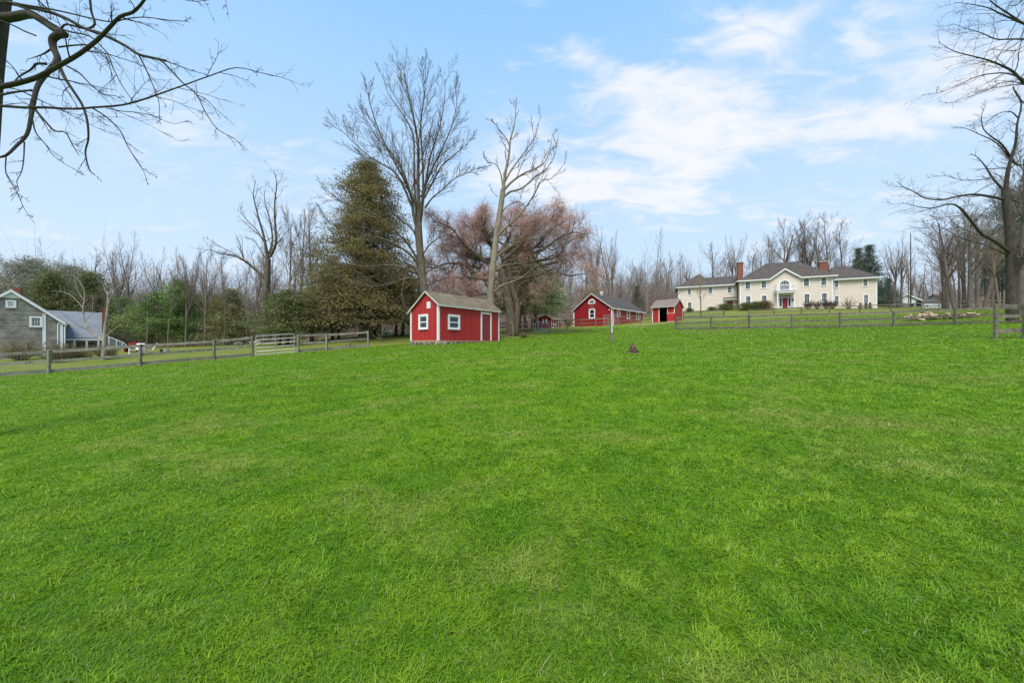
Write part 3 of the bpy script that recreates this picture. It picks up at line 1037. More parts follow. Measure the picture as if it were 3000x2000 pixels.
w.box(.62 * L_ + .07, .9 * L_, 0, .03, 0, .55 * E0)
w.build('door', 'side_red', S)
w = MB((0, 0, 0), (1, 0, 0), (0, -1, 0))
w.box(.6 * L_, .7 * L_, .0, .06, .69 * E0 + .01, .69 * E0 + .3)
w.box(.82 * L_, .93 * L_, .0, .06, .69 * E0 + .01, .69 * E0 + .3)
w.each('shutter', 'white', S)
w = MB((0, 0, 0), (0, 1, 0), (-1, 0, 0))
yc = Wd * .48
w.box(yc - .14, yc + .14, 0, .02, .45 * E0, .85 * E0)
w.build('pane', 'glass', S)
for sgn in (-1, 1):
    w = MB((0, 0, 0), (0, 1, 0), (-1, 0, 0))
    w.box(yc + sgn * .24 - .09, yc + sgn * .24 + .09, 0, .035, .42 * E0, .9 * E0)
    w.each('shutter', 'white', S)
remember(S)

# ---- the big cream house
HA = math.atan2(-.382, .924)
ho = Bld('country_house', 'large cream two-storey house with hipped brown roofs and two brick chimneys on the rise', 'house', (44.5, 70.0, 6.75), HA)
S = ho.o
q7 = zpix(2150, 740, 7.84)
q5 = zpix(1950, 740, 3.618)
ML = 14.35
ME = ho.u(*q7(130, 655))[1]
MR = ho.u(*q7(740, 250), 4.8)[1]
DEP = 9.6
FR = ((0, 0, 0), (1, 0, 0), (0, -1, 0))
b = MB()
b.box(.01, ML - .01, .01, DEP, -1.2, ME)
ugl, ugm, ugr = ho.u(*q7(840, 600))[0], ho.u(*q7(1162, 360))[0], ho.u(*q7(1515, 570))[0]
GZP = ho.u(*q7(1162, 375))[1] - .15
b.slab([(ugl, .01, ME - .01), (ugr, .01, ME - .01), (ugm, .01, GZP)], (0, 1.0, 0))
b.build('wall', 'cream', S)
w = MB(*FR)
w.rows((.1, 0, -.3), (ML - .1, 0, -.3), (ML - .1, 0, ME), (.1, 0, ME), .27, .032, (0, 1, 0))
w.rows((ugl, 0, ME), (ugr, 0, ME), (ugm, 0, GZP), (ugm, 0, GZP), .27, .032, (0, 1, 0))
w.build('clapboards', 'cream', S, kind='stuff')


def hip_roof(x0, x1, y0, y1, ze, zr, rx0, rx1, m, ov=.45, name='roof', gap=None):
    """hipped roof with shingle courses; the ridge runs from rx0 to rx1 at mid depth"""
    r = MB()
    X0, X1, Y0, Y1 = x0 - ov, x1 + ov, y0 - ov, y1 + ov
    ym = (y0 + y1) / 2
    A, B, C, D = (X0, Y0, ze), (X1, Y0, ze), (X1, Y1, ze), (X0, Y1, ze)
    R0_, R1_ = (rx0, ym, zr), (rx1, ym, zr)
    def nrm(a, b_, c_):
        return (Vector(b_) - Vector(a)).cross(Vector(c_) - Vector(a)).normalized()
    if gap is None:
        r.rows(A, B, R1_, R0_, .22, .018, nrm(A, B, R1_))
    else:                                   # the overhang stops on both sides of the cross gable
        k = ov / (ym - Y0)
        lerp = lambda p, q_: tuple(p[i] + (q_[i] - p[i]) * k for i in range(3))
        A2, B2 = lerp(A, R0_), lerp(B, R1_)
        n_ = nrm(A, B, R1_)
        r.rows(A2, B2, R1_, R0_, .22, .018, n_)
        g0, g1 = gap
        r.rows(A, (g0, A[1], A[2]), (g0, A2[1], A2[2]), A2, .22, .018, n_)
        r.rows((g1, B[1], B[2]), B, B2, (g1, B2[1], B2[2]), .22, .018, n_)
    r.rows(B, C, R1_, R1_, .22, .018, nrm(B, C, R1_))
    r.rows(C, D, R0_, R1_, .22, .018, nrm(C, D, R0_))
    r.rows(D, A, R0_, R0_, .22, .018, nrm(D, A, R0_))
    r.box(X0, X1, Y0 if gap is None else y0 + .02, Y1, ze - .02, ze - .001)
    return r.build(name, m, S)


def eave(x0, x1, y0, y1, ze, ov=.45):
    w = MB()
    X0, X1, Y0, Y1 = x0 - ov, x1 + ov, y0 - ov, y1 + ov
    w.box(X0, X1, Y0 - .1, Y0, ze - .16, ze + .03)
    w.box(X0 - .1, X0, Y0 - .1, Y1, ze - .16, ze + .03)
    w.box(X1, X1 + .1, Y0 - .1, Y1, ze - .16, ze + .03)
    w.box(X0, X1, Y0, Y1, ze - .06, ze - .025)
    return w


ru0 = ho.u(*q7(740, 250), 4.8)[0]
ru1 = ho.u(*q7(1440, 210), 4.8)[0]
hip_roof(0, ML, 0, DEP, ME, MR, ru0, ru1, 'roof_brown', gap=(ugl - .1, ugr + .1))
e_ = MB()
for (xa_, xb_) in ((-.45, ugl - .15), (ugr + .15, ML + .45)):
    e_.box(xa_, xb_, -.55, -.45, ME - .16, ME + .03)
    e_.box(xa_, xb_, -.45, -.001, ME - .06, ME - .025)
e_.box(-.55, -.45, -.55, DEP + .4, ME - .16, ME + .03)
e_.box(ML + .45, ML + .55, -.55, DEP + .4, ME - .16, ME + .03)
e_.each('eave_trim', 'white', S)
# cross gable
slp = (MR - ME) / (DEP / 2 + .45)
yb_ = (GZP - ME) / slp - .45 + .5
w = MB()
w.slab([(ugl - .25, -.35, ME - .12), (ugm, -.35, GZP + .12), (ugm, yb_, GZP + .12), (ugl - .25, .0, ME - .12)], (0, 0, .07))
w.slab([(ugr + .25, -.35, ME - .12), (ugm, -.35, GZP + .118), (ugm, yb_, GZP + .118), (ugr + .25, .0, ME - .12)], (0, 0, .07))
w.build('gable_roof', 'roof_brown', S)
w = MB()
for s_, ue in ((1, ugl - .3), (-1, ugr + .3)):
    w.slab([(ue, -.42, ME - .28), (ugm - s_ * .001, -.42, GZP - .06), (ugm - s_ * .001, -.42, GZP + .21), (ue, -.42, ME - .01)], (0, .06, 0))
w.build('rake_trim', 'white', S)
w = MB()
w.box(-.03, .16, -.045, .1, -.3, ME - .03)
w.box(ML - .16, ML + .03, -.045, .1, -.3, ME - .03)
w.each('corner_trim', 'white', S)
for (a0, a1, c0, c1) in ((243, 393, 662, 855), (610, 763, 645, 830), (1582, 1748, 585, 790), (1980, 2145, 565, 770),
                         (257, 402, 985, 1222), (620, 772, 972, 1205), (1595, 1757, 935, 1170), (1995, 2160, 918, 1150)):
    xa_, z1_ = ho.u(*q7(a0, c0))
    xb_, _ = ho.u(*q7(a1, c0))
    z0_ = ho.u(*q7(a0, c1))[1]
    window(S, *FR, xa_, xb_, z0_, min(z1_, ME - .1), trim=.15, cols=3, rows=2, d=.07, sash=.035)
# arched window over the portico
uc, zs = ho.u(*q7(1165, 735))
R1, R0 = .92, .74
NN = 16
w = MB(*FR)
for k in range(NN):
    a0, a1 = math.pi * k / NN, math.pi * (k + 1) / NN
    w.slab([(uc + R0 * math.cos(a0), 0, zs + R0 * math.sin(a0)), (uc + R1 * math.cos(a0), 0, zs + R1 * math.sin(a0)),
            (uc + R1 * math.cos(a1), 0, zs + R1 * math.sin(a1)), (uc + R0 * math.cos(a1), 0, zs + R0 * math.sin(a1))], (0, .08, 0))
zf = zs - 1.25
w.box(uc - R1, uc - R0, 0, .08, zf, zs)
w.box(uc + R0, uc + R1, 0, .08, zf, zs)
w.box(uc - R0, uc + R0, 0, .09, zs - .1, zs + .03)
aw = w.build('arched_window', 'white', S)
w = MB(*FR)
for a in (36, 72, 108, 144):
    w.bar((uc + .25 * math.cos(math.radians(a)), .045, zs + .25 * math.sin(math.radians(a))), (uc + R0 * math.cos(math.radians(a)), .045, zs + R0 * math.sin(math.radians(a))), .02, .03)
for rr in (.27, .5):
    w.tube([(uc + rr * math.cos(math.pi * k / 8), .045, zs + rr * math.sin(math.pi * k / 8)) for k in range(9)], .014, 4)
w.build('glazing_bar', 'white', aw)
w = MB(*FR)
w.slab([(uc + R0 * math.cos(math.pi * k / NN), .025, zs + R0 * math.sin(math.pi * k / NN)) for k in range(NN + 1)], (0, .01, 0))
w.box(uc - R0, uc + R0, .025, .035, zf, zs - .1)
w.build('pane', 'glass', aw)
# portico, balcony
pd = 1.35
pu0, pz1 = ho.u(*q7(985, 862), -pd)
pu1 = ho.u(*q7(1425, 862), -pd)[0]
slab_t = zf
w = MB()
w.box(pu0, pu1, -pd - .1, -.03, slab_t - .42, slab_t - .06)
w.box(pu0 - .12, pu1 + .12, -pd - .22, -.03, slab_t - .058, slab_t + .03)
w.build('portico_roof', 'white', S)
w = MB()
w.box(pu0 - .1, pu1 + .1, -pd - .3, -.03, -.5, .02)
w.box(pu0 - .1, pu1 + .1, -pd - .6, -pd - .302, -.6, -.14)
w.build('porch_step', 'patio', S)
for xx in (pu0 + .16, pu1 - .16):
    w = MB()
    w.tube([(xx, -pd + .1, .02), (xx, -pd + .1, .1), (xx, -pd + .1, .14), (xx, -pd + .1, slab_t - .55), (xx, -pd + .1, slab_t - .5), (xx, -pd + .1, slab_t - .422)],
           [.17, .17, .135, .12, .16, .16], 14)
    w.build('column', 'white', S)
bal = MB()
for (xa_, xb_, ya_, yb2) in ((pu0 + .0, pu0 + .12, -pd, -pd + .12), (pu1 - .12, pu1, -pd, -pd + .12)):
    bal.box(xa_, xb_, ya_, yb2, slab_t + .03, slab_t + 1.2)
bal.box(pu0 + .12, pu1 - .12, -pd + .03, -pd + .09, slab_t + 1.05, slab_t + 1.13)
bal.box(pu0 + .12, pu1 - .12, -pd + .03, -pd + .09, slab_t + .12, slab_t + .19)
for xx in (pu0 + .03, pu1 - .09):
    bal.box(xx, xx + .06, -pd + .12, -.03, slab_t + 1.05, slab_t + 1.13)
    bal.box(xx, xx + .06, -pd + .12, -.03, slab_t + .12, slab_t + .19)
br = bal.build('balcony_railing', 'white', S)
nbal = 17
for k in range(nbal):
    xx = pu0 + .2 + k * (pu1 - pu0 - .4) / (nbal - 1)
    w = MB()
    w.box(xx - .022, xx + .022, -pd + .04, -pd + .08, slab_t + .19, slab_t + 1.05)
    w.build('baluster', 'white', br)
for xx in (pu0 + .06, pu1 - .06):
    for k in range(8):
        w = MB()
        yv = -pd + .2 + k * .14
        w.box(xx - .02, xx + .02, yv, yv + .045, slab_t + .19, slab_t + 1.05)
        w.build('baluster', 'white', br)
# front door with side lights
ud0, zt = ho.u(*q7(1112, 1020))
ud1 = ho.u(*q7(1236, 1020))[0]
zt = 2.12
w = MB(*FR)
w.box(ud0, ud1, 0.01, .05, .04, zt)
dr = w.build('door', 'door_red', S)
w = MB(*FR)
for k in range(3):
    for c_ in range(2):
        a = ud0 + (ud1 - ud0) * (.12 + .43 * c_)
        w.box(a, a + (ud1 - ud0) * .33, .05, .058, .2 + k * .63, .2 + k * .63 + .5)
w.build('door_panel', 'door_red', dr)
w = MB(*FR)
w.box(ud0 - .5, ud0 - .42, .01, .09, 0, zt + .12)
w.box(ud1 + .42, ud1 + .5, .01, .09, 0, zt + .12)
w.box(ud0 - .1, ud0, .01, .08, 0, zt)
w.box(ud1, ud1 + .1, .01, .08, 0, zt)
w.box(ud0 - .42, ud1 + .42, .01, .09, zt, zt + .12)
w.box(ud0 - .42, ud0 - .1, .01, .06, 0, .45)
w.box(ud1 + .1, ud1 + .42, .01, .06, 0, .45)
w.box(ud0 - .42, ud1 + .42, .01, .07, zt + .4, zt + .5)
w.build('door_frame', 'white', S)
w = MB(*FR)
w.box(ud0 - .42, ud0 - .1, .02, .04, .45, zt)
w.box(ud1 + .1, ud1 + .42, .02, .04, .45, zt)
w.box(ud0 - .42, ud1 + .42, .02, .035, zt + .12, zt + .4)
w.each('side_light', 'glass', S)
for xx in (ud1 + .75, ud0 - .75):
    w = MB(*FR)
    w.box(xx - .03, xx + .03, .02, .12, 1.75, 1.8)
    w.tube([(xx, .14, 1.45), (xx, .14, 1.55), (xx, .14, 1.78), (xx, .14, 1.95)], [.04, .085, .1, .02], 6)
    w.build('lantern', 'black', S)
# chimneys
for k, (ua, ub, zt_, zb_, off, cap) in enumerate(((80, 222, 222, 700, 1.6, False), (1965, 2170, 200, 620, 6.0, True))):
    xa_, z1_ = ho.u(*q7(ua, zt_), off)
    xb_, _ = ho.u(*q7(ub, zt_), off)
    if k == 0:
        xa_, xb_ = xa_, xb_
    w = MB()
    z0_ = 0.0 if k == 0 else ME - 1
    w.box(xa_ + .05, xb_ - .05, off, off + 1.1, z0_, z1_ - .12)
    w.box(xa_, xb_, off - .05, off + 1.15, z1_ - .3, z1_ - .1)
    ch = w.build('chimney', 'brick', S)
    w = MB()
    nrow = 14
    zlo = ME + (0.3 if k == 0 else 1.8)
    for j in range(nrow):
        z = zlo + (z1_ - .35 - zlo) * j / nrow
        w.box(xa_ + .044, xb_ - .044, off - .006, off + 1.106, z, z + (z1_ - .35 - zlo) / nrow * .72)
    w.build('brick_course', 'brick', ch, kind='stuff')
    w = MB()
    w.box(xa_ - .03, xb_ + .03, off - .08, off + 1.18, z1_ - .099, z1_ - .03)
    w.build('chimney_cap', 'white' if cap else 'brick', ch)
    if cap:
        w = MB()
        w.tube([((xa_ + xb_) / 2, off + .5, z1_ - .03), ((xa_ + xb_) / 2, off + .5, z1_ + .22), ((xa_ + xb_) / 2, off + .5, z1_ + .3)], [.14, .14, .22], 8)
        w.build('flue', 'black', ch)
# right wing, set back
WS = 1.5
RL = ho.u(*q5(2240, 255), WS)[0]
RE = ho.u(*q5(2240, 262), WS)[1]
b = MB()
b.box(ML + .01, RL, WS, WS + 8.4, -1.2, RE)
b.build('wing_wall', 'cream', S)
w = MB((0, WS, 0), (1, 0, 0), (0, -1, 0))
w.rows((ML + .05, 0, -.3), (RL - .1, 0, -.3), (RL - .1, 0, RE), (ML + .05, 0, RE), .27, .032, (0, 1, 0))
w.build('clapboards', 'cream', S, kind='stuff')
rpx, rpz = ho.u(*q5(1885, 135), WS + 4.2)
hip_roof(ML - 1.0, RL, WS, WS + 8.4, RE, rpz, ML + 2.4, max(rpx, ML + 2.6), 'roof_brown', name='wing_roof')
eave(ML + .05, RL, WS, WS + 8.4, RE).each('eave_trim', 'white', S)
w = MB()
w.box(RL - .16, RL + .03, WS - .045, WS + .1, -.3, RE - .06)
w.each('corner_trim', 'white', S)
FW = ((0, WS, 0), (1, 0, 0), (0, -1, 0))
for (a0, a1, c0, c1) in ((1782, 1840, 290, 375), (2083, 2150, 275, 362), (1782, 1845, 452, 548), (2090, 2157, 440, 540)):
    xa_, z1_ = ho.u(*q5(a0, c0), WS)
    xb_, _ = ho.u(*q5(a1, c0), WS)
    z0_ = ho.u(*q5(a0, c1), WS)[1]
    window(S, *FW, max(xa_, ML + .08), xb_, z0_, min(z1_, RE - .1), trim=.15, cols=3, rows=2, d=.07, sash=.035)
# left wing, set back
LS = 2.4
LL = ho.u(*q5(135, 370), LS)[0]
LE = ho.u(*q5(735, 338), LS)[1]
b = MB()
b.box(LL, -.01, LS, LS + 7.6, -1.6, LE)
b.build('wing_wall', 'cream', S)
w = MB((0, LS, 0), (1, 0, 0), (0, -1, 0))
w.rows((LL + .1, 0, -.4), (-.05, 0, -.4), (-.05, 0, LE), (LL + .1, 0, LE), .27, .032, (0, 1, 0))
w.build('clapboards', 'cream', S, kind='stuff')
lpx, lpz = ho.u(*q5(355, 230), LS + 3.8)
lrz = ho.u(*q5(600, 258), LS + 3.8)[1]
r = MB()
slp_ = (lrz - LE) / (3.8 + .4)
A_, B_, C_, D_ = (LL + 2.0, LS - .4, LE), (.5, LS - .4, LE), (.5, LS + 3.8, lrz), (LL + 2.0, LS + 3.8, lrz)
r.rows(A_, B_, C_, D_, .22, .018, Vector((0, -slp_, 1)).normalized())
r.slab([(LL + 2.0, LS + 3.8, lrz), (.5, LS + 3.8, lrz), (.5, LS + 8.0, LE), (LL + 2.0, LS + 8.0, LE)], (0, 0, .05))
r.build('wing_roof', 'roof_brown', S)
hip_roof(LL, LL + 6.3, LS, LS + 7.6, LE + .012, lpz, lpx - .15, lpx + .15, 'roof_brown', name='wing_roof')
w = MB()
w.box(LL - .45, -.45, LS - .55, LS - .45, LE - .16, LE + .03)
w.box(LL - .55, -.46, LS - .449, LS - .001, LE - .06, LE - .025)
w.each('eave_trim', 'white', S)
w = MB()
w.box(LL - .03, LL + .16, LS - .045, LS + .1, -.3, LE - .06)
w.each('corner_trim', 'white', S)
FL = ((0, LS, 0), (1, 0, 0), (0, -1, 0))
for (a0, a1, c0, c1) in ((226, 277, 378, 450), (445, 503, 365, 440), (648, 708, 355, 432), (228, 282, 520, 608)):
    xa_, z1_ = ho.u(*q5(a0, c0), LS)
    xb_, _ = ho.u(*q5(a1, c0), LS)
    z0_ = ho.u(*q5(a0, c1), LS)[1]
    window(S, *FL, xa_, xb_, z0_, min(z1_, LE - .1), trim=.14, cols=3, rows=2, d=.07, sash=.035)
xa_, z1_ = ho.u(*q5(625, 505), LS)
xb_, _ = ho.u(*q5(745, 505), LS)
xa_, xb_, z1_ = xa_ + .1, xb_ - .2, 2.35
w = MB((0, LS, 0), (1, 0, 0), (0, -1, 0))
w.slab([(xa_ - .3, .0, z1_ + .5), (xb_ + .3, .0, z1_ + .5), (xb_ + .3, .9, z1_ + .12), (xa_ - .3, .9, z1_ + .12)], (0, 0, .06))
w.build('porch_roof', 'roof_brown', S)
w = MB((0, LS, 0), (1, 0, 0), (0, -1, 0))
w.box(xa_ - .3, xb_ + .3, .02, .9, z1_ - .02, z1_ + .11)
w.box(xa_ + .02, xa_ + .12, .02, .08, 0, z1_ - .03)
w.box(xb_ - .12, xb_ - .02, .02, .08, 0, z1_ - .03)
w.build('door_frame', 'white', S)
w = MB((0, LS, 0), (1, 0, 0), (0, -1, 0))
w.box((xa_ + xb_) / 2 - .5, (xa_ + xb_) / 2 + .5, .01, .05, 0, 2.1)
w.build('door', 'door_red', S)

# ---- grey shingled house at the left edge
lh = Bld('shingled_house', 'weathered grey shingled house with blue roofed wing at the left edge behind the fence', 'house', (-40.15, 32.0, -1.25), 0.84)
S = lh.o
q3 = zpix(0, 700, 3.484)
L_ = lh.u(*q3(640, 850))[0]
E0 = lh.u(*q3(640, 850))[1]
um, RZ = lh.u(*q3(120, 527))
RW = (L_ - um)
FR = ((0, 0, 0), (1, 0, 0), (0, -1, 0))
b = MB()
b.slab([(um - RW, 0.02, -.4), (L_ - .02, 0.02, -.4), (L_ - .02, 0.02, E0), (um, .02, RZ - .06), (um - RW, .02, E0)], (0, 8, 0))
b.build('wall', 'cedar_shake', S)
w = MB(*FR)
w.rows((um - RW, 0, -.2), (L_ - .1, 0, -.2), (L_ - .1, 0, E0), (um - RW, 0, E0), .20, .034, (0, 1, 0))
w.rows((um - RW, 0, E0), (L_, 0, E0), (um, 0, RZ - .05), (um, 0, RZ - .05), .20, .034, (0, 1, 0))
rn = random.Random(8)
nrow = int((RZ - .1) / .20)
for j in range(-1, nrow):                      # the shingles: proud butts of uneven width in each course
    z = -.2 + (j + 1) * (E0 + .2) / round((E0 + .2) / .20)
    half = RW if z < E0 else RW * (RZ - z) / (RZ - E0) - .15
    if half < .2:
        break
    x = um - half + .12
    xe = um + half - .2
    while x < xe:
        wd = rn.uniform(.12, .3)
        if rn.random() < .6 and z > 0:
            w.box(x, min(x + wd - .015, xe), .0, .042, z + .004, z + .08)
        x += wd
w.build('shingles', 'cedar_shake', S, kind='stuff')
w = MB(*FR)
zv = RZ - .62
hv = RW * (RZ - zv) / (RZ - E0) - .05
w.slab([(um - hv, 0, zv), (um + hv, 0, zv), (um, 0, RZ - .08)], (0, .06, 0))
for k in range(5):
    w.box(um - hv + .16 + k * .11, um + hv - .16 - k * .11, .06, .075, zv + .04 + k * .09, zv + .085 + k * .09)
w.build('gable_vent', 'white', S)
r = MB()
r.slab([(L_ + .15, -.2, E0 - .09), (um, -.2, RZ), (um, 8.2, RZ), (L_ + .15, 8.2, E0 - .09)], (0, 0, .08))
r.slab([(um - RW - .15, -.2, E0 - .09), (um, -.2, RZ + .002), (um, 8.2, RZ + .002), (um - RW - .15, 8.2, E0 - .09)], (0, 0, .08))
r.build('roof', 'roof_blue', S)
w = MB(*FR)
for s_ in (1, -1):
    xe = um + s_ * (RW + .18)
    w.slab([(xe, .2, E0 - .27), (um, .2, RZ - .14), (um, .2, RZ + .09), (xe, .2, E0 - .04)], (0, .05, 0))
w.build('rake_trim', 'white', S)
w = MB(*FR)
ucb = lh.u(*q3(452, 900))[0]
w.box(ucb - .09, ucb + .09, 0, .06, -.1, lh.u(*q3(452, 760))[1])
w.box(L_ - .16, L_ + .02, 0, .06, -.1, E0 - .1)
w.each('corner_trim', 'white', S)
w = MB(*FR)
ud = lh.u(*q3(592, 900))[0]
w.tube([(ud + .12, .1, E0 + .05), (ud, .07, E0 - .25), (ud, .07, -.1)], .045, 6)
w.tube([(L_ + .25, .15, E0 - .15), (L_ + .12, .07, E0 - .45), (L_ + .12, .07, -.1)], .05, 6)
w.each('downspout', 'white', S)
for (a0, a1, c0, c1, cl_) in ((58, 168, 622, 706, 4), (300, 437, 788, 902, 3)):
    xa_, z1_ = lh.u(*q3(a0, c0))
    xb_, z0_ = lh.u(*q3(a1, c1))
    window(S, *FR, xa_, xb_, z0_, z1_, trim=.12, cols=cl_, rows=2, d=.1, sash=.03)
w = MB()
uc0, zc1 = lh.u(*q3(85, 485), 1.0)
uc1, _ = lh.u(*q3(212, 485), 1.0)
w.box(uc0 + .2, uc1, 1.0, 2.0, RZ - 1.2, zc1)
ch = w.build('chimney', 'brick', S)
w = MB()
for j in range(6):
    w.box(uc0 + .194, uc1 + .006, .994, 2.006, RZ - .5 + j * (zc1 - RZ + .45) / 6, RZ - .5 + j * (zc1 - RZ + .45) / 6 + .07)
w.build('brick_course', 'brick', ch, kind='stuff')
w = MB()
w.box(uc0 + .35, uc1 - .15, 1.2, 1.8, zc1 + .002, zc1 + .08)
w.box(uc0 + .3, uc1 - .1, 1.15, 1.85, zc1 + .14, zc1 + .18)
for (a, c_) in ((uc0 + .35, 1.2), (uc1 - .2, 1.2), (uc0 + .35, 1.75), (uc1 - .2, 1.75)):
    w.box(a, a + .04, c_, c_ + .04, zc1 + .08, zc1 + .14)
w.build('chimney_cap', 'steel', ch)
# low wing with blue-grey roof
wy0, wy1 = 3.2, 6.2
we = lh.u(*q3(800, 1008), wy0)[1]
wr = lh.u(*q3(800, 742), wy1)[1]
wx1 = lh.u(*q3(1065, 1000), wy0)[0]
wx1b = wx1 + .25
r = MB()
nn = Vector((0, -(wr - we), wy1 - wy0)).normalized()
r.slab([(L_ - 4, wy0, we - .08), (wx1, wy0, we - .08), (wx1b, wy1, wr - .08), (L_ - 4, wy1, wr - .08)], (0, 0, .07))
r.rows((L_ - 4, wy0, we), (wx1, wy0, we), (wx1b, wy1, wr), (L_ - 4, wy1, wr), .18, .015, nn)
r.slab([(L_ - 4, wy1, wr - .08), (wx1b, wy1, wr - .08), (wx1, wy1 + 3, we - .08), (L_ - 4, wy1 + 3, we - .08)], (0, 0, .07))
r.build('wing_roof', 'roof_blue', S)
w = MB()
w.box(L_ - 4, wx1 - .1, wy0 + 1.2, wy1 + 2.8, -.3, we + .9)
w.build('wing_wall', 'siding_white', S)
w = MB()
w.slab([(wx1 - .1, wy0 + 1.2, -.3), (wx1 - .1, wy1 + 2.8, -.3), (wx1 - .1, wy1 + 2.8, we), (wx1 - .1, wy1, wr - .1), (wx1 - .1, wy0 + .3, we)], (.1, 0, 0))
w.build('wing_wall', 'siding_white', S)
w = MB()
w.box(L_ + .0, wx1, wy0 - .02, wy0 + .1, we - .25, we - .09)
for px_ in (640, 760, 885, 1005):
    x = lh.u(*q3(px_, 1050), wy0)[0]
    w.box(x - .07, x + .07, wy0 + .01, wy0 + .13, -.2, we - .25)
w.box(L_ + .0, wx1, wy0 + .02, wy0 + .08, .55, .62)
w.build('porch_frame', 'white', S)
for (a, c_) in ((700, 735), (775, 880), (905, 970)):
    x0_, x1_ = lh.u(*q3(a, 1050), wy0 + 1.2)[0], lh.u(*q3(c_, 1050), wy0 + 1.2)[0]
    w = MB()
    w.box(x0_, x1_, wy0 + 1.13, wy0 + 1.198, .0, we - .45)
    w.build('porch_wall_panel', 'cedar_shake' if a > 740 else 'glass', S)
w = MB()
w.box(L_ - .1, wx1 + 2.6, wy0 - .9, wy0 + .01, -.35, -.02)
w.build('patio', 'patio', S)
cx0 = lh.u(*q3(1040, 700), wy0 - .3)[0]
cx1 = lh.u(*q3(1086, 700), wy0 - .3)[0]
cz = lh.u(*q3(1060, 694), wy0 - .3)[1]
w = MB()
w.box(cx0, cx1, wy0 + .6, wy0 + 1.1, -.3, cz)
w.box(cx0 - .03, cx1 + .03, wy0 + .57, wy0 + 1.13, cz - .25, cz - .15)
ch = w.build('chimney', 'brick', S)
w = MB()
for j in range(18):
    w.box(cx0 - .006, cx1 + .006, wy0 + .594, wy0 + 1.106, we + j * (cz - we - .3) / 18, we + j * (cz - we - .3) / 18 + .11)
w.build('brick_course', 'brick', ch, kind='stuff')
# curved glass sunroom at the end of the wing
q9 = zpix(160, 940, 9.8)
prof = [lh.u(*q9(a, c_), wy0) for (a, c_) in ((1490, 435), (1700, 510), (1880, 585), (1990, 630), (2040, 680), (2055, 730), (2055, 850))]
w = MB()
sy0, sy1 = wy0, wy0 + 2.6
for sy in (sy0, sy0 + .86, sy0 + 1.72, sy1):
    w.tube([(x, sy, z) for (x, z) in prof], .045, 6)
for (x, z) in prof[1:]:
    w.tube([(x, sy0, z), (x, sy1, z)], .03, 5)
for a in (1560, 1775, 1940):
    x, _ = lh.u(*q9(a, 640), wy0)
    zt_ = np.interp(x, [p[0] for p in prof[:6]], [p[1] for p in prof[:6]])
    w.box(x - .035, x + .035, sy0 - .03, sy0 + .03, 0, float(zt_))
x0_ = prof[0][0]
w.box(x0_ - .03, prof[-1][0], sy0 - .025, sy0 + .025, .0, .35)
w.box(x0_ - .03, prof[-2][0], sy0 - .028, sy0 + .028, 1.08, 1.15)
sr = w.build('sunroom_frame', 'white', S)
w = MB()
w.slab([(x0_, sy0 + .002, .35)] + [(prof[-1][0], sy0 + .002, .35)] + [(x, sy0 + .002, z) for (x, z) in prof[::-1]], (0, .008, 0))
gp = mat('sunroom_glass', (0.16, 0.19, 0.21), (0.10, 0.13, 0.14), 0.1, 1.0, spec=0.7)
w.build('pane', gp, sr)
for k in range(len(prof) - 2):
    (xa_, za_), (xb_, zb_) = prof[k], prof[k + 1]
    w = MB()
    w.slab([(xa_, sy0 + .03, za_), (xb_, sy0 + .03, zb_), (xb_, sy1, zb_), (xa_, sy1, za_)], (0, 0, .01))
    w.build('pane', gp, sr)

# ---- houses beyond, on the right
def far_house(name, label, P0, ang, L, D, E, R, wm, rm, gable_front=False, wins=(), chim=None):
    s = Bld(name, label, 'house', P0, ang)
    b = MB()
    b.slab([(0, 0, -1.5), (0, D, -1.5), (0, D, E), (0, D / 2, R - .1), (0, 0, E)], (L, 0, 0)) if not gable_front else \
        b.slab([(0, 0, -1.5), (L, 0, -1.5), (L, 0, E), (L / 2, 0, R - .1), (0, 0, E)], (0, D, 0))
    b.build('wall', wm, s.o)
    r = MB()
    if gable_front:
        k = (R - E) / (L / 2)
        r.slab([(-.4, -.4, E - .4 * k), (L / 2, -.4, R), (L / 2, D + .4, R), (-.4, D + .4, E - .4 * k)], (0, 0, .12))
        t_ = MB()
        for s_ in (-1, 1):
            t_.slab([(L / 2 + s_ * (L / 2 + .45), -.45, E - .4 * k - .12), (L / 2, -.45, R - .12), (L / 2, -.45, R + .14), (L / 2 + s_ * (L / 2 + .45), -.45, E - .4 * k + .14)], (0, .04, 0))
        t_.each('rake_trim', 'white', s.o)
        r.slab([(L + .4, -.4, E - .4 * k), (L / 2, -.4, R + .002), (L / 2, D + .4, R + .002), (L + .4, D + .4, E - .4 * k)], (0, 0, .12))
    else:
        k = (R - E) / (D / 2)
        r.slab([(-.4, -.4, E - .4 * k), (L + .4, -.4, E - .4 * k), (L + .4, D / 2, R), (-.4, D / 2, R)], (0, 0, .12))
        r.slab([(-.4, D + .4, E - .4 * k), (L + .4, D + .4, E - .4 * k), (L + .4, D / 2, R + .002), (-.4, D / 2, R + .002)], (0, 0, .12))
    r.build('roof', rm, s.o)
    for (xc, zc_, w_, h_) in wins:
        w = MB((0, 0, 0), (1, 0, 0), (0, -1, 0))
        w.box(xc - w_ / 2 - .12, xc + w_ / 2 + .12, 0, .05, zc_ - h_ / 2 - .12, zc_ + h_ / 2 + .12)
        f = w.build('window', 'white', s.o)
        w = MB((0, 0, 0), (1, 0, 0), (0, -1, 0))
        w.box(xc - w_ / 2, xc + w_ / 2, .05, .06, zc_ - h_ / 2, zc_ + h_ / 2)
        w.build('pane', 'glass', f)
    if chim:
        w = MB()
        w.box(chim[0], chim[0] + .8, chim[1], chim[1] + .8, 0, chim[2])
        w.build('chimney', 'brick', s.o)
    return s


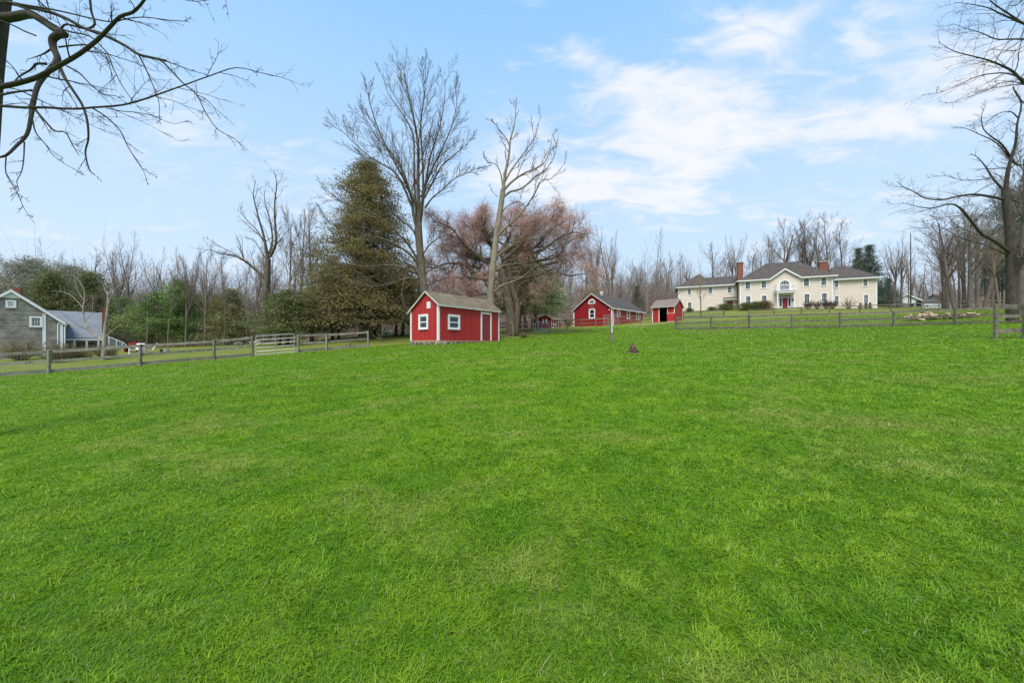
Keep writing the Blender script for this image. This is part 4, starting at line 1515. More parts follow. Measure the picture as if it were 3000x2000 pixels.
fz = 9.3
far_house('bungalow', 'white gabled bungalow beyond the lawn right of the big house', (105.5, 100, fz), 0.0, 8.6, 7, 3.0, 4.7, 'siding_white', 'roof_grey', True,
          wins=((1.6, 1.6, .9, 1.1), (3.0, 1.6, .6, 1.1), (6.0, 1.6, .9, 1.1)))
far_house('bungalow', 'low white bungalow wing left of the gabled bungalow behind bare trees', (97.5, 103, fz), 0.0, 9, 6, 3.2, 4.6, 'siding_white', 'roof_grey', False,
          wins=((4, 1.6, 1.2, 1.2), (6.5, 1.6, 1.2, 1.2)))
far_house('bungalow', 'small white flat fronted annex at the right end of the gabled bungalow', (114.3, 101, fz), 0.0, 6.6, 6, 2.9, 4.1, 'siding_white', 'roof_grey', False,
          wins=((2.6, 1.5, .8, .8),))
far_house('farmhouse', 'grey house with dark roof and brick chimney behind thick trunks at the right', (125.5, 103, fz), 0.0, 11, 7, 3.3, 5.6, 'siding_grey', 'roof_grey', False,
          wins=((8, 2, 1, 1.1),), chim=(-.6, 1, 6.2))
far_house('farmhouse', 'pale green house glimpsed between the thick trunks at the right', (137, 100, fz), 0.0, 9, 7, 3.4, 5.8, 'siding_grey', 'roof_brown', False,
          wins=((2, 2, 1, 1.1), (5.5, 2, 1, 1.1)))
far_house('cottage', 'small white cottage glimpsed through the woods behind the left fence', (-55.5, 60, .3), 0.0, 3.4, 4, 1.9, 3.1, 'siding_white', 'roof_grey', True, wins=((1.7, 1.0, .6, .6),))


# ------------------------------------------------------------------ fences and gates
rf = random.Random(21)


def fence(name, label, posts, hts, rails, m='fence', pw=.11, group='wooden rail fences', thick=.035, side=1, mesh=None, skip=(), ptop=0.06):
    """posts = [(x, y)], hts = post heights; rails = [(height fraction, board height)]; every post and rail is a part"""
    P0 = Vector((posts[0][0], posts[0][1], GZ(*posts[0])))
    T = thing(name, label, 'fence', P0, 0, group)
    loc = [Vector((x, y, GZ(x, y))) - P0 for (x, y) in posts]
    for i, (p, h) in enumerate(zip(loc, hts)):
        w = MB()
        dxp, dyp = rf.uniform(-.02, .02), rf.uniform(-.02, .02)
        a = pw / 2
        w.solid([(p.x - a, p.y - a, p.z - .3), (p.x + a, p.y - a, p.z - .3), (p.x + a, p.y + a, p.z - .3), (p.x - a, p.y + a, p.z - .3),
                 (p.x - a + dxp, p.y - a + dyp, p.z + h), (p.x + a + dxp, p.y - a + dyp, p.z + h), (p.x + a + dxp, p.y + a + dyp, p.z + h + .02), (p.x - a + dxp, p.y + a + dyp, p.z + h + .02)],
                [(0, 3, 2, 1), (4, 5, 6, 7), (0, 1, 5, 4), (1, 2, 6, 5), (2, 3, 7, 6), (3, 0, 4, 7)])
        w.build('post', m, T)
    for i in range(len(loc) - 1):
        if i in skip:
            continue
        a, b_ = loc[i], loc[i + 1]
        d = Vector((b_.x - a.x, b_.y - a.y, 0)).normalized()
        n = Vector((-d.y, d.x, 0)) * side * (pw / 2 + thick / 2 + .004)
        for (fr, bh) in rails:
            w = MB()
            sag = rf.uniform(-.02, .02)
            za, zb = a.z + hts[i] * fr, b_.z + hts[i + 1] * fr
            g0 = d * .004
            mid = (a + b_) / 2
            w.bar((a.x + n.x + g0.x, a.y + n.y + g0.y, za + rf.uniform(-.012, .012)), (mid.x + n.x, mid.y + n.y, (za + zb) / 2 + sag), thick, bh)
            w.bar((mid.x + n.x, mid.y + n.y, (za + zb) / 2 + sag), (b_.x + n.x - g0.x, b_.y + n.y - g0.y, zb + rf.uniform(-.012, .012)), thick, bh)
            w.build('rail', m, T)
        if mesh and (mesh is True or i in mesh):
            w = MB()
            L = (b_ - a).length
            nn = n * -1.25
            k = int(L / .12)
            top = hts[i] * .96
            for j in range(1, k):
                p = a.lerp(b_, j / k) + nn
                w.bar((p.x, p.y, p.z + .02), (p.x, p.y, p.z + top), .0025, .0025)
            for j in range(9):
                z = .04 + (top - .04) * j / 8
                w.bar((a.x + nn.x, a.y + nn.y, a.z + z), (b_.x + nn.x, b_.y + nn.y, b_.z + z), .0025, .0025)
            w.build('wire_mesh', 'steel', T, kind='stuff')
    return T


def xy(px, Y):
    return ((px - 1500) / F * Y, Y)


def tube_gate(name, label, A, B, h, lift=.12, nr=6, brace='blue_paint', group='tubular metal gates'):
    """farm gate of round tube, one continuous outer frame with horizontal rails and an upright brace"""
    A = Vector((A[0], A[1], GZ(*A) + lift))
    B = Vector((B[0], B[1], GZ(*B) + lift))
    T = thing(name, label, 'gate', A, 0, group)
    d = B - A
    up = Vector((0, 0, 1))
    w = MB()
    r = .10
    dn = d.normalized()
    L = d.length
    pts = [Vector((0, 0, 0)), up * (h - r), up * (h - .03) + dn * .03, up * h + dn * r, up * h + dn * (L - r), up * (h - .03) + dn * (L - .03), up * (h - r) + dn * L, dn * L, Vector((0, 0, 0))]
    w.tube(pts, .024, 6, False)
    w.build('outer_tube', 'steel', T)
    for k in range(1, nr - 1):
        z = h * (k / (nr - 1)) ** 1.08
        w = MB()
        w.tube([up * z + dn * .02, up * z + dn * (L - .02)], .019, 6)
        w.build('tube_rail', 'steel', T)
    w = MB()
    s_ = Vector((-dn.y, dn.x, 0)) * -.025
    w.bar(dn * L / 2 + s_, dn * L / 2 + s_ + up * h, .02, .045)
    w.build('brace', brace, T)
    w = MB()
    for z in (.25, h - .25):
        w.bar(dn * (L - .01) + up * z, dn * (L + .10) + up * z, .03, .03)
    w.build('hinge', 'steel', T)
    return T


LF = [(px, Y) for px, Y in ((-330, 17.6), (143, 19.7), (411, 21.7), (627.5, 23.5), (740, 24.6), (873, 26.0), (957, 27.0), (1078.6, 28.5))]
LFx = [xy(*p) for p in LF]
LFx[0] = (-29.4, 17.6)
RL3 = [(.93, .16), (.52, .15), (.12, .17)]
fence('pasture_fence', 'grey three rail wooden fence in front of the shingled house left of the metal gate', [(-33, 15.5)] + LFx[:5], [1.28, 1.3, 1.3, 1.31, 1.32, 1.42], RL3, 'fence_light', pw=.11, mesh=[0, 1, 4])
fence('pasture_fence', 'short grey rail fence running right from the metal gate to the big cedar', LFx[5:], [1.36, 1.28, 1.27], RL3, 'fence_light', pw=.12)
tube_gate('field_gate', 'galvanised tube gate with blue upright in the grey rail fence on the left', (LFx[4][0] + .16, LFx[4][1] + .08), (LFx[5][0] - .2, LFx[5][1] - .1), 1.3)
# fence by the barn
BF = [xy(*p) for p in ((1462, 33.5), (1503, 36.5), (1563, 39.5))]
fence('paddock_fence', 'brownish rail fence between the small board shed and the gate by the playhouse', BF, [1.2, 1.22, 1.22], [(.92, .13), (.5, .12), (.1, .12)], 'fence_brown', .12)
fence('paddock_fence', 'low olive rail fence farther back beside the thick trunked willow', [xy(1462, 43), xy(1505, 45), xy(1545, 46)], [1.1, 1.1, 1.1], [(.9, .13), (.45, .12)], 'fence', .12)
tube_gate('paddock_gate', 'small tube gate left of the tiny playhouse', xy(1568, 39.8), xy(1606, 41.0), 1.15, brace='steel')
BF2 = [xy(*p) for p in ((1610, 41.2), (1660, 43), (1704, 46.0), (1745, 46.6), (1783, 47.6))]
fence('paddock_fence', 'brown rail fence running past the gable of the long red barn', BF2, [1.28, 1.28, 1.15, 1.2, 1.2], [(.92, .13), (.5, .12)], 'fence_brown', .13)
tube_gate('paddock_gate', 'tube gate across the near corner of the long red barn', xy(1769, 48.3), xy(1812, 49.0), 1.35, brace='steel')
BF3 = [xy(*p) for p in ((1813.5, 48.6), (1847, 49.4), (1877, 50.4))]
fence('paddock_fence', 'brown rail fence in front of the side windows of the long red barn', BF3, [1.3, 1.2, 1.15], [(.92, .12), (.48, .11)], 'fence_brown', .12)
fence('paddock_fence', 'short rail fence between the long barn and the open red shelter', [xy(1884, 58), xy(1904, 57), xy(1928, 56)], [1.2, 1.15, 1.1], [(.92, .13), (.5, .12), (.15, .12)], 'fence', .12)
# main fence on the right
MF = [(1982, 35), (2083, 34), (2195, 33), (2321, 31.8), (2461, 31), (2618, 30.5), (2799, 28.5), (3060, 26.0), (3320, 24.5)]
fence('pasture_fence', 'long grey three rail fence crossing the lawn below the big cream house', [xy(*p) for p in MF], [1.28, 1.25, 1.28, 1.3, 1.32, 1.3, 1.28, 1.3, 1.3],
      [(.93, .16), (.52, .15), (.12, .16)], 'fence', .12, mesh=[0, 2, 4])
NFx = [(20.64, 15.3), (21.85, 15.28), (24.3, 15.2), (26.7, 15.2)]
fence('corner_fence', 'nearest fence with wide weathered boards at the right edge', NFx, [1.5, 1.5, 1.5, 1.5], [(.91, .2), (.64, .13), (.5, .05), (.23, .17)], 'fence', .095)
# fences farther up the slope
fence('lawn_fence', 'low dark rail fence just right of the open red shelter', [xy(*p) for p in ((2002, 52), (2054, 52), (2121, 52))], [1.05, 1.05, 1.1], [(.92, .13), (.4, .12)], 'fence', .12)
fence('lawn_fence', 'far rail fence running along the lawn in front of the cream house', [xy(*p) for p in ((2193, 49), (2268, 49.5), (2348, 50), (2431, 50), (2519, 50), (2610, 50), (2700, 50), (2790, 49), (2885, 48), (2990, 47))],
      [1.1] * 10, [(.93, .13), (.5, .12)], 'fence', .12)

# garden of new timber posts behind the cedar
gp_ = xy(1108, 46)
T = thing('garden_trellis', 'row of pale new timber posts with a top rail behind the big cedar', 'garden fence', (gp_[0], gp_[1], GZ(*gp_)))
base = T.location.copy()
prev = None
for px_ in (1121, 1135, 1148, 1159, 1176, 1184, 1197):
    x, y = xy(px_, 47)
    p = Vector((x, y, GZ(x, y))) - base
    w = MB()
    w.box(p.x - .05, p.x + .05, p.y - .05, p.y + .05, p.z - .2, p.z + 1.55)
    w.build('post', 'new_wood', T)
    if prev is not None and px_ > 1170:
        w = MB()
        w.bar((prev.x, prev.y, prev.z + 1.5), (p.x, p.y, p.z + 1.5), .03, .06)
        w.build('rail', 'new_wood', T)
    prev = p
w = MB()
for k in range(3):
    x, y = xy(1153 + k, 45.5)
    z = GZ(x, y) - base.z
    w.box(x - base.x - .5, x - base.x + .35, y - base.y - .1 + k * .14, y - base.y + .02 + k * .14, z + .02 + k * .13, z + .12 + k * .13)
w.build('planter_board', 'new_wood', T)
gp_ = xy(1060, 44)
T = thing('trestle', 'pale timber A-frame swing seen left of the big cedar trunk', 'garden frame', (gp_[0], gp_[1], GZ(*gp_)))
for (x, dx2) in ((-.45, .25), (0.1, -.05), (.5, 0), (.62, 0)):
    w = MB()
    w.bar((x, 0, -.1), (x + dx2, 0, 1.6), .08, .08)
    w.build('leg', 'new_wood', T)
w = MB()
w.bar((-.5, 0, 1.5), (.66, 0, 1.62), .07, .07)
w.build('beam', 'new_wood', T)
# white half-round shelter (hoop)
gp_ = xy(1129, 45)
T = thing('hoop_shelter', 'white half round animal hutch lying on the grass behind the cedar trunk', 'hutch', (gp_[0], gp_[1], GZ(*gp_)))
w = MB()
R_, NN = .66, 12
w.slab([(R_ * math.cos(math.pi * k / NN), 0, R_ * math.sin(math.pi * k / NN) * 1.05) for k in range(NN + 1)], (0, 1.3, 0))
w.build('shell', 'white_plastic', T)
w = MB()
w.box(.05, .22, -.03, -.002, .0, .35)
w.build('hatch', 'black', T)
# dark harrow / implement by the cedar
gp_ = xy(1058, 34)
T = thing('hay_rake', 'rusty old farm implement with thin tines under the cedar', 'farm implement', (gp_[0], gp_[1], GZ(*gp_)))
w = MB()
w.bar((-.6, 0, .55), (1.0, .1, .62), .12, .1)
w.bar((-.3, .1, .62), (.6, .1, .75), .2, .07)
w.build('frame', 'black', T)
for k in range(7):
    w = MB()
    x = -.55 + k * .1
    w.tube([(x, 0, .52), (x + .03, -.1, .3), (x + .14, -.1, .02)], .012, 4)
    w.build('tine', 'black', T)
w = MB()
w.tube([(-.75, 0, .7), (-.68, 0, 0)], .02, 5)
w.build('lever', 'black', T)

# lone post in the field
x, y = xy(1791, 21)
T = thing('lone_post', 'solitary pale weathered post standing free in the grass before the long barn', 'post', (x, y, GZ(x, y)))
w = MB()
w.solid([(-.075, -.04, -.3), (.075, -.04, -.3), (.075, .06, -.3), (-.075, .06, -.3), (-.055, -.04, 1.3), (.085, -.04, 1.3), (.085, .06, 1.32), (-.055, .06, 1.32)],
        [(0, 3, 2, 1), (4, 5, 6, 7), (0, 1, 5, 4), (1, 2, 6, 5), (2, 3, 7, 6), (3, 0, 4, 7)])
w.build('post', 'fence', T)
w = MB()
w.box(-.03, .07, -.062, -.042, .55, 1.28)
w.build('board', 'old_white', T)

# rotten stump
x, y = xy(1856, 14.1)
T = thing('tree_stump', 'small dark rotten tree stump alone in the middle of the green field', 'stump', (x, y, GZ(x, y)))
rs = random.Random(4)
N_, K_ = 14, 9
w = MB()
for j in range(K_):
    t_ = j / (K_ - 1)
    for k in range(N_):
        a = 2 * math.pi * k / N_
        rr = (.17 * (1 - t_) ** .8 + .045) * (1 + rs.uniform(-.22, .22)) * (1.25 if j == 0 else 1)
        w.v.append((rr * math.cos(a) - .02 * t_, rr * math.sin(a), -.04 + t_ * .39 + rs.uniform(-.015, .015) + (.04 * math.sin(3 * a) if j == K_ - 1 else 0)))
for j in range(K_ - 1):
    for k in range(N_):
        w.f.append((j * N_ + k, j * N_ + (k + 1) % N_, (j + 1) * N_ + (k + 1) % N_, (j + 1) * N_ + k))
w.f.append(tuple((K_ - 1) * N_ + k for k in range(N_)))
w.build('wood', 'rotten', T)
w = MB()
for k in range(26):
    a, rr = rs.uniform(0, 6.28), rs.uniform(.1, .3)
    p = Vector((rr * math.cos(a), rr * math.sin(a), 0))
    q_ = p + Vector((rs.uniform(-.1, .1), rs.uniform(-.1, .1), rs.uniform(.0, .06)))
    w.bar(p, q_, .012, .01)
w.build('bark_chips', 'log_bark', T, kind='stuff')

# firewood
rl = random.Random(12)


def log_mesh(L, r, m, rn):
    w = MB()
    n = rn.choice((3, 4, 5))
    rs_ = [r * rn.uniform(.8, 1.2) for _ in range(n)]
    for e, x in enumerate((-L / 2, L / 2)):
        for k in range(n):
            a = 2 * math.pi * k / n
            w.v.append((x + rn.uniform(-.02, .02), rs_[k] * math.cos(a), rs_[k] * math.sin(a)))
    w.f = [tuple(range(n - 1, -1, -1)), tuple(range(n, 2 * n))] + [(k, (k + 1) % n, n + (k + 1) % n, n + k) for k in range(n)]
    return w.mesh('log', m)


LOGS = [log_mesh(rl.uniform(.42, .6), rl.uniform(.07, .1), 'log' if i % 3 else 'log_bark', rl) for i in range(9)]
for i in range(150):
    heap = i < 45
    Yb = 35.0
    if heap:
        px_ = rl.gauss(2713, 17)
        lev = max(0, 1 - abs(px_ - 2713) / 38)
        yo, zo = rl.uniform(-.6, .6), rl.uniform(0, 1) ** .8 * .72 * lev
        Yb = 36.5
    else:
        px_ = rl.uniform(2655, 2860)
        yo, zo = rl.uniform(-.7, .5), rl.uniform(0, .4)
    x, y = xy(px_, Yb + yo)
    if i == 149:
        x, y = xy(2866, 35)
        zo = .25
    o = link('firewood_log', LOGS[rl.randrange(9)], None, None, (x, y, GZ(x, y) + .07 + zo))
    o.rotation_euler = (rl.uniform(0, 6.28), rl.uniform(-.25, .35), rl.uniform(-1.1, 1.1))
    tag(o, 'split firewood log in the heap on the grass below the white bungalow' if heap else 'split firewood log in the long low row on the grass behind the fence', 'firewood log',
        'firewood logs in the heap' if heap else 'firewood logs in the long low row')

# white pegs along the far fence
for k, px_ in enumerate((2702, 2713, 2722, 2733, 2744)):
    x, y = xy(px_, 60)
    w = MB()
    w.tube([(0, 0, 0), (0, 0, .22), (0, 0, .34)], [.12, .16, .05], 8)
    me = w.mesh('path_light', 'white_plastic')
    o = link('edging_ball', me, None, None, (x, y, GZ(x, y)))
    tag(o, 'small white rounded marker on the edge of the lawn before the bungalow', 'marker', 'row of white markers')
# black pool fence by the bungalow
T = thing('iron_fence', 'black metal picket fence in front of the white bungalow', 'fence', (*xy(2608, 95), GZ(*xy(2608, 95))), 0)
for seg, (pa, pb, hh) in enumerate(((2608, 2650, 2.1), (2650, 2684, 1.9), (2684, 2701, 2.7))):
    A_, B_ = xy(pa, 95), xy(pb, 95)
    w = MB()
    z0_ = 9.0 - T.location.z
    n = 14
    for k in range(n + 1):
        x = A_[0] + (B_[0] - A_[0]) * k / n - T.location.x
        w.box(x - .03, x + .03, -.03, .03, z0_ - .5, z0_ + hh)
    w.box(A_[0] - T.location.x, B_[0] - T.location.x, -.04, -.031, z0_ + .2, z0_ + .3)
    w.box(A_[0] - T.location.x, B_[0] - T.location.x, -.04, -.031, z0_ + hh - .3, z0_ + hh - .2)
    w.build('picket_panel', 'black', T)

# things on the neighbour's lawn
def chair(px_, Y, rz, m, label):
    x, y = xy(px_, Y)
    T = thing('garden_chair', label, 'chair', (x, y, GZ(x, y)), rz, 'garden chairs on the neighbour lawn')
    w = MB()
    w.slab([(-.28, -.3, .36), (.28, -.3, .36), (.28, .2, .30), (-.28, .2, .30)], (0, 0, .03))
    w.build('seat', m, T)
    for k in range(5):
        w = MB()
        w.slab([(-.27 + k * .11, .2, .3), (-.18 + k * .11, .2, .3), (-.18 + k * .11, .5, .92), (-.27 + k * .11, .5, .92)], (0, .025, 0))
        w.build('back_slat', m, T)
    for s_ in (-1, 1):
        w = MB()
        w.box(s_ * .33 - .04, s_ * .33 + .04, -.34, -.28, 0, .55)
        w.build('leg', m, T)
        w = MB()
        w.bar((s_ * .33, -.25, .33), (s_ * .33, .42, .02), .04, .09)
        w.build('leg', m, T)
        w = MB()
        w.box(s_ * .33 - .06, s_ * .33 + .06, -.36, .34, .552, .58)
        w.build('armrest', m, T)


chair(401, 30.5, .3, 'white_plastic', 'white slatted garden chair beside the red bench behind the second fence post')
chair(436, 30.5, -.6, 'old_white', 'off-white tilted garden chair right of the second fence post')
x, y = xy(388, 32.5)
T = thing('garden_bench', 'red metal garden bench behind the left fence', 'bench', (x, y, GZ(x, y)), 0.05)
w = MB()
w.box(-.6, .6, -.25, .25, .42, .47)
w.build('seat', 'red_metal', T)
w = MB()
w.box(-.6, .6, .25, .29, .55, .85)
w.build('backrest', 'red_metal', T)
for s_ in (-.5, .5):
    w = MB()
    w.box(s_ - .03, s_ + .03, -.22, .22, 0, .42)
    w.build('leg', 'red_metal', T)
for (px_, lab, mm_) in ((478, 'dark grey bucket on the lawn behind the fence', 'black'), (487, 'pale bucket standing right of the dark bucket', 'steel')):
    x, y = xy(px_, 30.5)
    w = MB()
    w.tube([(0, 0, 0), (0, 0, .36), (0, 0, .38)], [.17, .22, .23], 10)
    tag(link('bucket', w.mesh('bucket', mm_), None, None, (x, y, GZ(x, y))), lab, 'bucket')
for (px_, Y, sc_, lab) in ((750, 38, .5, 'pale boulder on the leaf litter seen through the metal gate'), (700, 39, .42, 'small pale boulder left of the gate by a dark trunk'), (1113, 37, .28, 'small boulder at the foot of the cedar trunks')):
    x, y = xy(px_, Y)
    o = link('boulder', stone_mesh(sc_ * 1.3, sc_, sc_ * .8, rs), None, None, (x, y, GZ(x, y) + sc_ * .3))
    tag(o, lab, 'boulder')
x, y = xy(1023, 30.5)
w = MB()
w.box(-.1, .1, -.1, .1, -.1, .33)
tag(link('short_post', w.mesh('short_post', 'fence'), None, None, (x, y, GZ(x, y))), 'short cut off post on the grass behind the last fence bay', 'post')
T = thing('utility_pole', 'thin dark lamp pole beside the white bungalow', 'pole', (*xy(2668, 72), GZ(*xy(2668, 72))))
w = MB()
w.tube([(0, 0, -.3), (0, 0, 4.0), (0, 0, 15)], [.12, .10, .06], 8)
w.build('pole', 'bark_dark', T)

# ------------------------------------------------------------------ trees
def rv(rn):
    return Vector((rn.gauss(0, 1), rn.gauss(0, 1), rn.gauss(0, 1))).normalized()


def perp(d, rn):
    a = rv(rn)
    a = a - d * a.dot(d)
    return a.normalized() if a.length > 1e-4 else Vector((1, 0, 0))


class Tree:
    """grows branch polylines by level; levels: list of dicts n, wob, up, num, ang, len, rad, t0, tip"""
    def __init__(s, seed, levels):
        s.rn = random.Random(seed)
        s.S = levels
        s.out = {}
    def add(s, lvl, pts, rad):
        s.out.setdefault((min(lvl, 9), len(pts)), []).append((pts, rad))
    def grow(s, p, d, L, r, lvl, r_end=None):
        S, rn = s.S[lvl], s.rn
        n = S['n']
        pts = [p]
        up, wob = S.get('up', 0.0), S['wob']
        rad = [r]
        tip = S.get('tip', .25) * r if r_end is None else r_end
        dd = d.copy()
        step = L / n
        for i in range(n):
            dd = dd + rv(rn) * wob
            dd.z += up
            if 'droop' in S:
                dd.z -= S['droop'] * (i + 1) / n
            dd.normalize()
            p = p + dd * step * rn.uniform(.85, 1.15)
            pts.append(p)
            rad.append(r + (tip - r) * ((i + 1) / n) ** S.get('tp', 1.0))
        s.add(lvl, pts, rad)
        if lvl + 1 < len(s.S):
            s.kids(pts, rad, L, lvl)
    def kids(s, pts, rad, L, lvl, num=None, t0=None):
        C, rn = s.S[lvl + 1], s.rn
        num = num if num is not None else C['num']
        num = int(num * rn.uniform(.8, 1.2) + rn.random())
        t0 = C.get('t0', .25) if t0 is None else t0
        n = len(pts) - 1
        base = rn.uniform(0, 6.28)
        for j in range(num):
            t = t0 + (1 - t0) * (j + rn.random()) / max(num, 1)
            t = min(t, .985)
            i = min(int(t * n), n - 1)
            f = t * n - i
            p = pts[i].lerp(pts[i + 1], f)
            d = (pts[i + 1] - pts[i]).normalized()
            r0 = rad[i] + (rad[i + 1] - rad[i]) * f
            ang = math.radians(C['ang'] * rn.uniform(.65, 1.3)) * (1.25 - .5 * t)
            ref = perp(d, rn)
            if abs(d.z) < .75 and C.get('flat'):
                hz_ = Vector((-d.y, d.x, 0)).normalized() * (1 if j % 2 else -1)
                ref = (hz_ + ref * .5).normalized()
                ref = (ref - d * ref.dot(d)).normalized()
            cd = d * math.cos(ang) + ref * math.sin(ang)
            env = C.get('env')
            k = env(t) if env else (1.15 - .75 * t)
            LL = L * C['len'] * k * rn.uniform(.7, 1.25)
            if 'abs' in C:
                LL = C['abs'] * k * rn.uniform(.6, 1.3)
            rr = max(min(r0 * .8, r0 * C['rad'] * rn.uniform(.8, 1.2)), C.get('rmin', .004))
            s.grow(p, cd, LL, rr, lvl + 1)
    def mesh(s, name, m, lv=None, sides=(9, 7, 5, 4, 3, 3), off=Vector((0, 0, 0)), tint=False):
        V, Fc, tv = [], [], []
        base = 0
        for (lvl, n), items in s.out.items():
            if lv is not None and lvl not in lv:
                continue
            k = sides[min(lvl, len(sides) - 1)]
            P = np.array([[tuple(q - off) for q in it[0]] for it in items], dtype=np.float64)      # N,n,3
            R = np.array([it[1] for it in items], dtype=np.float64)
            N = len(P)
            T = np.empty_like(P)
            T[:, 1:-1] = P[:, 2:] - P[:, :-2]
            T[:, 0] = P[:, 1] - P[:, 0]
            T[:, -1] = P[:, -1] - P[:, -2]
            T /= np.maximum(np.linalg.norm(T, axis=2, keepdims=True), 1e-9)
            avg = np.abs(P[:, -1] - P[:, 0])
            ref = np.zeros((N, 3))
            ref[np.arange(N), np.argmin(avg, axis=1)] = 1
            A = np.cross(T, ref[:, None, :])
            A /= np.maximum(np.linalg.norm(A, axis=2, keepdims=True), 1e-9)
            B = np.cross(T, A)
            ang = 2 * np.pi * np.arange(k) / k
            ring = A[:, :, None, :] * np.cos(ang)[None, None, :, None] + B[:, :, None, :] * np.sin(ang)[None, None, :, None]
            rr = R[:, :, None, None]
            if lvl == 0:
                rr = rr * (1 + .07 * np.sin(3 * ang + 1.3)[None, None, :, None])
            vv = P[:, :, None, :] + ring * rr
            V.append(vv.reshape(-1, 3))
            ii = base + np.arange(N * n * k).reshape(N, n, k)
            i2 = np.roll(ii, -1, axis=2)
            fc = np.stack([ii[:, :-1], i2[:, :-1], i2[:, 1:], ii[:, 1:]], -1).reshape(-1, 4)
            Fc.append(fc)
            base += N * n * k
        if not V:
            return None
        return mesh_np(name, np.concatenate(V), np.concatenate(Fc), m, None, True)


def cast(px, py, Y, off=Vector((0, 0, 0))):
    return W(px, py, Y) - off


def smooth_path(pts, sub=4):
    """Catmull-Rom through the points"""
    P = [pts[0] * 2 - pts[1]] + list(pts) + [pts[-1] * 2 - pts[-2]]
    out = []
    for i in range(1, len(P) - 2):
        for k in range(sub):
            t = k / sub
            a, b_, c_, d_ = P[i - 1], P[i], P[i + 1], P[i + 2]
            out.append(.5 * ((2 * b_) + (c_ - a) * t + (2 * a - 5 * b_ + 4 * c_ - d_) * t * t + (3 * b_ - a - 3 * c_ + d_) * t ** 3))
    out.append(P[-2])
    return out


def limb(T, lvl, px_pts, Y, r0, r1, num=None, sub=3, wob=.0, t0=.15, dY=None):
    """a limb traced in the place: pixel points at distance Y, swinging in depth by dY along its length"""
    n = len(px_pts)
    dY = dY or 0.0
    pts = [W(p[0], p[1], (p[2] if len(p) > 2 else Y + dY * i / (n - 1))) for i, p in enumerate(px_pts)]
    pts = smooth_path(pts, sub)
    m_ = len(pts)
    if wob:
        pts = [pts[0]] + [p + rv(T.rn) * wob for p in pts[1:]]
    rad = [r0 + (r1 - r0) * (i / (m_ - 1)) ** .8 for i in range(m_)]
    T.add(lvl, pts, rad)
    L = sum((pts[i + 1] - pts[i]).length for i in range(m_ - 1))
    if lvl + 1 < len(T.S):
        T.kids(pts, rad, L, lvl, num, t0)
    return pts, rad


def finish_tree(T, name, label, cat, base, mt, mc, group=None, split=1, sides=(10, 7, 5, 4, 3, 3)):
    """trunk (levels up to split) and crown (finer levels) under an Empty at the foot"""
    E = thing(name, label, cat, base, 0, group)
    lv = sorted({k[0] for k in T.out})
    link('trunk', T.mesh('trunk', mt, [l for l in lv if l <= split], sides, Vector(base)), None, E)
    rest = [l for l in lv if l > split]
    if rest:
        link('crown', T.mesh('crown', mc, rest, sides, Vector(base)), None, E)
    return E


q_ = lambda z, x0, y0, k: [(x0 + a / k, y0 + b_ / k) + tuple(r) for (a, b_, *r) in z]

# ---- tall many-stemmed maple behind the shed
LV = [dict(n=8, wob=.05), dict(n=9, wob=.06, up=.05, num=0, ang=28, len=.5, rad=.5, tip=.12),
      dict(n=8, wob=.055, up=.05, num=20, ang=33, len=.34, rad=.38, t0=.12, tip=.2, rmin=.02),
      dict(n=4, wob=.06, up=.04, num=9, ang=34, len=.44, rad=.5, t0=.15, tip=.4, rmin=.012),
      dict(n=2, wob=.07, up=.04, num=6, ang=34, len=.45, rad=.6, t0=.2, tip=.5, rmin=.008)]
YA = 33.0
T = Tree(11, LV)
Z = lambda pts: q_(pts, 850, 150, 2.091)
limb(T, 0, [(1272, 1003)] + Z([(845, 1560), (812, 1400), (800, 1250), (782, 1080)]), YA, 0.465, 0.315, 0)
limb(T, 1, Z([(800, 1200), (790, 1000), (783, 800), (785, 600), (765, 450), (730, 300), (705, 180), (697, 100)]), YA, 0.2448, 0.0136, 17)
limb(T, 1, Z([(790, 1140), (755, 1000), (745, 900), (700, 790), (640, 680), (590, 590), (530, 450), (485, 310), (480, 250)]), YA, 0.17, 0.0136, 15, dY=-2)
limb(T, 1, Z([(795, 1080), (812, 930), (835, 780), (860, 640), (915, 470), (945, 300), (950, 170)]), YA, 0.1632, 0.0136, 15, dY=2)
limb(T, 1, Z([(780, 1050), (765, 900), (760, 700), (750, 500), (665, 350), (600, 260), (570, 160)]), YA, 0.1496, 0.0136, 13, dY=3)
limb(T, 1, Z([(800, 1000), (815, 850), (810, 650), (800, 450), (822, 280), (830, 130)]), YA, 0.1496, 0.0136, 13, dY=-3)
limb(T, 1, Z([(745, 950), (690, 820), (640, 740), (560, 690), (480, 640), (390, 560), (330, 500), (260, 460)]), YA, 0.1156, 0.015, 13, dY=-1)
limb(T, 1, Z([(740, 880), (700, 760), (620, 620), (540, 540), (470, 420), (430, 330)]), YA, 0.102, 0.015, 12, dY=1)
limb(T, 1, Z([(825, 960), (870, 900), (930, 850), (1010, 780), (1090, 745), (1165, 710)]), YA, 0.0884, 0.012, 12, dY=-2)
limb(T, 1, Z([(822, 900), (880, 790), (930, 700), (1000, 640), (1070, 580), (1130, 525)]), YA, 0.0952, 0.012, 12, dY=1)
limb(T, 1, Z([(830, 820), (880, 700), (930, 600), (985, 470), (1020, 330), (1010, 220)]), YA, 0.102, 0.012, 12, dY=-1)
limb(T, 1, Z([(780, 1150), (740, 1080), (660, 1020), (600, 940), (560, 830), (520, 720), (440, 640)]), YA, 0.0952, 0.012, 10, dY=-3)
limb(T, 1, Z([(800, 1330), (740, 1250), (640, 1180), (540, 1140), (420, 1120), (300, 1080), (180, 1000)]), YA, 0.136, 0.014, 15, dY=-4)
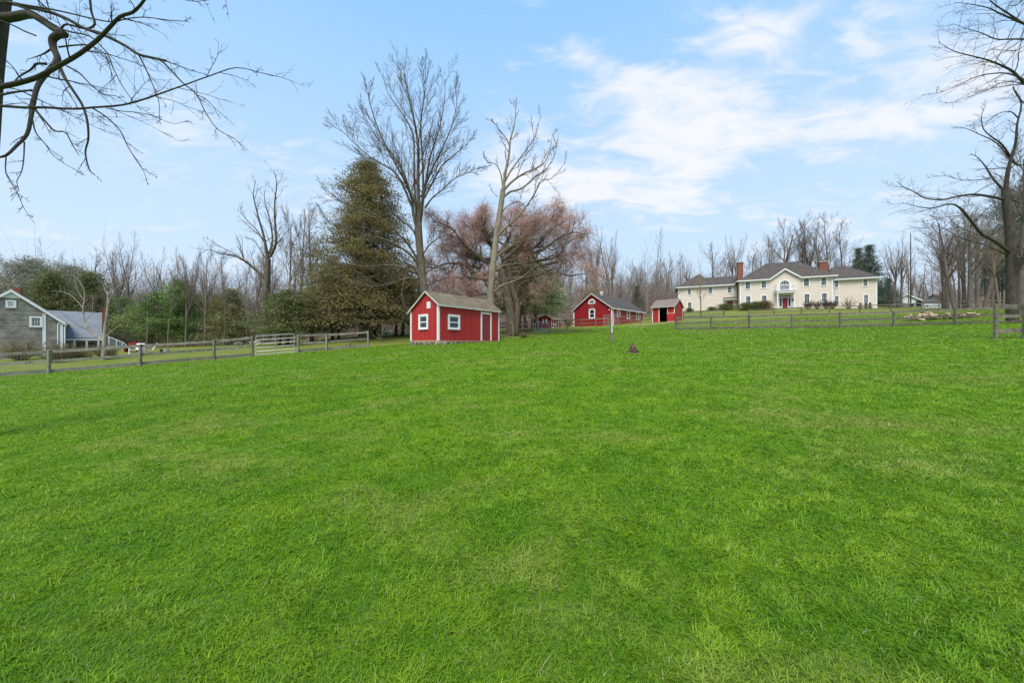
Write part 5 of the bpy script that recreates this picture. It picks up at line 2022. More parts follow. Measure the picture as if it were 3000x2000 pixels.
limb(T, 1, Z([(790, 1290), (720, 1180), (600, 1060), (480, 980), (350, 940), (230, 880)]), YA, 0.1224, 0.014, 14, dY=-3)
limb(T, 1, Z([(795, 1370), (700, 1330), (600, 1310), (480, 1320), (330, 1300), (180, 1260), (90, 1250)]), YA, 0.1224, 0.014, 15, dY=-4)
limb(T, 1, Z([(795, 1400), (720, 1390), (620, 1420), (520, 1440), (400, 1420), (290, 1400)]), YA, 0.0952, 0.012, 14, dY=-5)
limb(T, 1, Z([(800, 1420), (760, 1330), (720, 1340), (690, 1430), (685, 1520), (700, 1555)]), YA, 0.0544, 0.01, 7, dY=-5)
limb(T, 1, Z([(810, 1380), (880, 1330), (960, 1330), (1040, 1300)]), YA, 0.0816, 0.01, 9, dY=2)
limb(T, 1, Z([(810, 1250), (860, 1180), (940, 1130), (1000, 1120)]), YA, 0.0816, 0.01, 9, dY=-2)
finish_tree(T, 'maple_tree', 'tallest bare many-stemmed tree rising behind the left end of the near shed', 'tree', (W(1272, 990, YA)[0], YA, GZ(W(1272, 990, YA)[0], YA)), 'bark', 'twig')

# ---- pale leaning tree behind the shed's right end
LV = [dict(n=8, wob=.05), dict(n=9, wob=.06, up=.05, num=0, ang=28, len=.5, rad=.5, tip=.12),
      dict(n=7, wob=.13, up=.06, num=12, ang=42, len=.30, rad=.42, t0=.2, tip=.2, rmin=.018),
      dict(n=4, wob=.14, up=.08, num=6, ang=38, len=.45, rad=.5, t0=.2, tip=.35, rmin=.012),
      dict(n=3, wob=.15, up=.05, num=4, ang=38, len=.45, rad=.5, t0=.2, tip=.45, rmin=.009)]
T = Tree(23, LV)
YB = 31.0
limb(T, 0, [(1440, 985)] + Z([(1228, 1530), (1236, 1400), (1248, 1280), (1262, 1150), (1278, 1040), (1292, 950), (1305, 850)]), YB, 0.336, 0.216, 0)
limb(T, 1, Z([(1303, 860), (1320, 740), (1340, 640), (1350, 540), (1372, 460), (1380, 380), (1376, 300)]), YB, 0.154, 0.014, 11)
limb(T, 1, Z([(1345, 580), (1320, 530), (1280, 480), (1250, 440), (1215, 420)]), YB, 0.07, 0.012, 5)
limb(T, 1, Z([(1305, 850), (1292, 760), (1270, 705), (1240, 685), (1210, 680), (1185, 640)]), YB, 0.07, 0.012, 6, dY=-1)
limb(T, 1, Z([(1308, 850), (1370, 790), (1440, 745), (1510, 715), (1560, 680), (1590, 600), (1610, 500)]), YB, 0.119, 0.015, 10, dY=1)
limb(T, 1, Z([(1300, 900), (1350, 860), (1420, 840), (1500, 770), (1570, 720), (1620, 640), (1645, 500)]), YB, 0.112, 0.015, 10, dY=-1)
limb(T, 1, Z([(1262, 1150), (1310, 1090), (1370, 1040), (1440, 960), (1500, 870), (1540, 790), (1600, 780), (1690, 680)]), YB, 0.133, 0.015, 12, dY=-2)
limb(T, 1, Z([(1315, 800), (1360, 720), (1420, 640), (1470, 570), (1510, 500), (1535, 400)]), YB, 0.091, 0.012, 8, dY=1)
limb(T, 1, Z([(1290, 1000), (1330, 950), (1400, 920), (1450, 950), (1480, 900), (1520, 830)]), YB, 0.063, 0.012, 5, dY=1)
limb(T, 1, Z([(1262, 1260), (1310, 1220), (1380, 1180), (1440, 1155), (1540, 1130), (1600, 1110)]), YB, 0.084, 0.012, 9, dY=-2)
limb(T, 1, Z([(1258, 1345), (1310, 1310), (1400, 1300), (1470, 1290), (1540, 1270)]), YB, 0.063, 0.012, 7, dY=-1)
limb(T, 1, Z([(1252, 1475), (1290, 1440), (1340, 1420), (1420, 1385), (1470, 1345), (1540, 1290)]), YB, 0.119, 0.014, 9, dY=-2)
limb(T, 1, Z([(1270, 890), (1240, 860), (1215, 810)]), YB, 0.035, 0.01, 3)
finish_tree(T, 'leaning_tree', 'pale barked bare tree leaning right behind the right end of the near shed', 'tree', (W(1440, 985, YB)[0], YB, GZ(W(1440, 985, YB)[0], YB)), 'bark_pale', 'bark')

# ---- weeping tree with contorted limbs and pink twigs
LV = [dict(n=8, wob=.05), dict(n=9, wob=.12, num=0, ang=28, len=.5, rad=.5, tip=.12),
      dict(n=8, wob=.42, up=.10, num=11, ang=62, len=.44, rad=.5, t0=.12, tip=.3, rmin=.028),
      dict(n=6, wob=.42, up=.08, num=8, ang=60, len=.55, rad=.5, t0=.15, tip=.35, rmin=.018),
      dict(n=4, wob=.32, up=.10, droop=.3, num=6, ang=70, abs=1.3, len=.5, rad=.5, t0=.25, tip=.5, rmin=.010),
      dict(n=3, wob=.25, droop=.3, num=3, ang=60, abs=.8, len=.5, rad=.6, t0=.2, tip=.5, rmin=.0075)]
T = Tree(37, LV)
YC = 37.0
R = lambda pts: q_(pts, 1250, 550, 3.824)
limb(T, 0, [(1500, 978), (1496, 920), (1486, 860), (1470, 790)], YC, .5, .4, 0)
limb(T, 0, [(1510, 978), (1516, 900), (1500, 840), (1488, 780)], YC, .34, .25, 0)
limb(T, 1, R([(790, 1010), (640, 1020), (520, 1005), (380, 1010), (240, 1000), (120, 1045), (20, 1050)]), YC, .28, .03, 12, dY=-2)
limb(T, 1, R([(800, 900), (620, 980), (540, 960), (440, 830), (360, 740), (280, 700), (180, 690)]), YC, .30, .03, 13, dY=-1)
limb(T, 1, R([(790, 790), (640, 810), (540, 780), (450, 720), (410, 620), (350, 560), (240, 520)]), YC, .26, .03, 13, dY=2)
limb(T, 1, R([(790, 760), (720, 640), (620, 570), (540, 520), (520, 430), (470, 330)]), YC, .26, .03, 13, dY=1)
limb(T, 1, R([(790, 740), (700, 590), (660, 470), (620, 380), (640, 280)]), YC, .22, .03, 12, dY=-2)
limb(T, 1, R([(820, 740), (900, 600), (960, 480), (1000, 380), (980, 280)]), YC, .22, .03, 12, dY=2)
limb(T, 1, R([(830, 780), (980, 720), (1120, 720), (1240, 640), (1320, 540), (1420, 440), (1500, 400)]), YC, .28, .03, 14, dY=1)
limb(T, 1, R([(840, 820), (1000, 700), (1100, 590), (1150, 480), (1250, 400)]), YC, .22, .03, 12, dY=-2)
limb(T, 1, R([(860, 1040), (1000, 1010), (1180, 1000), (1340, 950), (1480, 960), (1620, 985), (1760, 965), (1850, 975)]), YC, .22, .02, 12, dY=-1)
limb(T, 1, R([(850, 880), (1050, 850), (1250, 820), (1450, 780), (1560, 640), (1680, 560)]), YC, .24, .02, 13, dY=2)
limb(T, 1, R([(780, 1200), (640, 1190), (500, 1210), (420, 1190), (340, 1230)]), YC, .17, .03, 6, dY=-1)
limb(T, 1, R([(700, 1010), (560, 1030), (420, 1110), (330, 1090), (230, 1150)]), YC, .13, .03, 6, dY=-2)
limb(T, 1, R([(620, 980), (520, 1080), (430, 1110), (520, 1220)]), YC, .1, .03, 4, dY=-1)
limb(T, 1, R([(700, 850), (560, 760), (430, 640), (300, 480), (180, 400), (60, 380)]), YC, .24, .03, 13, dY=-2)
limb(T, 1, R([(600, 900), (400, 860), (220, 850), (60, 900), (-60, 860)]), YC, .2, .03, 12, dY=1)
limb(T, 1, R([(830, 760), (1000, 620), (1180, 520), (1360, 380), (1480, 330)]), YC, .22, .03, 12, dY=-1)
limb(T, 1, R([(840, 860), (1080, 760), (1300, 700), (1480, 560), (1640, 500), (1760, 520)]), YC, .2, .03, 12, dY=-1)
limb(T, 1, R([(860, 960), (1100, 930), (1350, 860), (1560, 800), (1740, 700)]), YC, .18, .03, 11, dY=1)
E = thing('weeping_cherry', 'weeping tree with dark contorted limbs and pink budding twigs behind the shed', 'tree', (W(1500, 978, YC)[0], YC, GZ(W(1500, 978, YC)[0], YC)))
link('trunk', T.mesh('trunk', 'bark', [0, 1], (10, 8), E.location), None, E)
link('limbs', T.mesh('limbs', 'bark_dark', [2, 3], (8, 8, 5, 4), E.location), None, E)
link('crown', T.mesh('crown', 'twig_pink', [4, 5], (8, 8, 5, 4, 3, 3), E.location), None, E)

# ---- branches of the near tree at the upper left
LV = [dict(n=8, wob=.05), dict(n=9, wob=.06, num=0, ang=28, len=.5, rad=.5, tip=.12),
      dict(n=8, wob=.16, up=-.02, num=6, ang=42, len=.24, rad=.38, t0=.2, tip=.2, rmin=.0045, flat=1),
      dict(n=6, wob=.17, up=-.02, num=5, ang=45, len=.45, rad=.5, t0=.15, tip=.35, rmin=.0026),
      dict(n=4, wob=.2, up=.0, num=3, ang=45, len=.4, rad=.5, t0=.2, tip=.5, rmin=.0016)]
T = Tree(51, LV)
YN = 6.0
N2 = lambda pts: q_(pts, 0, 0, 2.24)
limb(T, 0, [(-150, 1330, 6.3), (-110, 900, 6.25), (-62, 500, 6.2), (-38, 200, 6.15), (-14, 0, 6.1), (10, -250, 6.0), (40, -600, 6.0)], YN, 0.2108, 0.1364, 0)
b0 = 34
limb(T, 1, N2([(20, 120, 6.1), (100, 110, 6.0), (200, 95, 5.8), (290, 145, 5.7), (360, 195, 5.6), (430, 228, 5.55)]), YN, 0.072, 0.0396, 1)
limb(T, 1, N2([(425, 222, 5.55), (380, 232, 5.5), (345, 262, 5.5), (352, 320, 5.5), (378, 385, 5.45), (345, 440, 5.4), (290, 500, 5.4), (245, 570, 5.35), (222, 660, 5.3), (205, 760, 5.25), (178, 880, 5.2), (110, 955, 5.1), (40, 1020, 5.0), (-30, 1035, 5.0)]), YN, 0.054, 0.01296, 6)
limb(T, 1, N2([(-60, 575), (0, 570), (120, 545), (250, 505), (390, 430), (520, 355), (640, 262), (720, 180), (790, 110), (870, 82), (925, 30), (960, -20)]), 5.0, 0.036, 0.01296, 7, dY=-.6)
limb(T, 1, N2([(-60, 700), (0, 695), (150, 706), (300, 706), (480, 715), (620, 705), (800, 690), (950, 650), (1080, 605), (1220, 555), (1400, 490), (1550, 445), (1700, 475), (1790, 500)]), 4.9, 0.02016, 0.003, 10, dY=-.4)
limb(T, 1, N2([(60, 20), (200, 50), (330, 82), (450, 130), (550, 185), (700, 240), (820, 300), (910, 358), (1000, 380), (1090, 400)]), 5.6, 0.0288, 0.01584, 8, dY=-.3)
limb(T, 1, N2([(1085, 400), (1180, 435), (1280, 470), (1350, 487)]), 5.3, 0.00864, 0.003, 4)
limb(T, 1, N2([(1065, 402), (1120, 460), (1200, 545), (1290, 622), (1350, 740), (1430, 850), (1540, 912), (1630, 990)]), 5.3, 0.01296, 0.003, 6)
limb(T, 1, N2([(1290, 622), (1350, 650), (1410, 710), (1480, 770), (1545, 830)]), 5.3, 0.00648, 0.002, 4)
limb(T, 1, N2([(-20, 8), (200, 40), (400, 75), (600, 122), (740, 145), (840, 122), (960, 115), (1100, 133), (1230, 142)]), 5.2, 0.01296, 0.004, 7)
limb(T, 1, N2([(90, 30), (220, 80), (330, 150), (440, 205), (580, 235), (660, 300), (715, 370), (740, 440), (800, 560), (870, 660), (930, 730)]), 5.0, 0.0144, 0.003, 8)
limb(T, 1, N2([(392, 440), (430, 520), (490, 610), (540, 690), (572, 790), (580, 910), (560, 1000), (585, 1110), (620, 1148)]), 5.0, 0.0216, 0.006, 6)
limb(T, 1, N2([(440, 435), (520, 480), (600, 560), (680, 620), (760, 630), (830, 680)]), 5.0, 0.01152, 0.003, 6)
limb(T, 1, N2([(610, 712), (700, 770), (790, 860), (835, 955), (900, 1060), (940, 1120), (960, 1170)]), 4.8, 0.01008, 0.002, 6)
limb(T, 1, N2([(235, 725), (300, 800), (360, 860), (430, 870), (480, 960), (520, 1020)]), 5.2, 0.01584, 0.004, 5)
limb(T, 1, N2([(215, 790), (235, 870), (300, 950), (350, 1020), (450, 1090), (550, 1145)]), 5.1, 0.00936, 0.002, 4)
limb(T, 1, N2([(40, 1030), (40, 1140), (110, 1260), (160, 1370), (230, 1470)]), 5.0, 0.0072, 0.002, 4)
limb(T, 1, N2([(160, 930), (155, 1050), (140, 1130), (110, 1190), (120, 1250), (70, 1320)]), 5.0, 0.00792, 0.002, 4)
limb(T, 1, N2([(910, 360), (960, 460), (990, 530), (1030, 620), (1045, 690), (1045, 760)]), 5.4, 0.01008, 0.003, 4)
limb(T, 1, N2([(-10, 130), (90, 170), (160, 205), (235, 235)]), 5.0, 0.00864, 0.01, 1)
limb(T, 1, N2([(700, 710), (800, 730), (900, 738), (1000, 760), (1140, 812), (1240, 788)]), 4.7, 0.00648, 0.002, 4)
limb(T, 1, N2([(300, 420), (240, 420), (200, 460), (130, 500), (90, 540)]), 5.3, 0.01872, 0.006, 3)
limb(T, 1, N2([(-10, 510), (40, 570), (120, 590), (230, 640), (330, 690), (450, 740), (620, 765), (830, 770)]), 5.4, 0.01008, 0.002, 7)
limb(T, 1, N2([(0, 625), (100, 605), (210, 592)]), 5.2, 0.0144, 0.012, 2)
limb(T, 1, N2([(385, 310), (470, 300), (560, 295), (620, 310), (690, 360), (720, 440), (760, 560)]), 5.1, 0.01152, 0.003, 6)
limb(T, 1, N2([(590, -10), (600, 80), (622, 160), (560, 190), (440, 160), (400, 190)]), 5.5, 0.0144, 0.01296, 3)
limb(T, 1, N2([(1180, -6), (1270, 10), (1340, 5), (1400, -10)]), 5.5, 0.00432, 0.004, 4)
limb(T, 1, N2([(1480, -10), (1490, 60), (1505, 130)]), 5.5, 0.00288, 0.002, 3)
limb(T, 1, N2([(1335, 0), (1370, 60), (1410, 155)]), 5.5, 0.00288, 0.002, 2)
limb(T, 1, N2([(240, -20), (270, 50), (320, 120)]), 5.5, 0.00864, 0.005, 2)
limb(T, 1, N2([(300, -20), (320, 60), (335, 130)]), 5.3, 0.00864, 0.004, 2)
finish_tree(T, 'old_tree', 'nearest tree with mossy crooked bare limbs reaching in from the upper left', 'tree', (W(-150, 1330, 6.3)[0], 6.3, GZ(W(-150, 1330, 6.3)[0], 6.3)), 'bark_moss', 'bark_dark', split=1, sides=(16, 8, 5, 4, 3))

# ---- big spreading tree at the right
LV = [dict(n=8, wob=.05), dict(n=9, wob=.06, num=0, ang=28, len=.5, rad=.5, tip=.12),
      dict(n=7, wob=.2, up=.03, num=12, ang=48, len=.26, rad=.4, t0=.12, tip=.2, rmin=.012, flat=1),
      dict(n=5, wob=.2, up=.03, num=6, ang=45, len=.42, rad=.5, t0=.15, tip=.35, rmin=.007),
      dict(n=3, wob=.2, up=.02, num=4, ang=42, len=.42, rad=.5, t0=.2, tip=.5, rmin=.0045)]
T = Tree(63, LV)
YR = 27.0
Q = lambda pts: q_(pts, 2500, 0, 1.65)
limb(T, 0, [(2966, 950)] + Q([(765, 1500), (762, 1300), (756, 1120), (742, 1000), (735, 920)]), YR, 0.341, 0.2232, 2)
limb(T, 1, Q([(735, 940), (745, 840), (762, 770), (785, 690), (792, 600), (812, 500), (770, 420)]), YR, 0.1488, 0.0248, 11, dY=-1)
limb(T, 1, Q([(740, 965), (650, 948), (580, 940), (500, 950), (430, 965), (350, 958), (290, 925), (245, 905), (212, 878)]), YR, 0.1054, 0.014, 13, dY=-2)
limb(T, 1, Q([(760, 1225), (690, 1170), (620, 1130), (570, 1070), (520, 1010), (470, 985), (390, 1005), (320, 1000), (235, 980)]), YR, 0.124, 0.014, 13, dY=-3)
limb(T, 1, Q([(737, 930), (690, 880), (660, 840), (635, 800), (600, 760), (565, 742)]), YR, 0.093, 0.014, 8, dY=1)
limb(T, 1, Q([(764, 765), (720, 700), (680, 670), (630, 625), (620, 560), (640, 510)]), YR, 0.0682, 0.012, 9, dY=-1)
limb(T, 1, Q([(762, 772), (690, 690), (610, 650), (540, 620), (490, 615)]), YR, 0.0496, 0.012, 8, dY=1)
limb(T, 1, Q([(760, 770), (800, 800), (840, 780), (880, 740)]), YR, 0.0868, 0.0186, 6)
limb(T, 1, Q([(796, 570), (760, 540), (700, 550), (640, 590), (560, 610)]), YR, 0.0434, 0.01, 8)
limb(T, 1, Q([(760, 1240), (700, 1210), (620, 1180), (520, 1150), (430, 1100), (330, 1075)]), YR, 0.0558, 0.01, 9, dY=-1)
limb(T, 1, Q([(680, 860), (600, 870), (520, 870), (450, 850), (360, 860)]), YR, 0.0372, 0.01, 8, dY=1)
limb(T, 1, Q([(737, 925), (760, 960), (840, 1000), (900, 1030)]), YR, 0.062, 0.01, 6, dY=1)
finish_tree(T, 'spreading_tree', 'large bare tree with wide crooked limbs rising by the right edge', 'tree', (W(2966, 950, YR)[0], YR, GZ(W(2966, 950, YR)[0], YR)), 'bark_dark', 'twig')
# ---- tree outside the frame on the right whose branches hang in
T = Tree(71, [dict(l) for l in LV])
for l, k in zip(T.S[2:], (.006, .0035, .0022)):
    l['rmin'] = k
YQ = 13.0
limb(T, 0, [(3300, 1060), (3290, 700), (3270, 400), (3240, 100), (3230, -300)], YQ, 0.2232, 0.124, 0)
limb(T, 1, Q([(1240, 420), (1050, 440), (900, 440), (825, 400), (770, 345), (700, 310), (640, 288), (560, 268), (480, 245), (410, 203)]), YQ, 0.0682, 0.006, 15, t0=.3)
limb(T, 1, Q([(900, 440), (825, 385), (740, 355), (660, 358), (600, 370), (520, 405), (440, 440), (330, 462)]), YQ, 0.031, 0.005, 13)
limb(T, 1, Q([(900, 430), (800, 400), (720, 400), (640, 440), (520, 480), (420, 512)]), YQ, 0.0217, 0.004, 10)
limb(T, 1, Q([(1230, 260), (1000, 240), (860, 195), (760, 190), (690, 190), (620, 160), (550, 140), (480, 115)]), YQ, 0.0434, 0.005, 15, t0=.3)
limb(T, 1, Q([(1220, 180), (950, 150), (825, 115), (760, 88), (700, 62), (650, 38), (560, 20), (490, 12)]), YQ, 0.0496, 0.006, 15, t0=.3)
limb(T, 1, Q([(830, 120), (740, 60), (680, 20), (640, -20)]), YQ, 0.031, 0.0124, 6)
limb(T, 1, Q([(860, 195), (800, 240), (760, 245), (690, 240)]), YQ, 0.0124, 0.005, 5)
limb(T, 1, Q([(1240, 500), (1050, 520), (900, 520), (830, 500), (790, 460), (770, 420)]), YQ, 0.0372, 0.01, 8)
limb(T, 1, Q([(1240, 40), (1000, 0), (850, -30), (800, 20), (760, 30)]), YQ, 0.0372, 0.01, 6)
finish_tree(T, 'overhanging_tree', 'bare tree beyond the right edge whose thin branches hang in high up', 'tree', (W(3300, 1060, YQ)[0], YQ, GZ(W(3300, 1060, YQ)[0], YQ)), 'bark_moss', 'twig')

# ---- peeling white-barked tree by the shingled house
LV = [dict(n=8, wob=.05), dict(n=9, wob=.06, num=0, ang=28, len=.5, rad=.5, tip=.12),
      dict(n=6, wob=.2, up=.03, num=7, ang=45, len=.33, rad=.4, t0=.25, tip=.2, rmin=.012),
      dict(n=4, wob=.2, up=.03, num=4, ang=45, len=.42, rad=.5, t0=.15, tip=.35, rmin=.007)]
T = Tree(83, LV)
YP = 26.5
X3 = lambda pts: q_(pts, 0, 700, 3.484)
limb(T, 0, X3([(1060, 1235), (1062, 1150), (1066, 1060), (1072, 960), (1080, 870), (1090, 800), (1100, 700), (1105, 600), (1100, 540)]), YP, 0.1612, 0.0558, 0)
limb(T, 1, X3([(1100, 700), (1120, 620), (1150, 570), (1185, 500), (1270, 450), (1350, 420), (1410, 340)]), YP, 0.056, 0.012, 5)
limb(T, 1, X3([(1055, 1040), (1000, 1000), (940, 960), (900, 900), (860, 830), (850, 700), (862, 600), (850, 500), (760, 380), (640, 370)]), YP, 0.091, 0.015, 9)
limb(T, 1, X3([(856, 620), (800, 540), (760, 400), (755, 280), (770, 200)]), YP, 0.035, 0.012, 6)
limb(T, 1, X3([(845, 700), (790, 640), (720, 570), (620, 540), (520, 530)]), YP, 0.035, 0.01, 6)
limb(T, 1, X3([(1090, 990), (1140, 940), (1190, 900), (1240, 868)]), YP, 0.042, 0.0245, 0)
limb(T, 1, X3([(940, 760), (945, 700), (950, 620), (930, 560)]), YP + 1.5, 0.028, 0.01, 4)
limb(T, 1, X3([(1095, 560), (1060, 480), (1090, 400)]), YP, 0.035, 0.01, 4)
finish_tree(T, 'dead_birch', 'half dead pale barked tree with peeling forked trunk in front of the blue roof', 'tree', (W(304, 1047, YP)[0], YP, GZ(W(304, 1047, YP)[0], YP)), 'bark_birch', 'twig_far')

# ---- tall forked tree and lean limb left of the cedar
LV = [dict(n=8, wob=.05), dict(n=9, wob=.06, num=0, ang=28, len=.5, rad=.5, tip=.12),
      dict(n=7, wob=.15, up=.06, num=9, ang=40, len=.33, rad=.4, t0=.2, tip=.2, rmin=.018),
      dict(n=4, wob=.16, up=.05, num=5, ang=42, len=.42, rad=.5, t0=.15, tip=.35, rmin=.012),
      dict(n=3, wob=.16, up=.05, num=3, ang=42, len=.42, rad=.5, t0=.15, tip=.35, rmin=.008)]
T = Tree(91, LV)
YF = 42.0
V8 = lambda pts: q_(pts, 500, 450, 2.851)
limb(T, 0, V8([(805, 1560), (800, 1400), (800, 1250), (800, 1120), (806, 1000), (812, 880)]), YF, .46, .3, 3)
limb(T, 1, V8([(812, 900), (795, 780), (765, 640), (740, 560), (700, 400), (690, 330), (712, 220)]), YF, .2, .02, 11)
limb(T, 1, V8([(815, 880), (840, 780), (850, 700), (830, 560), (790, 420), (780, 300)]), YF, .17, .02, 10, dY=1)
limb(T, 1, V8([(830, 860), (880, 740), (870, 560), (870, 400), (885, 250), (858, 130)]), YF, .19, .02, 11, dY=-1)
limb(T, 1, V8([(805, 1090), (760, 1020), (700, 960), (650, 920), (590, 880), (530, 850), (470, 840), (400, 830), (310, 800), (240, 850)]), YF, .2, .015, 11, dY=-2)
limb(T, 1, V8([(610, 890), (590, 820), (575, 740), (540, 680)]), YF, .07, .015, 5)
limb(T, 1, V8([(600, 885), (520, 830), (440, 790), (370, 750), (290, 705)]), YF, .07, .012, 7)
limb(T, 1, V8([(780, 740), (720, 640), (640, 560), (590, 490), (580, 440)]), YF, .09, .012, 7)
limb(T, 1, V8([(795, 880), (740, 790), (690, 720), (620, 700)]), YF, .08, .012, 6)
finish_tree(T, 'forked_tree', 'tall bare forked tree with one long limb leaning left, left of the cedar', 'tree', (W(782, 1000, YF)[0], YF, GZ(W(782, 1000, YF)[0], YF)), 'bark', 'twig')

# ------------------------------------------------------------------ evergreens
def cloud(rng, C, size, k, spread, tint, flat=.5, up=None):
    """k leaf triangles round each centre"""
    N = len(C)
    c = np.repeat(C, k, axis=0)
    off = rng.normal(size=(N * k, 3)) * np.repeat(spread, k)[:, None] if np.ndim(spread) else rng.normal(size=(N * k, 3)) * spread
    off[:, 2] *= flat
    c = c + off
    a = rng.normal(size=(N * k, 3))
    a[:, 2] *= .6
    a /= np.linalg.norm(a, axis=1, keepdims=True)
    b_ = rng.normal(size=(N * k, 3))
    b_ = np.cross(a, b_)
    b_ /= np.linalg.norm(b_, axis=1, keepdims=True)
    s = size * rng.uniform(.6, 1.4, size=(N * k, 1))
    v = np.stack([c - b_ * s * .26, c + b_ * s * .26, c + a * s], 1).reshape(-1, 3)
    t = np.repeat(tint, k) + rng.normal(size=N * k) * .13
    return v, np.repeat(np.clip(t, 0, 1), 3)


def evergreen(seed, H, R, prof, nb, size, k=7, z0=.1, droop=.15, per=9, spread=.28, lumps=.25, flat=.5, trunk_r=.2, mt='bark_dark', ml='leaf_hemlock', clump_t=.5, stems=None):
    """prof(t) crown radius factor at height fraction t; clumps sit along nb branches that leave the trunk"""
    rng = np.random.default_rng(seed)
    rn = random.Random(seed)
    T = Tree(seed, [dict(n=8, wob=.02), dict(n=4, wob=.06, tip=.2)])
    stems = stems or [((0, 0), (0, 0), trunk_r)]
    for (b0_, b1_, r_) in stems:
        pts = smooth_path([Vector((b0_[0], b0_[1], -.15)), Vector((b0_[0] * .6 + b1_[0] * .4, b0_[1] * .6 + b1_[1] * .4, H * .3)), Vector((b1_[0], b1_[1], H * .7)), Vector((b1_[0] * .4, b1_[1] * .4, H * .97))], 3)
        T.add(0, pts, [r_ * (1 - .93 * i / (len(pts) - 1)) * (1.25 if i == 0 else 1) for i in range(len(pts))])
    C, TN, SP = [], [], []
    for j in range(nb):
        t = z0 + (1 - z0) * (j + rng.random()) / nb
        an = j * 2.4 + rng.normal() * .5
        rad = R * prof(t) * (1 + lumps * (rng.random() * 2 - 1) + .12 * math.sin(3 * an + 9 * t))
        if rad < .1:
            rad = .1
        d = Vector((math.cos(an), math.sin(an), rng.normal() * .06 + .1))
        p = Vector((0, 0, t * H * .97))
        pts = [p]
        for i in range(4):
            d.z -= droop * .5
            p = p + d.normalized() * rad / 4
            pts.append(p)
        T.add(1, pts, [max(.02, trunk_r * .22 * (1 - t)) * (1 - .7 * i / 4) for i in range(5)])
        bt = rng.normal() * .16 + clump_t
        m_ = max(3, int(per * (rad / R) ** .8 + 1.5))
        for i in range(m_):
            f = .28 + .74 * (i + rng.random()) / m_
            i0 = min(int(f * 4), 3)
            q0 = pts[i0].lerp(pts[i0 + 1], min(1.15, f * 4 - i0))
            C.append(tuple(q0 + Vector((rng.normal() * .18, rng.normal() * .18, rng.normal() * .1)) * rad * .6))
            TN.append(bt + .1 * f)
            SP.append(spread * (.7 + .6 * f))
    v, tn = cloud(rng, np.array(C), size, k, np.array(SP), np.array(TN), flat)
    fc = np.arange(len(v)).reshape(-1, 3)
    return T, mesh_np('crown', v, fc, ml, tn), mt


def place_evergreen(built, name, label, base, rz=0, s=1, group=None, sides=(8, 4)):
    T, leaf, mt = built
    E = thing(name, label, 'tree', base, rz, group)
    E.scale = (s, s, s) if not isinstance(s, tuple) else s
    link('trunk', T.mesh('trunk', mt, None, sides), None, E)
    link('crown', leaf, None, E)
    remember(E)
    return E


def dup(E, base, rz, s, label=None, group=None):
    c = copy_tree(E)
    c.location = base
    c.rotation_euler = (0, 0, rz)
    c.scale = s if isinstance(s, tuple) else (s, s, s)
    if label:
        c['label'] = label
    if group:
        c['group'] = group
    elif 'group' in c:
        del c['group']
    return c


cone = lambda p=1.0: (lambda t: max(0.05, (1 - t)) ** p)
column = lambda t: (.55 + .45 * math.sin(math.pi * min(1, t * 1.1 + .15))) * (1 if t < .85 else max(.15, (1 - t) / .15))
dome = lambda t: math.sqrt(max(.02, 1 - (2 * t - .85) ** 2 * .9)) if t < .98 else .2
# the big cedar
YD = 38.5
bx = W(1080, 992, YD)[0]
built = evergreen(101, 19.6, 6.6, lambda t: (1.0 if t < .12 else 1.0 - .12 * t) * max(.0, (1 - t * .97)) ** .50 * (1 if t < .93 else .8), 330, .17, 30, .12, .26, 16, .36, .42, .34, .55, 'bark_dark', 'leaf_cedar', .5,
                  stems=[((-.5, 0), (.1, 0), .5), ((.25, .1), (-.2, .1), .45), ((1.15, -.2), (1.6, 0), .26), ((.6, .4), (.2, .5), .35)])
place_evergreen(built, 'cedar_tree', 'huge olive brown cedar with several leaning dark trunks left of the near shed', (bx, YD, GZ(bx, YD)))
# low dark hemlock left of the cedar
built = evergreen(103, 8.5, 3.6, dome, 110, .17, 22, .25, .3, 10, .30, .45, .32, .2, 'bark_dark', 'leaf_hemlock', .45, stems=[((0, 0), (.9, 0), .2), ((-.9, 0), (-.2, .3), .17)])
low = place_evergreen(built, 'hemlock_tree', 'low spreading dark green hemlock on leaning trunks right of the metal gate', (*xy(840, 35.5), GZ(*xy(840, 35.5))), 0, (.85, .85, .66))
dup(low, (*xy(915, 39), GZ(*xy(915, 39))), 2.0, (.85, .85, .72), 'dark green hemlock low between the metal gate and the cedar')
dup(low, (*xy(975, 41), GZ(*xy(975, 41))), 4.0, (.75, .75, 1.15), 'dark hemlock standing against the left side of the big cedar')
dup(low, (*xy(1178, 41.5), GZ(*xy(1178, 41.5))), 1.0, (1.0, 1.0, .95), 'dark hemlock hanging low between the cedar and the near shed')
# olive evergreens behind the gate
built = evergreen(105, 9.0, 3.2, cone(.7), 120, .16, 24, .05, .2, 10, .30, .45, .4, .18, 'bark_dark', 'leaf_olive', .5)
ol = place_evergreen(built, 'olive_evergreen', 'broad olive green evergreen behind the fence left of the metal gate', (*xy(680, 42), GZ(*xy(680, 42))), 0, (1.0, 1.0, .74))
dup(ol, (*xy(635, 46), GZ(*xy(635, 46))), 2.2, (.7, .7, .72), 'second olive evergreen just left of the broad one behind the left fence')
dup(ol, (*xy(870, 47), GZ(*xy(870, 47))), 1.2, (.8, .8, .62), 'olive evergreen between the forked tree and the cedar')
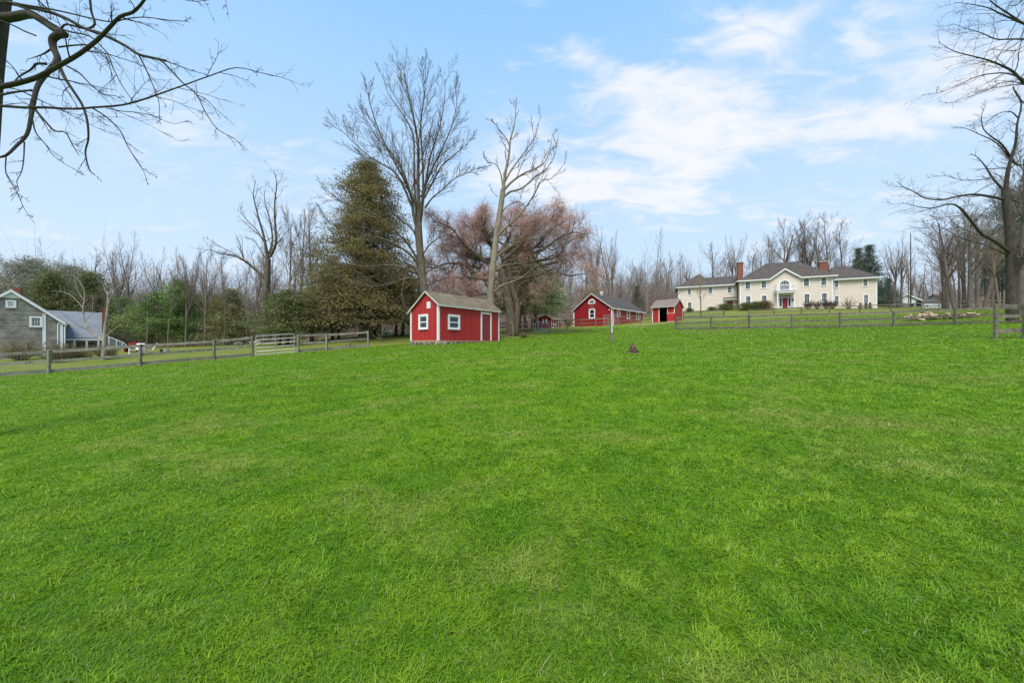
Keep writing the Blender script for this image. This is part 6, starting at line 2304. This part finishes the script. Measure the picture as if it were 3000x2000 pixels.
# bright green ones
built = evergreen(107, 8.0, 2.3, column, 120, .15, 22, .03, -.1, 8, .26, .5, .55, .15, 'bark_dark', 'leaf_green', .5)
gr = place_evergreen(built, 'green_evergreen', 'bright green dense evergreen right of the brick chimney of the shingled house', (*xy(362, 47), GZ(*xy(362, 47))), 0, (1.05, 1.05, .82))
dup(gr, (*xy(522, 41), GZ(*xy(522, 41))), 2.0, (1.05, 1.05, .97), 'tallest bright green evergreen behind the left fence beside thin bare trunks')
dup(gr, (*xy(462, 41), GZ(*xy(462, 41))), 4.4, (.95, .95, .8), 'bright green evergreen behind the white garden chairs')
dup(gr, (*xy(420, 44), GZ(*xy(420, 44))), 5.1, (1.1, 1.1, .66), 'low bright green evergreen set back between two taller ones at the left')
# grey-green mass behind the shingled house
built = evergreen(109, 15.0, 5.2, dome, 260, .20, 22, .08, .0, 10, .5, .3, .6, .3, 'bark_dark', 'leaf_grey', .5)
gg = place_evergreen(built, 'grey_pine', 'tall grey green bushy tree behind the shingled house roof', (*xy(95, 48), GZ(*xy(95, 48)) - .5), 0, (1.0, 1.0, .84))
dup(gg, (*xy(205, 50), GZ(*xy(205, 50)) - .5), 2.0, (.9, .9, .8), 'grey green bushy tree above the blue roof')
dup(gg, (*xy(20, 55), GZ(*xy(20, 55)) - .5), 4.0, (1, 1, .72), 'grey green tree at the very left edge behind the brick chimney')
built = evergreen(111, 12, 3.4, cone(.7), 220, .18, 20, .06, .1, 9, .4, .3, .5, .2, 'bark_dark', 'leaf_hemlock', .5)
hm = place_evergreen(built, 'hemlock_tree', 'dark green evergreen above the right end of the blue roof', (*xy(265, 46), GZ(*xy(265, 46))), 0, (1.1, 1.1, .82))
dup(hm, (*xy(150, 44), GZ(*xy(150, 44))), 1, (1.1, 1.1, .8), 'dark green evergreen close behind the grey gable')
dup(hm, (*xy(575, 52), GZ(*xy(575, 52))), 1, (1.1, 1.1, .6), 'low dark evergreen deep in the woods behind the left fence')
# clipped yew-like bush by the sunroom
built = evergreen(113, 2.6, 2.3, dome, 110, .16, 12, .0, .0, 7, .24, .15, .6, .08, 'bark_dark', 'leaf_olive', .7)
bu = place_evergreen(built, 'round_bush', 'wide rounded light green bush right of the curved sunroom', (*xy(395, 43), GZ(*xy(395, 43)) - .1), 0, (1.25, 1.25, 1.45))
bu['category'] = 'bush'
# broadleaf evergreen beside the playhouse
built = evergreen(115, 9.2, 3.5, dome, 210, .24, 16, .26, .25, 9, .36, .3, .7, .3, 'bark', 'leaf_rhodo', .5)
place_evergreen(built, 'broadleaf_evergreen', 'grey green broadleaf evergreen tree over the playhouse right of the leaning tree', (*xy(1568, 50), GZ(*xy(1568, 50))), .6, (1.05, 1.05, 1.05))
built = evergreen(117, 12.0, 3.4, dome, 190, .2, 16, .25, .35, 9, .36, .3, .8, .45, 'bark', 'leaf_olive', .6, stems=[((-.5, 0), (-.1, 0), .28), ((.35, .1), (.3, .1), .26), ((1.1, 0), (1.2, .1), .16)])
place_evergreen(built, 'vine_covered_tree', 'thick brown trunks wrapped in olive vines behind the pink weeping tree', (*xy(1515, 44), GZ(*xy(1515, 44))), 0, (.9, .9, 1.0))
# spruces behind the big house
built = evergreen(119, 15.0, 5.2, cone(1.0), 210, .2, 22, .04, .3, 11, .36, .3, .35, .25, 'bark_dark', 'leaf_spruce', .5)
spr = place_evergreen(built, 'spruce_tree', 'dark spruce behind the right wing of the cream house', (*xy(2546, 78), GZ(*xy(2546, 78))), 0, (1.0, 1.0, .92))
dup(spr, (*xy(2515, 86), GZ(*xy(2515, 86))), 2, (.9, .9, .95), 'second dark spruce set back behind the right wing of the cream house')
dup(spr, (*xy(2604, 82), GZ(*xy(2604, 82))), 2, (.6, .6, .45), 'low dark spruce at the right corner of the cream house')
dup(spr, (*xy(1866, 76), GZ(*xy(1866, 76))), 2, (.55, .55, .42), 'small dark spruce behind the far end of the long barn')
dup(spr, (*xy(1752, 92), GZ(*xy(1752, 92))), 2, (.5, .5, .4), 'small spruce in the woods above the long barn')
built = evergreen(121, 17.0, 4.6, lambda t: (.35 + .65 * math.sin(math.pi * min(1, t))) * (1 if t < .9 else .6), 120, .20, 24, .3, .1, 8, .5, .4, .4, .35, 'bark_dark', 'leaf_spruce', .5)
rp = place_evergreen(built, 'white_pine', 'dark pine crown behind the spreading bare tree at the right edge', (*xy(2960, 56), GZ(*xy(2960, 56))), 0, (.8, .8, 1.12))
dup(rp, (*xy(3050, 50), GZ(*xy(3050, 50))), 2, (.9, .9, 1.2), 'second dark pine partly cut by the right edge')
dup(rp, (*xy(2925, 62), GZ(*xy(2925, 62))), 3, (.6, .6, .6), 'dark pine low between the trunks at the right edge')

# ------------------------------------------------------------------ shrubs near the house
built = evergreen(131, 1.25, 1.15, lambda t: math.sqrt(max(.02, 1 - (t * .95) ** 3)), 60, .11, 12, .0, .0, 6, .13, .12, .7, .05, 'bark_dark', 'leaf_box', .5)
hd = place_evergreen(built, 'rounded_hedge', 'dark rounded hedge at the left corner of the main house front', (*xy(2186, 65.8), GZ(*xy(2186, 65.8))), 0, (1.35, 1, 1.1), 'clipped shrubs before the house')
hd['category'] = 'shrub'
c_ = dup(hd, (*xy(2213, 65), GZ(*xy(2213, 65))), 1, (1.3, 1, 1.2), 'middle rounded hedge left of the portico', 'clipped shrubs before the house')
c_ = dup(hd, (*xy(2239, 64.5), GZ(*xy(2239, 64.5))), 2, (1.15, 1, 1.2), 'reddish brown rounded hedge nearest to the portico on its left', 'clipped shrubs before the house')
hb = c_.children
built = evergreen(133, 1.35, 1.15, lambda t: math.sqrt(max(.02, 1 - (t * .95) ** 3)), 60, .11, 12, .0, .0, 6, .13, .12, .7, .05, 'bark_dark', 'leaf_box_brown', .5)
for ch in [o for o in bpy.data.objects if o.parent == c_ and o.name.startswith('crown')]:
    ch.data = built[1]
dup(hd, (*xy(2126, 69.5), GZ(*xy(2126, 69.5))), 3, (1.6, 1, .95), 'pale hedge under the side door canopy of the left wing', 'clipped shrubs before the house')
dup(hd, (*xy(2085, 72), GZ(*xy(2085, 72))), 3, (.8, .6, .55), 'small low shrub along the wall of the left wing', 'clipped shrubs before the house')
dup(hd, (*xy(2020, 73), GZ(*xy(2020, 73))), 3, (.7, .6, .6), 'small shrub by the left end of the left wing', 'clipped shrubs before the house')
built = evergreen(135, 1.0, .36, cone(1), 26, .09, 10, .02, .0, 4, .06, .1, .7, .03, 'bark_dark', 'leaf_hemlock', .4)
cn = place_evergreen(built, 'cone_shrub', 'small cone shaped evergreen leftmost of three at the right wing', (*xy(2521, 62), GZ(*xy(2521, 62))), 0, 1, 'small cone shrubs at the right wing')
cn['category'] = 'shrub'
dup(cn, (*xy(2537, 62), GZ(*xy(2537, 62))), 1, 1, 'small cone shaped evergreen in the middle of three at the right wing', 'small cone shrubs at the right wing')
dup(cn, (*xy(2549, 62), GZ(*xy(2549, 62))), 2, 1, 'small cone shaped evergreen rightmost of three at the right wing', 'small cone shrubs at the right wing')


def bare_shrub(seed, H, spread, n=26, mc='twig', tw=2):
    T = Tree(seed, [dict(n=4, wob=.1), dict(n=4, wob=.12, up=.12, num=6, ang=30, len=.5, rad=.6, t0=.25, tip=.4, rmin=.008), dict(n=3, wob=.16, up=.05, num=4, ang=35, len=.5, rad=.6, t0=.2, tip=.5, rmin=.006)])
    for i in range(n):
        a = T.rn.uniform(0, 6.28)
        s_ = T.rn.uniform(.1, 1) * spread
        d = Vector((math.cos(a) * s_, math.sin(a) * s_, 1)).normalized()
        T.grow(Vector((math.cos(a) * .08, math.sin(a) * .08, -.05)), d, H * T.rn.uniform(.6, 1) / (1 + s_ * .3), H * .012 + .006, 0)
    return T.mesh('stems', mc, None, (5, 4, 3))


def shrub(me, label, base, rz=0, s=1, group=None, name='bare_shrub'):
    o = link(name, me, None, None, base)
    o.rotation_euler = (0, 0, rz)
    o.scale = s if isinstance(s, tuple) else (s, s, s)
    return tag(o, label, 'shrub', group)


v1, v2 = bare_shrub(141, 1.75, .7, 46), bare_shrub(143, 1.75, .7, 46)
VG = 'bare vase shaped shrubs right of the portico'
for (px_, me, s_, lab) in ((2368, v1, (1.0, 1.0, 1.0), 'bare vase shaped shrub nearest to the portico on its right'), (2394, v2, (.95, .95, 1.0), 'bare vase shaped shrub second from the portico'),
                           (2420, v1, (1.1, 1.1, 1.0), 'bare vase shaped shrub third from the portico'), (2439, v2, (1.15, 1.15, 1.0), 'bare vase shaped shrub under the corner of the main block')):
    shrub(me, lab, (*xy(px_, 62.2), GZ(*xy(px_, 62.2))), px_, s_, VG)
shrub(bare_shrub(145, 2.2, 1.0, 20), 'thin spreading bare bush before the right wing', (*xy(2486, 61.5), GZ(*xy(2486, 61.5))))
wb = bare_shrub(147, 1.7, 1.5, 60, 'twig_olive')
shrub(wb, 'brown tangled bush in front of the grey shingled wall', (*xy(60, 28), GZ(*xy(60, 28))), 0, (1.7, 1, 1.2), 'tangled bushes before the shingled house')
shrub(wb, 'brown tangled bush right of the first fence post', (*xy(175, 26), GZ(*xy(175, 26))), 2, (1.4, 1, 1.0), 'tangled bushes before the shingled house')
shrub(wb, 'brown tangled bush at the foot of the peeling pale tree', (*xy(310, 27), GZ(*xy(310, 27))), 3, (.8, .8, .9), 'tangled bushes before the shingled house')
shrub(wb, 'brown tangled bush before the porch of the blue roofed wing', (*xy(235, 27), GZ(*xy(235, 27))), 4, (1.0, .8, .75), 'tangled bushes before the shingled house')
shrub(wb, 'dry brush clump at the fence right of the near shed', (*xy(1535, 33), GZ(*xy(1535, 33))), 4, (.7, .5, .35))
shrub(bare_shrub(149, 1.3, .9, 40, 'twig_tan'), 'straw coloured brush left of the long barn', (*xy(1665, 53), GZ(*xy(1665, 53))), 4, (1.6, 1.2, 1.3))

# small birch before the left wing
LV = [dict(n=7, wob=.04, tip=.2), dict(n=6, wob=.1, up=.05, num=20, ang=42, len=.42, rad=.45, t0=.28, tip=.2, rmin=.012), dict(n=4, wob=.12, up=.03, num=6, ang=38, len=.4, rad=.5, t0=.2, rmin=.008), dict(n=3, wob=.12, num=4, ang=38, len=.4, rad=.5, t0=.2, rmin=.006)]
T = Tree(151, LV)
T.grow(Vector((0, 0, -.1)), Vector((0, 0, 1)), 7.0, .14, 0)
E = thing('young_birch', 'small pale bare tree standing before the left wing of the cream house', 'tree', (*xy(2053, 68), GZ(*xy(2053, 68))))
link('trunk', T.mesh('trunk', 'bark_pale', [0], (8,)), None, E)
link('crown', T.mesh('crown', 'twig_tan', [1, 2, 3], (8, 5, 4, 3)), None, E)
# tan weeping willow behind the barn
LV = [dict(n=6, wob=.06, tip=.5), dict(n=6, wob=.14, up=.04, num=9, ang=45, len=.7, rad=.5, t0=.45, tip=.3),
      dict(n=6, wob=.16, up=.04, num=8, ang=50, len=.45, rad=.5, t0=.2, tip=.3, rmin=.02), dict(n=7, wob=.05, droop=.9, num=12, ang=50, abs=3.2, len=.5, rad=.5, t0=.15, tip=.5, rmin=.012)]
T = Tree(157, LV)
T.grow(Vector((0, 0, -.2)), Vector((0, 0, 1)), 6.5, .35, 0)
E = thing('weeping_willow', 'tan weeping willow hanging over the ridge of the long barn', 'tree', (*xy(1735, 62), GZ(*xy(1735, 62))))
E.scale = (.85, .85, .82)
link('trunk', T.mesh('trunk', 'bark', [0, 1, 2], (8, 6, 4)), None, E)
link('crown', T.mesh('crown', 'twig_tan', [3], (8, 6, 4, 3)), None, E)
remember(E)
dup(E, (*xy(1560, 56), GZ(*xy(1560, 56))), 2, (.9, .9, 1.0), 'tan weeping willow behind the broadleaf evergreen')

# ------------------------------------------------------------------ bare woods
def fan(t):
    return 1.1 - .6 * t


KINDS_ = {
    'upright': [dict(n=9, wob=.035, tip=.18), dict(n=7, wob=.09, up=.07, num=16, ang=40, len=.34, rad=.42, t0=.38, tip=.15, env=fan),
                dict(n=5, wob=.08, up=.06, num=10, ang=36, len=.45, rad=.42, t0=.15, tip=.25, rmin=.012), dict(n=2, wob=.1, up=.04, num=9, ang=38, len=.48, rad=.5, t0=.15, tip=.5, rmin=.009)],
    'broom': [dict(n=7, wob=.03, tip=.75), dict(n=8, wob=.07, up=.11, num=9, ang=26, len=.75, rad=.45, t0=.62, tip=.12, env=lambda t: 1.0),
              dict(n=5, wob=.09, up=.1, num=12, ang=30, len=.34, rad=.42, t0=.15, tip=.25, rmin=.012), dict(n=2, wob=.12, up=.06, num=9, ang=34, len=.5, rad=.5, t0=.15, tip=.5, rmin=.009)],
    'spindly': [dict(n=9, wob=.05, tip=.1), dict(n=4, wob=.12, up=.09, num=22, ang=42, len=.17, rad=.3, t0=.3, tip=.25), dict(n=2, wob=.13, up=.04, num=9, ang=38, len=.55, rad=.5, t0=.15, tip=.5, rmin=.009)],
    'spreading': [dict(n=7, wob=.08, tip=.3), dict(n=8, wob=.16, up=.06, num=12, ang=58, len=.55, rad=.5, t0=.3, tip=.15, env=fan),
                  dict(n=5, wob=.15, up=.06, num=11, ang=48, len=.42, rad=.42, t0=.15, tip=.25, rmin=.012), dict(n=2, wob=.16, up=.04, num=10, ang=42, len=.5, rad=.5, t0=.15, tip=.5, rmin=.009)],
}
PROTO = {}
for kd, lv in KINDS_.items():
    for v in range(2):
        T = Tree(200 + len(PROTO) * 7, lv)
        T.grow(Vector((0, 0, -.3)), Vector((T.rn.uniform(-.06, .06), T.rn.uniform(-.06, .06), 1)).normalized(), 9.0 if kd == 'broom' else 14.0, {'upright': .20, 'broom': .22, 'spindly': .09, 'spreading': .24}[kd], 0)
        top = max(p.z for items in T.out.values() for it in items for p in it[0])
        PROTO[(kd, v)] = (T.mesh('trunk', 'bark', [0, 1], (8, 5, 4, 3)), T.mesh('crown', 'twig_far', [2, 3], (8, 5, 3, 3)) if kd != 'spindly' else T.mesh('crown', 'twig_far', [2], (8, 5, 3, 3)), top)
TRK = mat('far_bark', (0.185, 0.145, 0.115), (0.11, 0.085, 0.068), 0.95, 2, 6, jitter=0.25)
for (a, b_, t_) in PROTO.values():
    a.materials.clear()
    a.materials.append(TRK)

rw = random.Random(77)


def wood_tree(px_, Y, top_py, kd, label, group=None, wscale=1.0, name='bare_tree'):
    tm, cm, top = PROTO[(kd, rw.randrange(2))]
    x, y = xy(px_, Y)
    z = GZ(x, y)
    H = (HZ - top_py) / F * Y - z
    s = max(.2, H / top)
    E = thing(name, label, 'tree', (x, y, z), rw.uniform(0, 6.28), group)
    E.scale = (s * wscale * rw.uniform(.85, 1.15), s * wscale * rw.uniform(.85, 1.15), s)
    link('trunk', tm, None, E)
    link('crown', cm, None, E)
    return E


# trees one can single out
for (px_, Y, tp, kd, ws, lab) in (
        (342, 50, 690, 'broom', .8, 'bare tree with a broom of upright branches left above the green evergreens'),
        (378, 49, 665, 'broom', .8, 'tall double stemmed bare tree above the bright green evergreen by the sunroom'),
        (455, 50, 715, 'broom', .8, 'bare tree with upright twigs over the white garden chairs'),
        (566, 46, 700, 'broom', .7, 'slim bare tree with a high split trunk left of the broad olive evergreen'),
        (606, 45, 735, 'broom', .7, 'slim bare tree with V shaped top just behind the olive evergreens'),
        (622, 48, 760, 'spindly', .9, 'thin straight bare pole of a tree behind the olive evergreens'),
        (880, 46, 560, 'upright', .9, 'tall bare ivy clad tree between the forked tree and the cedar'),
        (845, 48, 590, 'upright', .8, 'tall bare tree right behind the forked tree'),
        (925, 50, 600, 'upright', .8, 'tall bare tree against the left flank of the cedar'),
        (1960, 66, 740, 'spreading', 1.1, 'round crowned bare tree between the open shelter and the cream house'),
        (1895, 70, 755, 'spreading', .9, 'bushy bare tree behind the far end of the long barn'),
        (2086, 84, 705, 'spreading', .8, 'reddish bare tree above the roof of the left wing'),
        (2144, 86, 685, 'broom', 1.0, 'dark bare tree rising left of the left brick chimney'),
        (2228, 92, 690, 'spreading', .9, 'spreading bare tree above the left part of the main roof'),
        (2300, 95, 630, 'upright', .9, 'tall thin bare tree above the front gable of the cream house'),
        (2345, 96, 610, 'upright', .9, 'tallest bare tree above the main roof of the cream house'),
        (2440, 92, 615, 'upright', .9, 'tall bare tree right of the right brick chimney'),
        (2620, 72, 690, 'broom', 1.0, 'bare tree with reddish upright branches right of the cream house'),
        (2640, 74, 680, 'broom', 1.0, 'second bare tree with upright branches before the bungalow'),
        (2662, 70, 720, 'broom', .7, 'smaller bare tree with a leaning stem before the bungalow'),
        (2706, 80, 735, 'spindly', 1.2, 'thin bare tree standing before the gable of the bungalow'),
        (2762, 100, 770, 'spreading', 1.0, 'round headed bare tree right behind the bungalow annex'),
        (2800, 47, 600, 'upright', 1.5, 'thick straight trunked bare tree left of the spreading one'),
        (2843, 46, 560, 'upright', 1.5, 'thick bare tree in the middle of the right hand trunks'),
        (2884, 48, 640, 'upright', 1.5, 'thick bare tree with grey trunk among the right hand trunks'),
        (2908, 50, 660, 'broom', 1.3, 'bare tree with forked trunk beside the spreading tree'),
        (2930, 44, 600, 'upright', .9, 'slender bare tree close to the spreading tree'),
        (2765, 52, 650, 'upright', 1.2, 'bare tree with slanting reddish stem at the left of the right hand trunks'),
        (2992, 36, 380, 'upright', 1.3, 'dark thick bare tree cut by the right edge behind the spreading tree'),
        (2775, 49, 640, 'broom', 1.2, 'leaning bare tree with many stems at the left end of the right hand trunks'),
        (2822, 52, 620, 'upright', 1.3, 'grey bare trunk between the two thickest right hand trunks'),
        (2865, 50, 590, 'upright', 1.2, 'tall bare tree close behind the thickest right hand trunk'),
        (2400, 90, 650, 'spreading', .9, 'wide crowned bare tree above the right slope of the main roof'),
        (2260, 88, 680, 'upright', 1.0, 'bare tree just left of the cross gable peak'),
        (2375, 94, 640, 'broom', 1.0, 'broom crowned bare tree behind the ridge of the main roof'),
        (2480, 88, 640, 'upright', 1.0, 'tall bare tree above the left part of the right wing roof'),
        (428, 39, 790, 'spreading', .8, 'low bare tree before the bright green evergreens behind the white chairs'),
        (492, 38.5, 740, 'spindly', 1.0, 'thin bare tree before the tallest bright green evergreen'),
        (543, 39.5, 720, 'broom', .7, 'bare tree with upright stems right before the bright green evergreens'),
        (600, 40, 700, 'upright', .7, 'slim bare tree in front of the left olive evergreen'),
        (655, 40, 800, 'spreading', .7, 'low spreading bare tree before the broad olive evergreen'),
        (725, 41, 760, 'spindly', 1.0, 'thin bare tree directly behind the left gate post'),
        (775, 38, 850, 'spreading', .6, 'small bare tree seen through the metal gate'),
        (250, 39, 850, 'spreading', .7, 'low bare tree rising over the blue roof'),
        (330, 41, 800, 'spindly', 1.2, 'thin bare tree just right of the brick chimney of the blue roofed wing'),
        (1795, 72, 655, 'spreading', .8, 'tall bare tree with forked top above the long barn roof'),
        (1745, 70, 660, 'broom', .9, 'tall bare tree with pale stems above the gable of the long barn')):
    E = wood_tree(px_, Y, tp, kd, lab, None, ws)
    if px_ > 2780 and Y < 51:
        for ch in E.children:
            pass
# the thicker trunks on the right
REGIONS = [
    (-260, 250, 56, 80, 745, 8, 'bare tree in the woods beyond the shingled house', 'bare woods beyond the shingled house'),
    (250, 700, 52, 85, 790, 22, 'bare tree in the woods behind the left pasture fence', 'bare woods behind the left fence'),
    (700, 1000, 50, 80, 730, 16, 'bare tree in the woods between the metal gate and the cedar', 'bare woods left of the cedar'),
    (1000, 1330, 56, 85, 745, 12, 'bare tree in the woods behind the cedar and the near shed', 'bare woods behind the near shed'),
    (1330, 1650, 58, 90, 735, 16, 'bare tree in the woods behind the pink weeping tree', 'bare woods behind the pink tree'),
    (1640, 1960, 72, 105, 745, 24, 'bare tree in the woods above the long red barn', 'bare woods above the long barn'),
    (1960, 2150, 90, 120, 765, 8, 'bare tree in the woods behind the left wing of the cream house', 'bare woods behind the left wing'),
    (2150, 2480, 92, 125, 705, 26, 'bare tree in the woods behind the main roof of the cream house', 'bare woods behind the main roof'),
    (2480, 2620, 95, 120, 735, 7, 'bare tree in the woods behind the right wing of the cream house', 'bare woods behind the right wing'),
    (2620, 2780, 108, 135, 795, 10, 'bare tree in the woods behind the white bungalow', 'bare woods behind the bungalow'),
    (2745, 3150, 52, 78, 690, 26, 'bare tree in the woods at the right behind the fence', 'bare woods at the right'),
]
for (p0, p1, y0_, y1_, tp, n, lab, grp) in REGIONS:
    for i in range(n):
        px_ = p0 + (p1 - p0) * (i + rw.random()) / n
        Y = rw.uniform(y0_, y1_)
        kd = rw.choice(['upright', 'upright', 'broom', 'spindly', 'spreading', 'spindly'])
        ORD = ['first', 'second', 'third', 'fourth', 'fifth', 'sixth', 'seventh', 'eighth', 'ninth', 'tenth', 'eleventh', 'twelfth', 'thirteenth', 'fourteenth', 'fifteenth', 'sixteenth',
               'seventeenth', 'eighteenth', 'nineteenth', 'twentieth', 'twenty-first', 'twenty-second', 'twenty-third', 'twenty-fourth', 'twenty-fifth', 'twenty-sixth']
        LOOK = {'upright': 'straight', 'broom': 'broom shaped', 'spindly': 'thin', 'spreading': 'spreading'}
        wood_tree(px_, Y, tp + rw.gauss(0, 42), kd, '%s bare tree, %s from the left in the %s' % (LOOK[kd], ORD[i], grp.replace('bare ', '')), grp, rw.uniform(.75, 1.1))

# undergrowth and the far wood: too many stems to count
def brush(name, label, n, pfun, hfun, r, m, seed, seg=3, lean=.25, twigs=2, cat='undergrowth'):
    rng = np.random.default_rng(seed)
    x, y = pfun(rng, n)
    z = GZ_np(x, y)
    h = hfun(rng, n, x, y)
    P = np.empty((n, seg + 1, 3))
    P[:, 0] = np.stack([x, y, z - .1], -1)
    d = np.stack([rng.normal(size=n) * lean, rng.normal(size=n) * lean, np.ones(n)], -1)
    for i in range(seg):
        d = d + rng.normal(size=(n, 3)) * lean * .6
        P[:, i + 1] = P[:, i] + d / np.linalg.norm(d, axis=1, keepdims=True) * (h / seg)[:, None]
    groups = [(P, np.linspace(1, .3, seg + 1)[None] * (r * (.5 + h / h.mean() * .5))[:, None])]
    for t_ in range(twigs):
        i0 = rng.integers(1, seg, size=n) if seg > 1 else np.zeros(n, int)
        s0 = P[np.arange(n), i0]
        dd = rng.normal(size=(n, 3)) * .6
        dd[:, 2] = np.abs(dd[:, 2]) + .35
        ln = h * rng.uniform(.25, .5, n)
        q1 = s0 + dd * (ln * .5)[:, None]
        q2 = q1 + (dd + rng.normal(size=(n, 3)) * .3) * (ln * .4)[:, None]
        groups.append((np.stack([s0, q1, q2], 1), np.full((n, 3), r * .55) * np.array([1, .8, .5])[None]))
    V, Fc, base = [], [], 0
    for (P_, R_) in groups:
        N, k_, _ = P_.shape
        an = 2 * np.pi * np.arange(3) / 3
        T_ = P_[:, -1] - P_[:, 0]
        T_ /= np.linalg.norm(T_, axis=1, keepdims=True)
        A = np.cross(T_, np.array([0, 1, 0.01])[None])
        A /= np.linalg.norm(A, axis=1, keepdims=True)
        B = np.cross(T_, A)
        ring = A[:, None, None, :] * np.cos(an)[None, None, :, None] + B[:, None, None, :] * np.sin(an)[None, None, :, None]
        V.append((P_[:, :, None, :] + ring * R_[:, :, None, None]).reshape(-1, 3))
        ii = base + np.arange(N * k_ * 3).reshape(N, k_, 3)
        i2 = np.roll(ii, -1, axis=2)
        Fc.append(np.stack([ii[:, :-1], i2[:, :-1], i2[:, 1:], ii[:, 1:]], -1).reshape(-1, 4))
        base += N * k_ * 3
    o = link(name, mesh_np(name, np.concatenate(V), np.concatenate(Fc), m))
    return tag(o, label, cat, None, 'stuff')


def belt(y_extra, depth, p0=-300, p1=3350, avoid=True):
    def f(rng, n):
        px_ = rng.uniform(p0, p1, n)
        Y = litter_from(px_) + y_extra + rng.uniform(0, 1, n) ** 1.3 * depth
        x = (px_ - 1500) / F * Y
        if avoid:        # keep clear of the buildings
            bad = (px_ > 2560) & (px_ < 2900) & (Y > 88) & (Y < 112)
            Y = np.where(bad, 114, Y)
            x = (px_ - 1500) / F * Y
        return x, Y
    return f


brush('undergrowth', 'brown tangle of saplings and brambles along the edge of the woods', 13000, belt(1.0, 22), lambda r_, n, x, y: r_.gamma(3.0, .55, n) + .4, .014, 'twig_far', 5, 3, .3, 2)
brush('low_brush', 'low straw and rust coloured brush at the edge of the lawn', 9000, belt(-.6, 5), lambda r_, n, x, y: r_.gamma(3.0, .17, n) + .12, .010, 'twig_tan', 6, 2, .5, 1)
brush('far_wood', 'grey brown mass of distant bare woods on the skyline', 15000, belt(34, 45), lambda r_, n, x, y: r_.gamma(6.0, 1.15, n) + 1.5, .026, 'twig_far', 7, 4, .14, 7, 'woods')
brush('sapling_thicket', 'thin bare saplings filling the woods behind the lawn', 5200, belt(6, 34), lambda r_, n, x, y: r_.gamma(6.0, .8, n) + 1.0, .015, 'twig_far', 8, 5, .12, 5, 'thicket')

# ------------------------------------------------------------------ grass blades
rng = np.random.default_rng(9)


def blades(n, ya, yb, k3, seed):
    rng = np.random.default_rng(seed)
    e = .22
    u = rng.random(n)
    Y = (ya ** e + u * (yb ** e - ya ** e)) ** (1 / e)
    X = rng.uniform(-1, 1, n) * (1.5 * Y + .9)
    Z = GZ_np(X, Y)
    rot = rng.uniform(0, 2 * np.pi, n)
    # tufts: blades of a cell share their lean
    cell = (np.floor(X * 7) * 92821 + np.floor(Y * 7) * 68917).astype(np.int64)
    cr = (np.sin(cell * 12.9898) * 43758.5453) % 1.0
    rot = np.where(rng.random(n) < .35, rot * .3 + cr * 2 * np.pi, rot)
    hgt = rng.gamma(9, 1 / 9, n) * (.015 + .011 * cr) * (1 + .03 * Y)
    wd = (.0022 + .0012 * rng.random(n)) * (1 + np.maximum(0, Y - 2.2) * .30)
    lean = rng.uniform(.3, 2.6, n) * hgt
    dx_, dy_ = np.cos(rot), np.sin(rot)
    sx, sy = -dy_ * wd, dx_ * wd
    b = np.stack([X, Y, Z - .004], -1)
    side = np.stack([sx, sy, np.zeros(n)], -1)
    tip = b + np.stack([dx_ * lean, dy_ * lean, hgt], -1)
    tint = np.clip(rng.normal(.5, .2, n) + (cr - .5) * .5, 0, 1)
    dead = rng.random(n) < .02
    tint[dead] = 1.6
    if not k3:
        side = side * 1.35
    if k3:
        mid = b + np.stack([dx_ * lean * .35, dy_ * lean * .35, hgt * .68], -1)
        V = np.stack([b - side, b + side, mid + side * .75, mid - side * .75, tip], 1).reshape(-1, 3)
        o = np.arange(n) * 5
        Fq = np.stack([np.stack([o, o + 1, o + 2], -1), np.stack([o, o + 2, o + 3], -1), np.stack([o + 3, o + 2, o + 4], -1)], 1).reshape(-1, 3)
        return V, Fq, np.repeat(tint, 5)
    V = np.stack([b - side, b + side, tip], 1).reshape(-1, 3)
    return V, np.arange(n * 3).reshape(-1, 3), np.repeat(tint, 3)


V1, F1, t1 = blades(235000, 1.15, 4.6, True, 1)
V2, F2, t2 = blades(570000, 4.6, 46.0, False, 2)
keep = np.ones(len(F2), bool)
c0 = V2[F2[:, 0]]
shp = np.array([-4.73, 23.0])
rel = c0[:, :2] - shp
ca, sa = math.cos(sh.a), math.sin(sh.a)
lx, ly_ = rel[:, 0] * ca + rel[:, 1] * sa, -rel[:, 0] * sa + rel[:, 1] * ca
keep &= ~((lx > -.05) & (lx < 6.1) & (ly_ > -.05) & (ly_ < 2.9))
keep &= c0[:, 1] < np.interp(c0[:, 0], [-60, -25.8, -11.4, -4, 2, 8, 15.7, 17, 60], [8, 19.7, 28.5, 33, 37, 43, 46, 46, 46])
F2 = F2[keep]
V = np.concatenate([V1, V2])
Fa = np.concatenate([F1, F2 + len(V1)])
tt = np.concatenate([t1, t2])
m, G, P = new_mat('grass_blade')
geo = G.n('ShaderNodeNewGeometry')
c = patches(G, geo.outputs['Position'])
an = G.n('ShaderNodeAttribute', attribute_name='tint')
br_ = G.mix(an.outputs['Fac'], (0.42, 0.55, 0.7, 1), (1.65, 1.42, 2.8, 1))
c = G.mul(1.0, c, br_)
c = G.mix(G.ramp(an.outputs['Fac'], 1.2, 1.5), c, (0.32, 0.32, 0.14, 1))
G.put(P.inputs['Base Color'], c)
P.inputs['Roughness'].default_value = 0.55
P.inputs['Specular IOR Level'].default_value = 0.25
tr = G.n('ShaderNodeBsdfTranslucent')
G.put(tr.inputs[0], c)
mx = G.n('ShaderNodeMixShader')
mx.inputs[0].default_value = .35
m.node_tree.links.new(P.outputs[0], mx.inputs[1])
m.node_tree.links.new(tr.outputs[0], mx.inputs[2])
m.node_tree.links.new(mx.outputs[0], m.node_tree.nodes['Material Output'].inputs[0])
go = link('grass', mesh_np('grass', V, Fa, m, tt))
tag(go, 'short green grass blades covering the open field', 'grass', None, 'stuff')
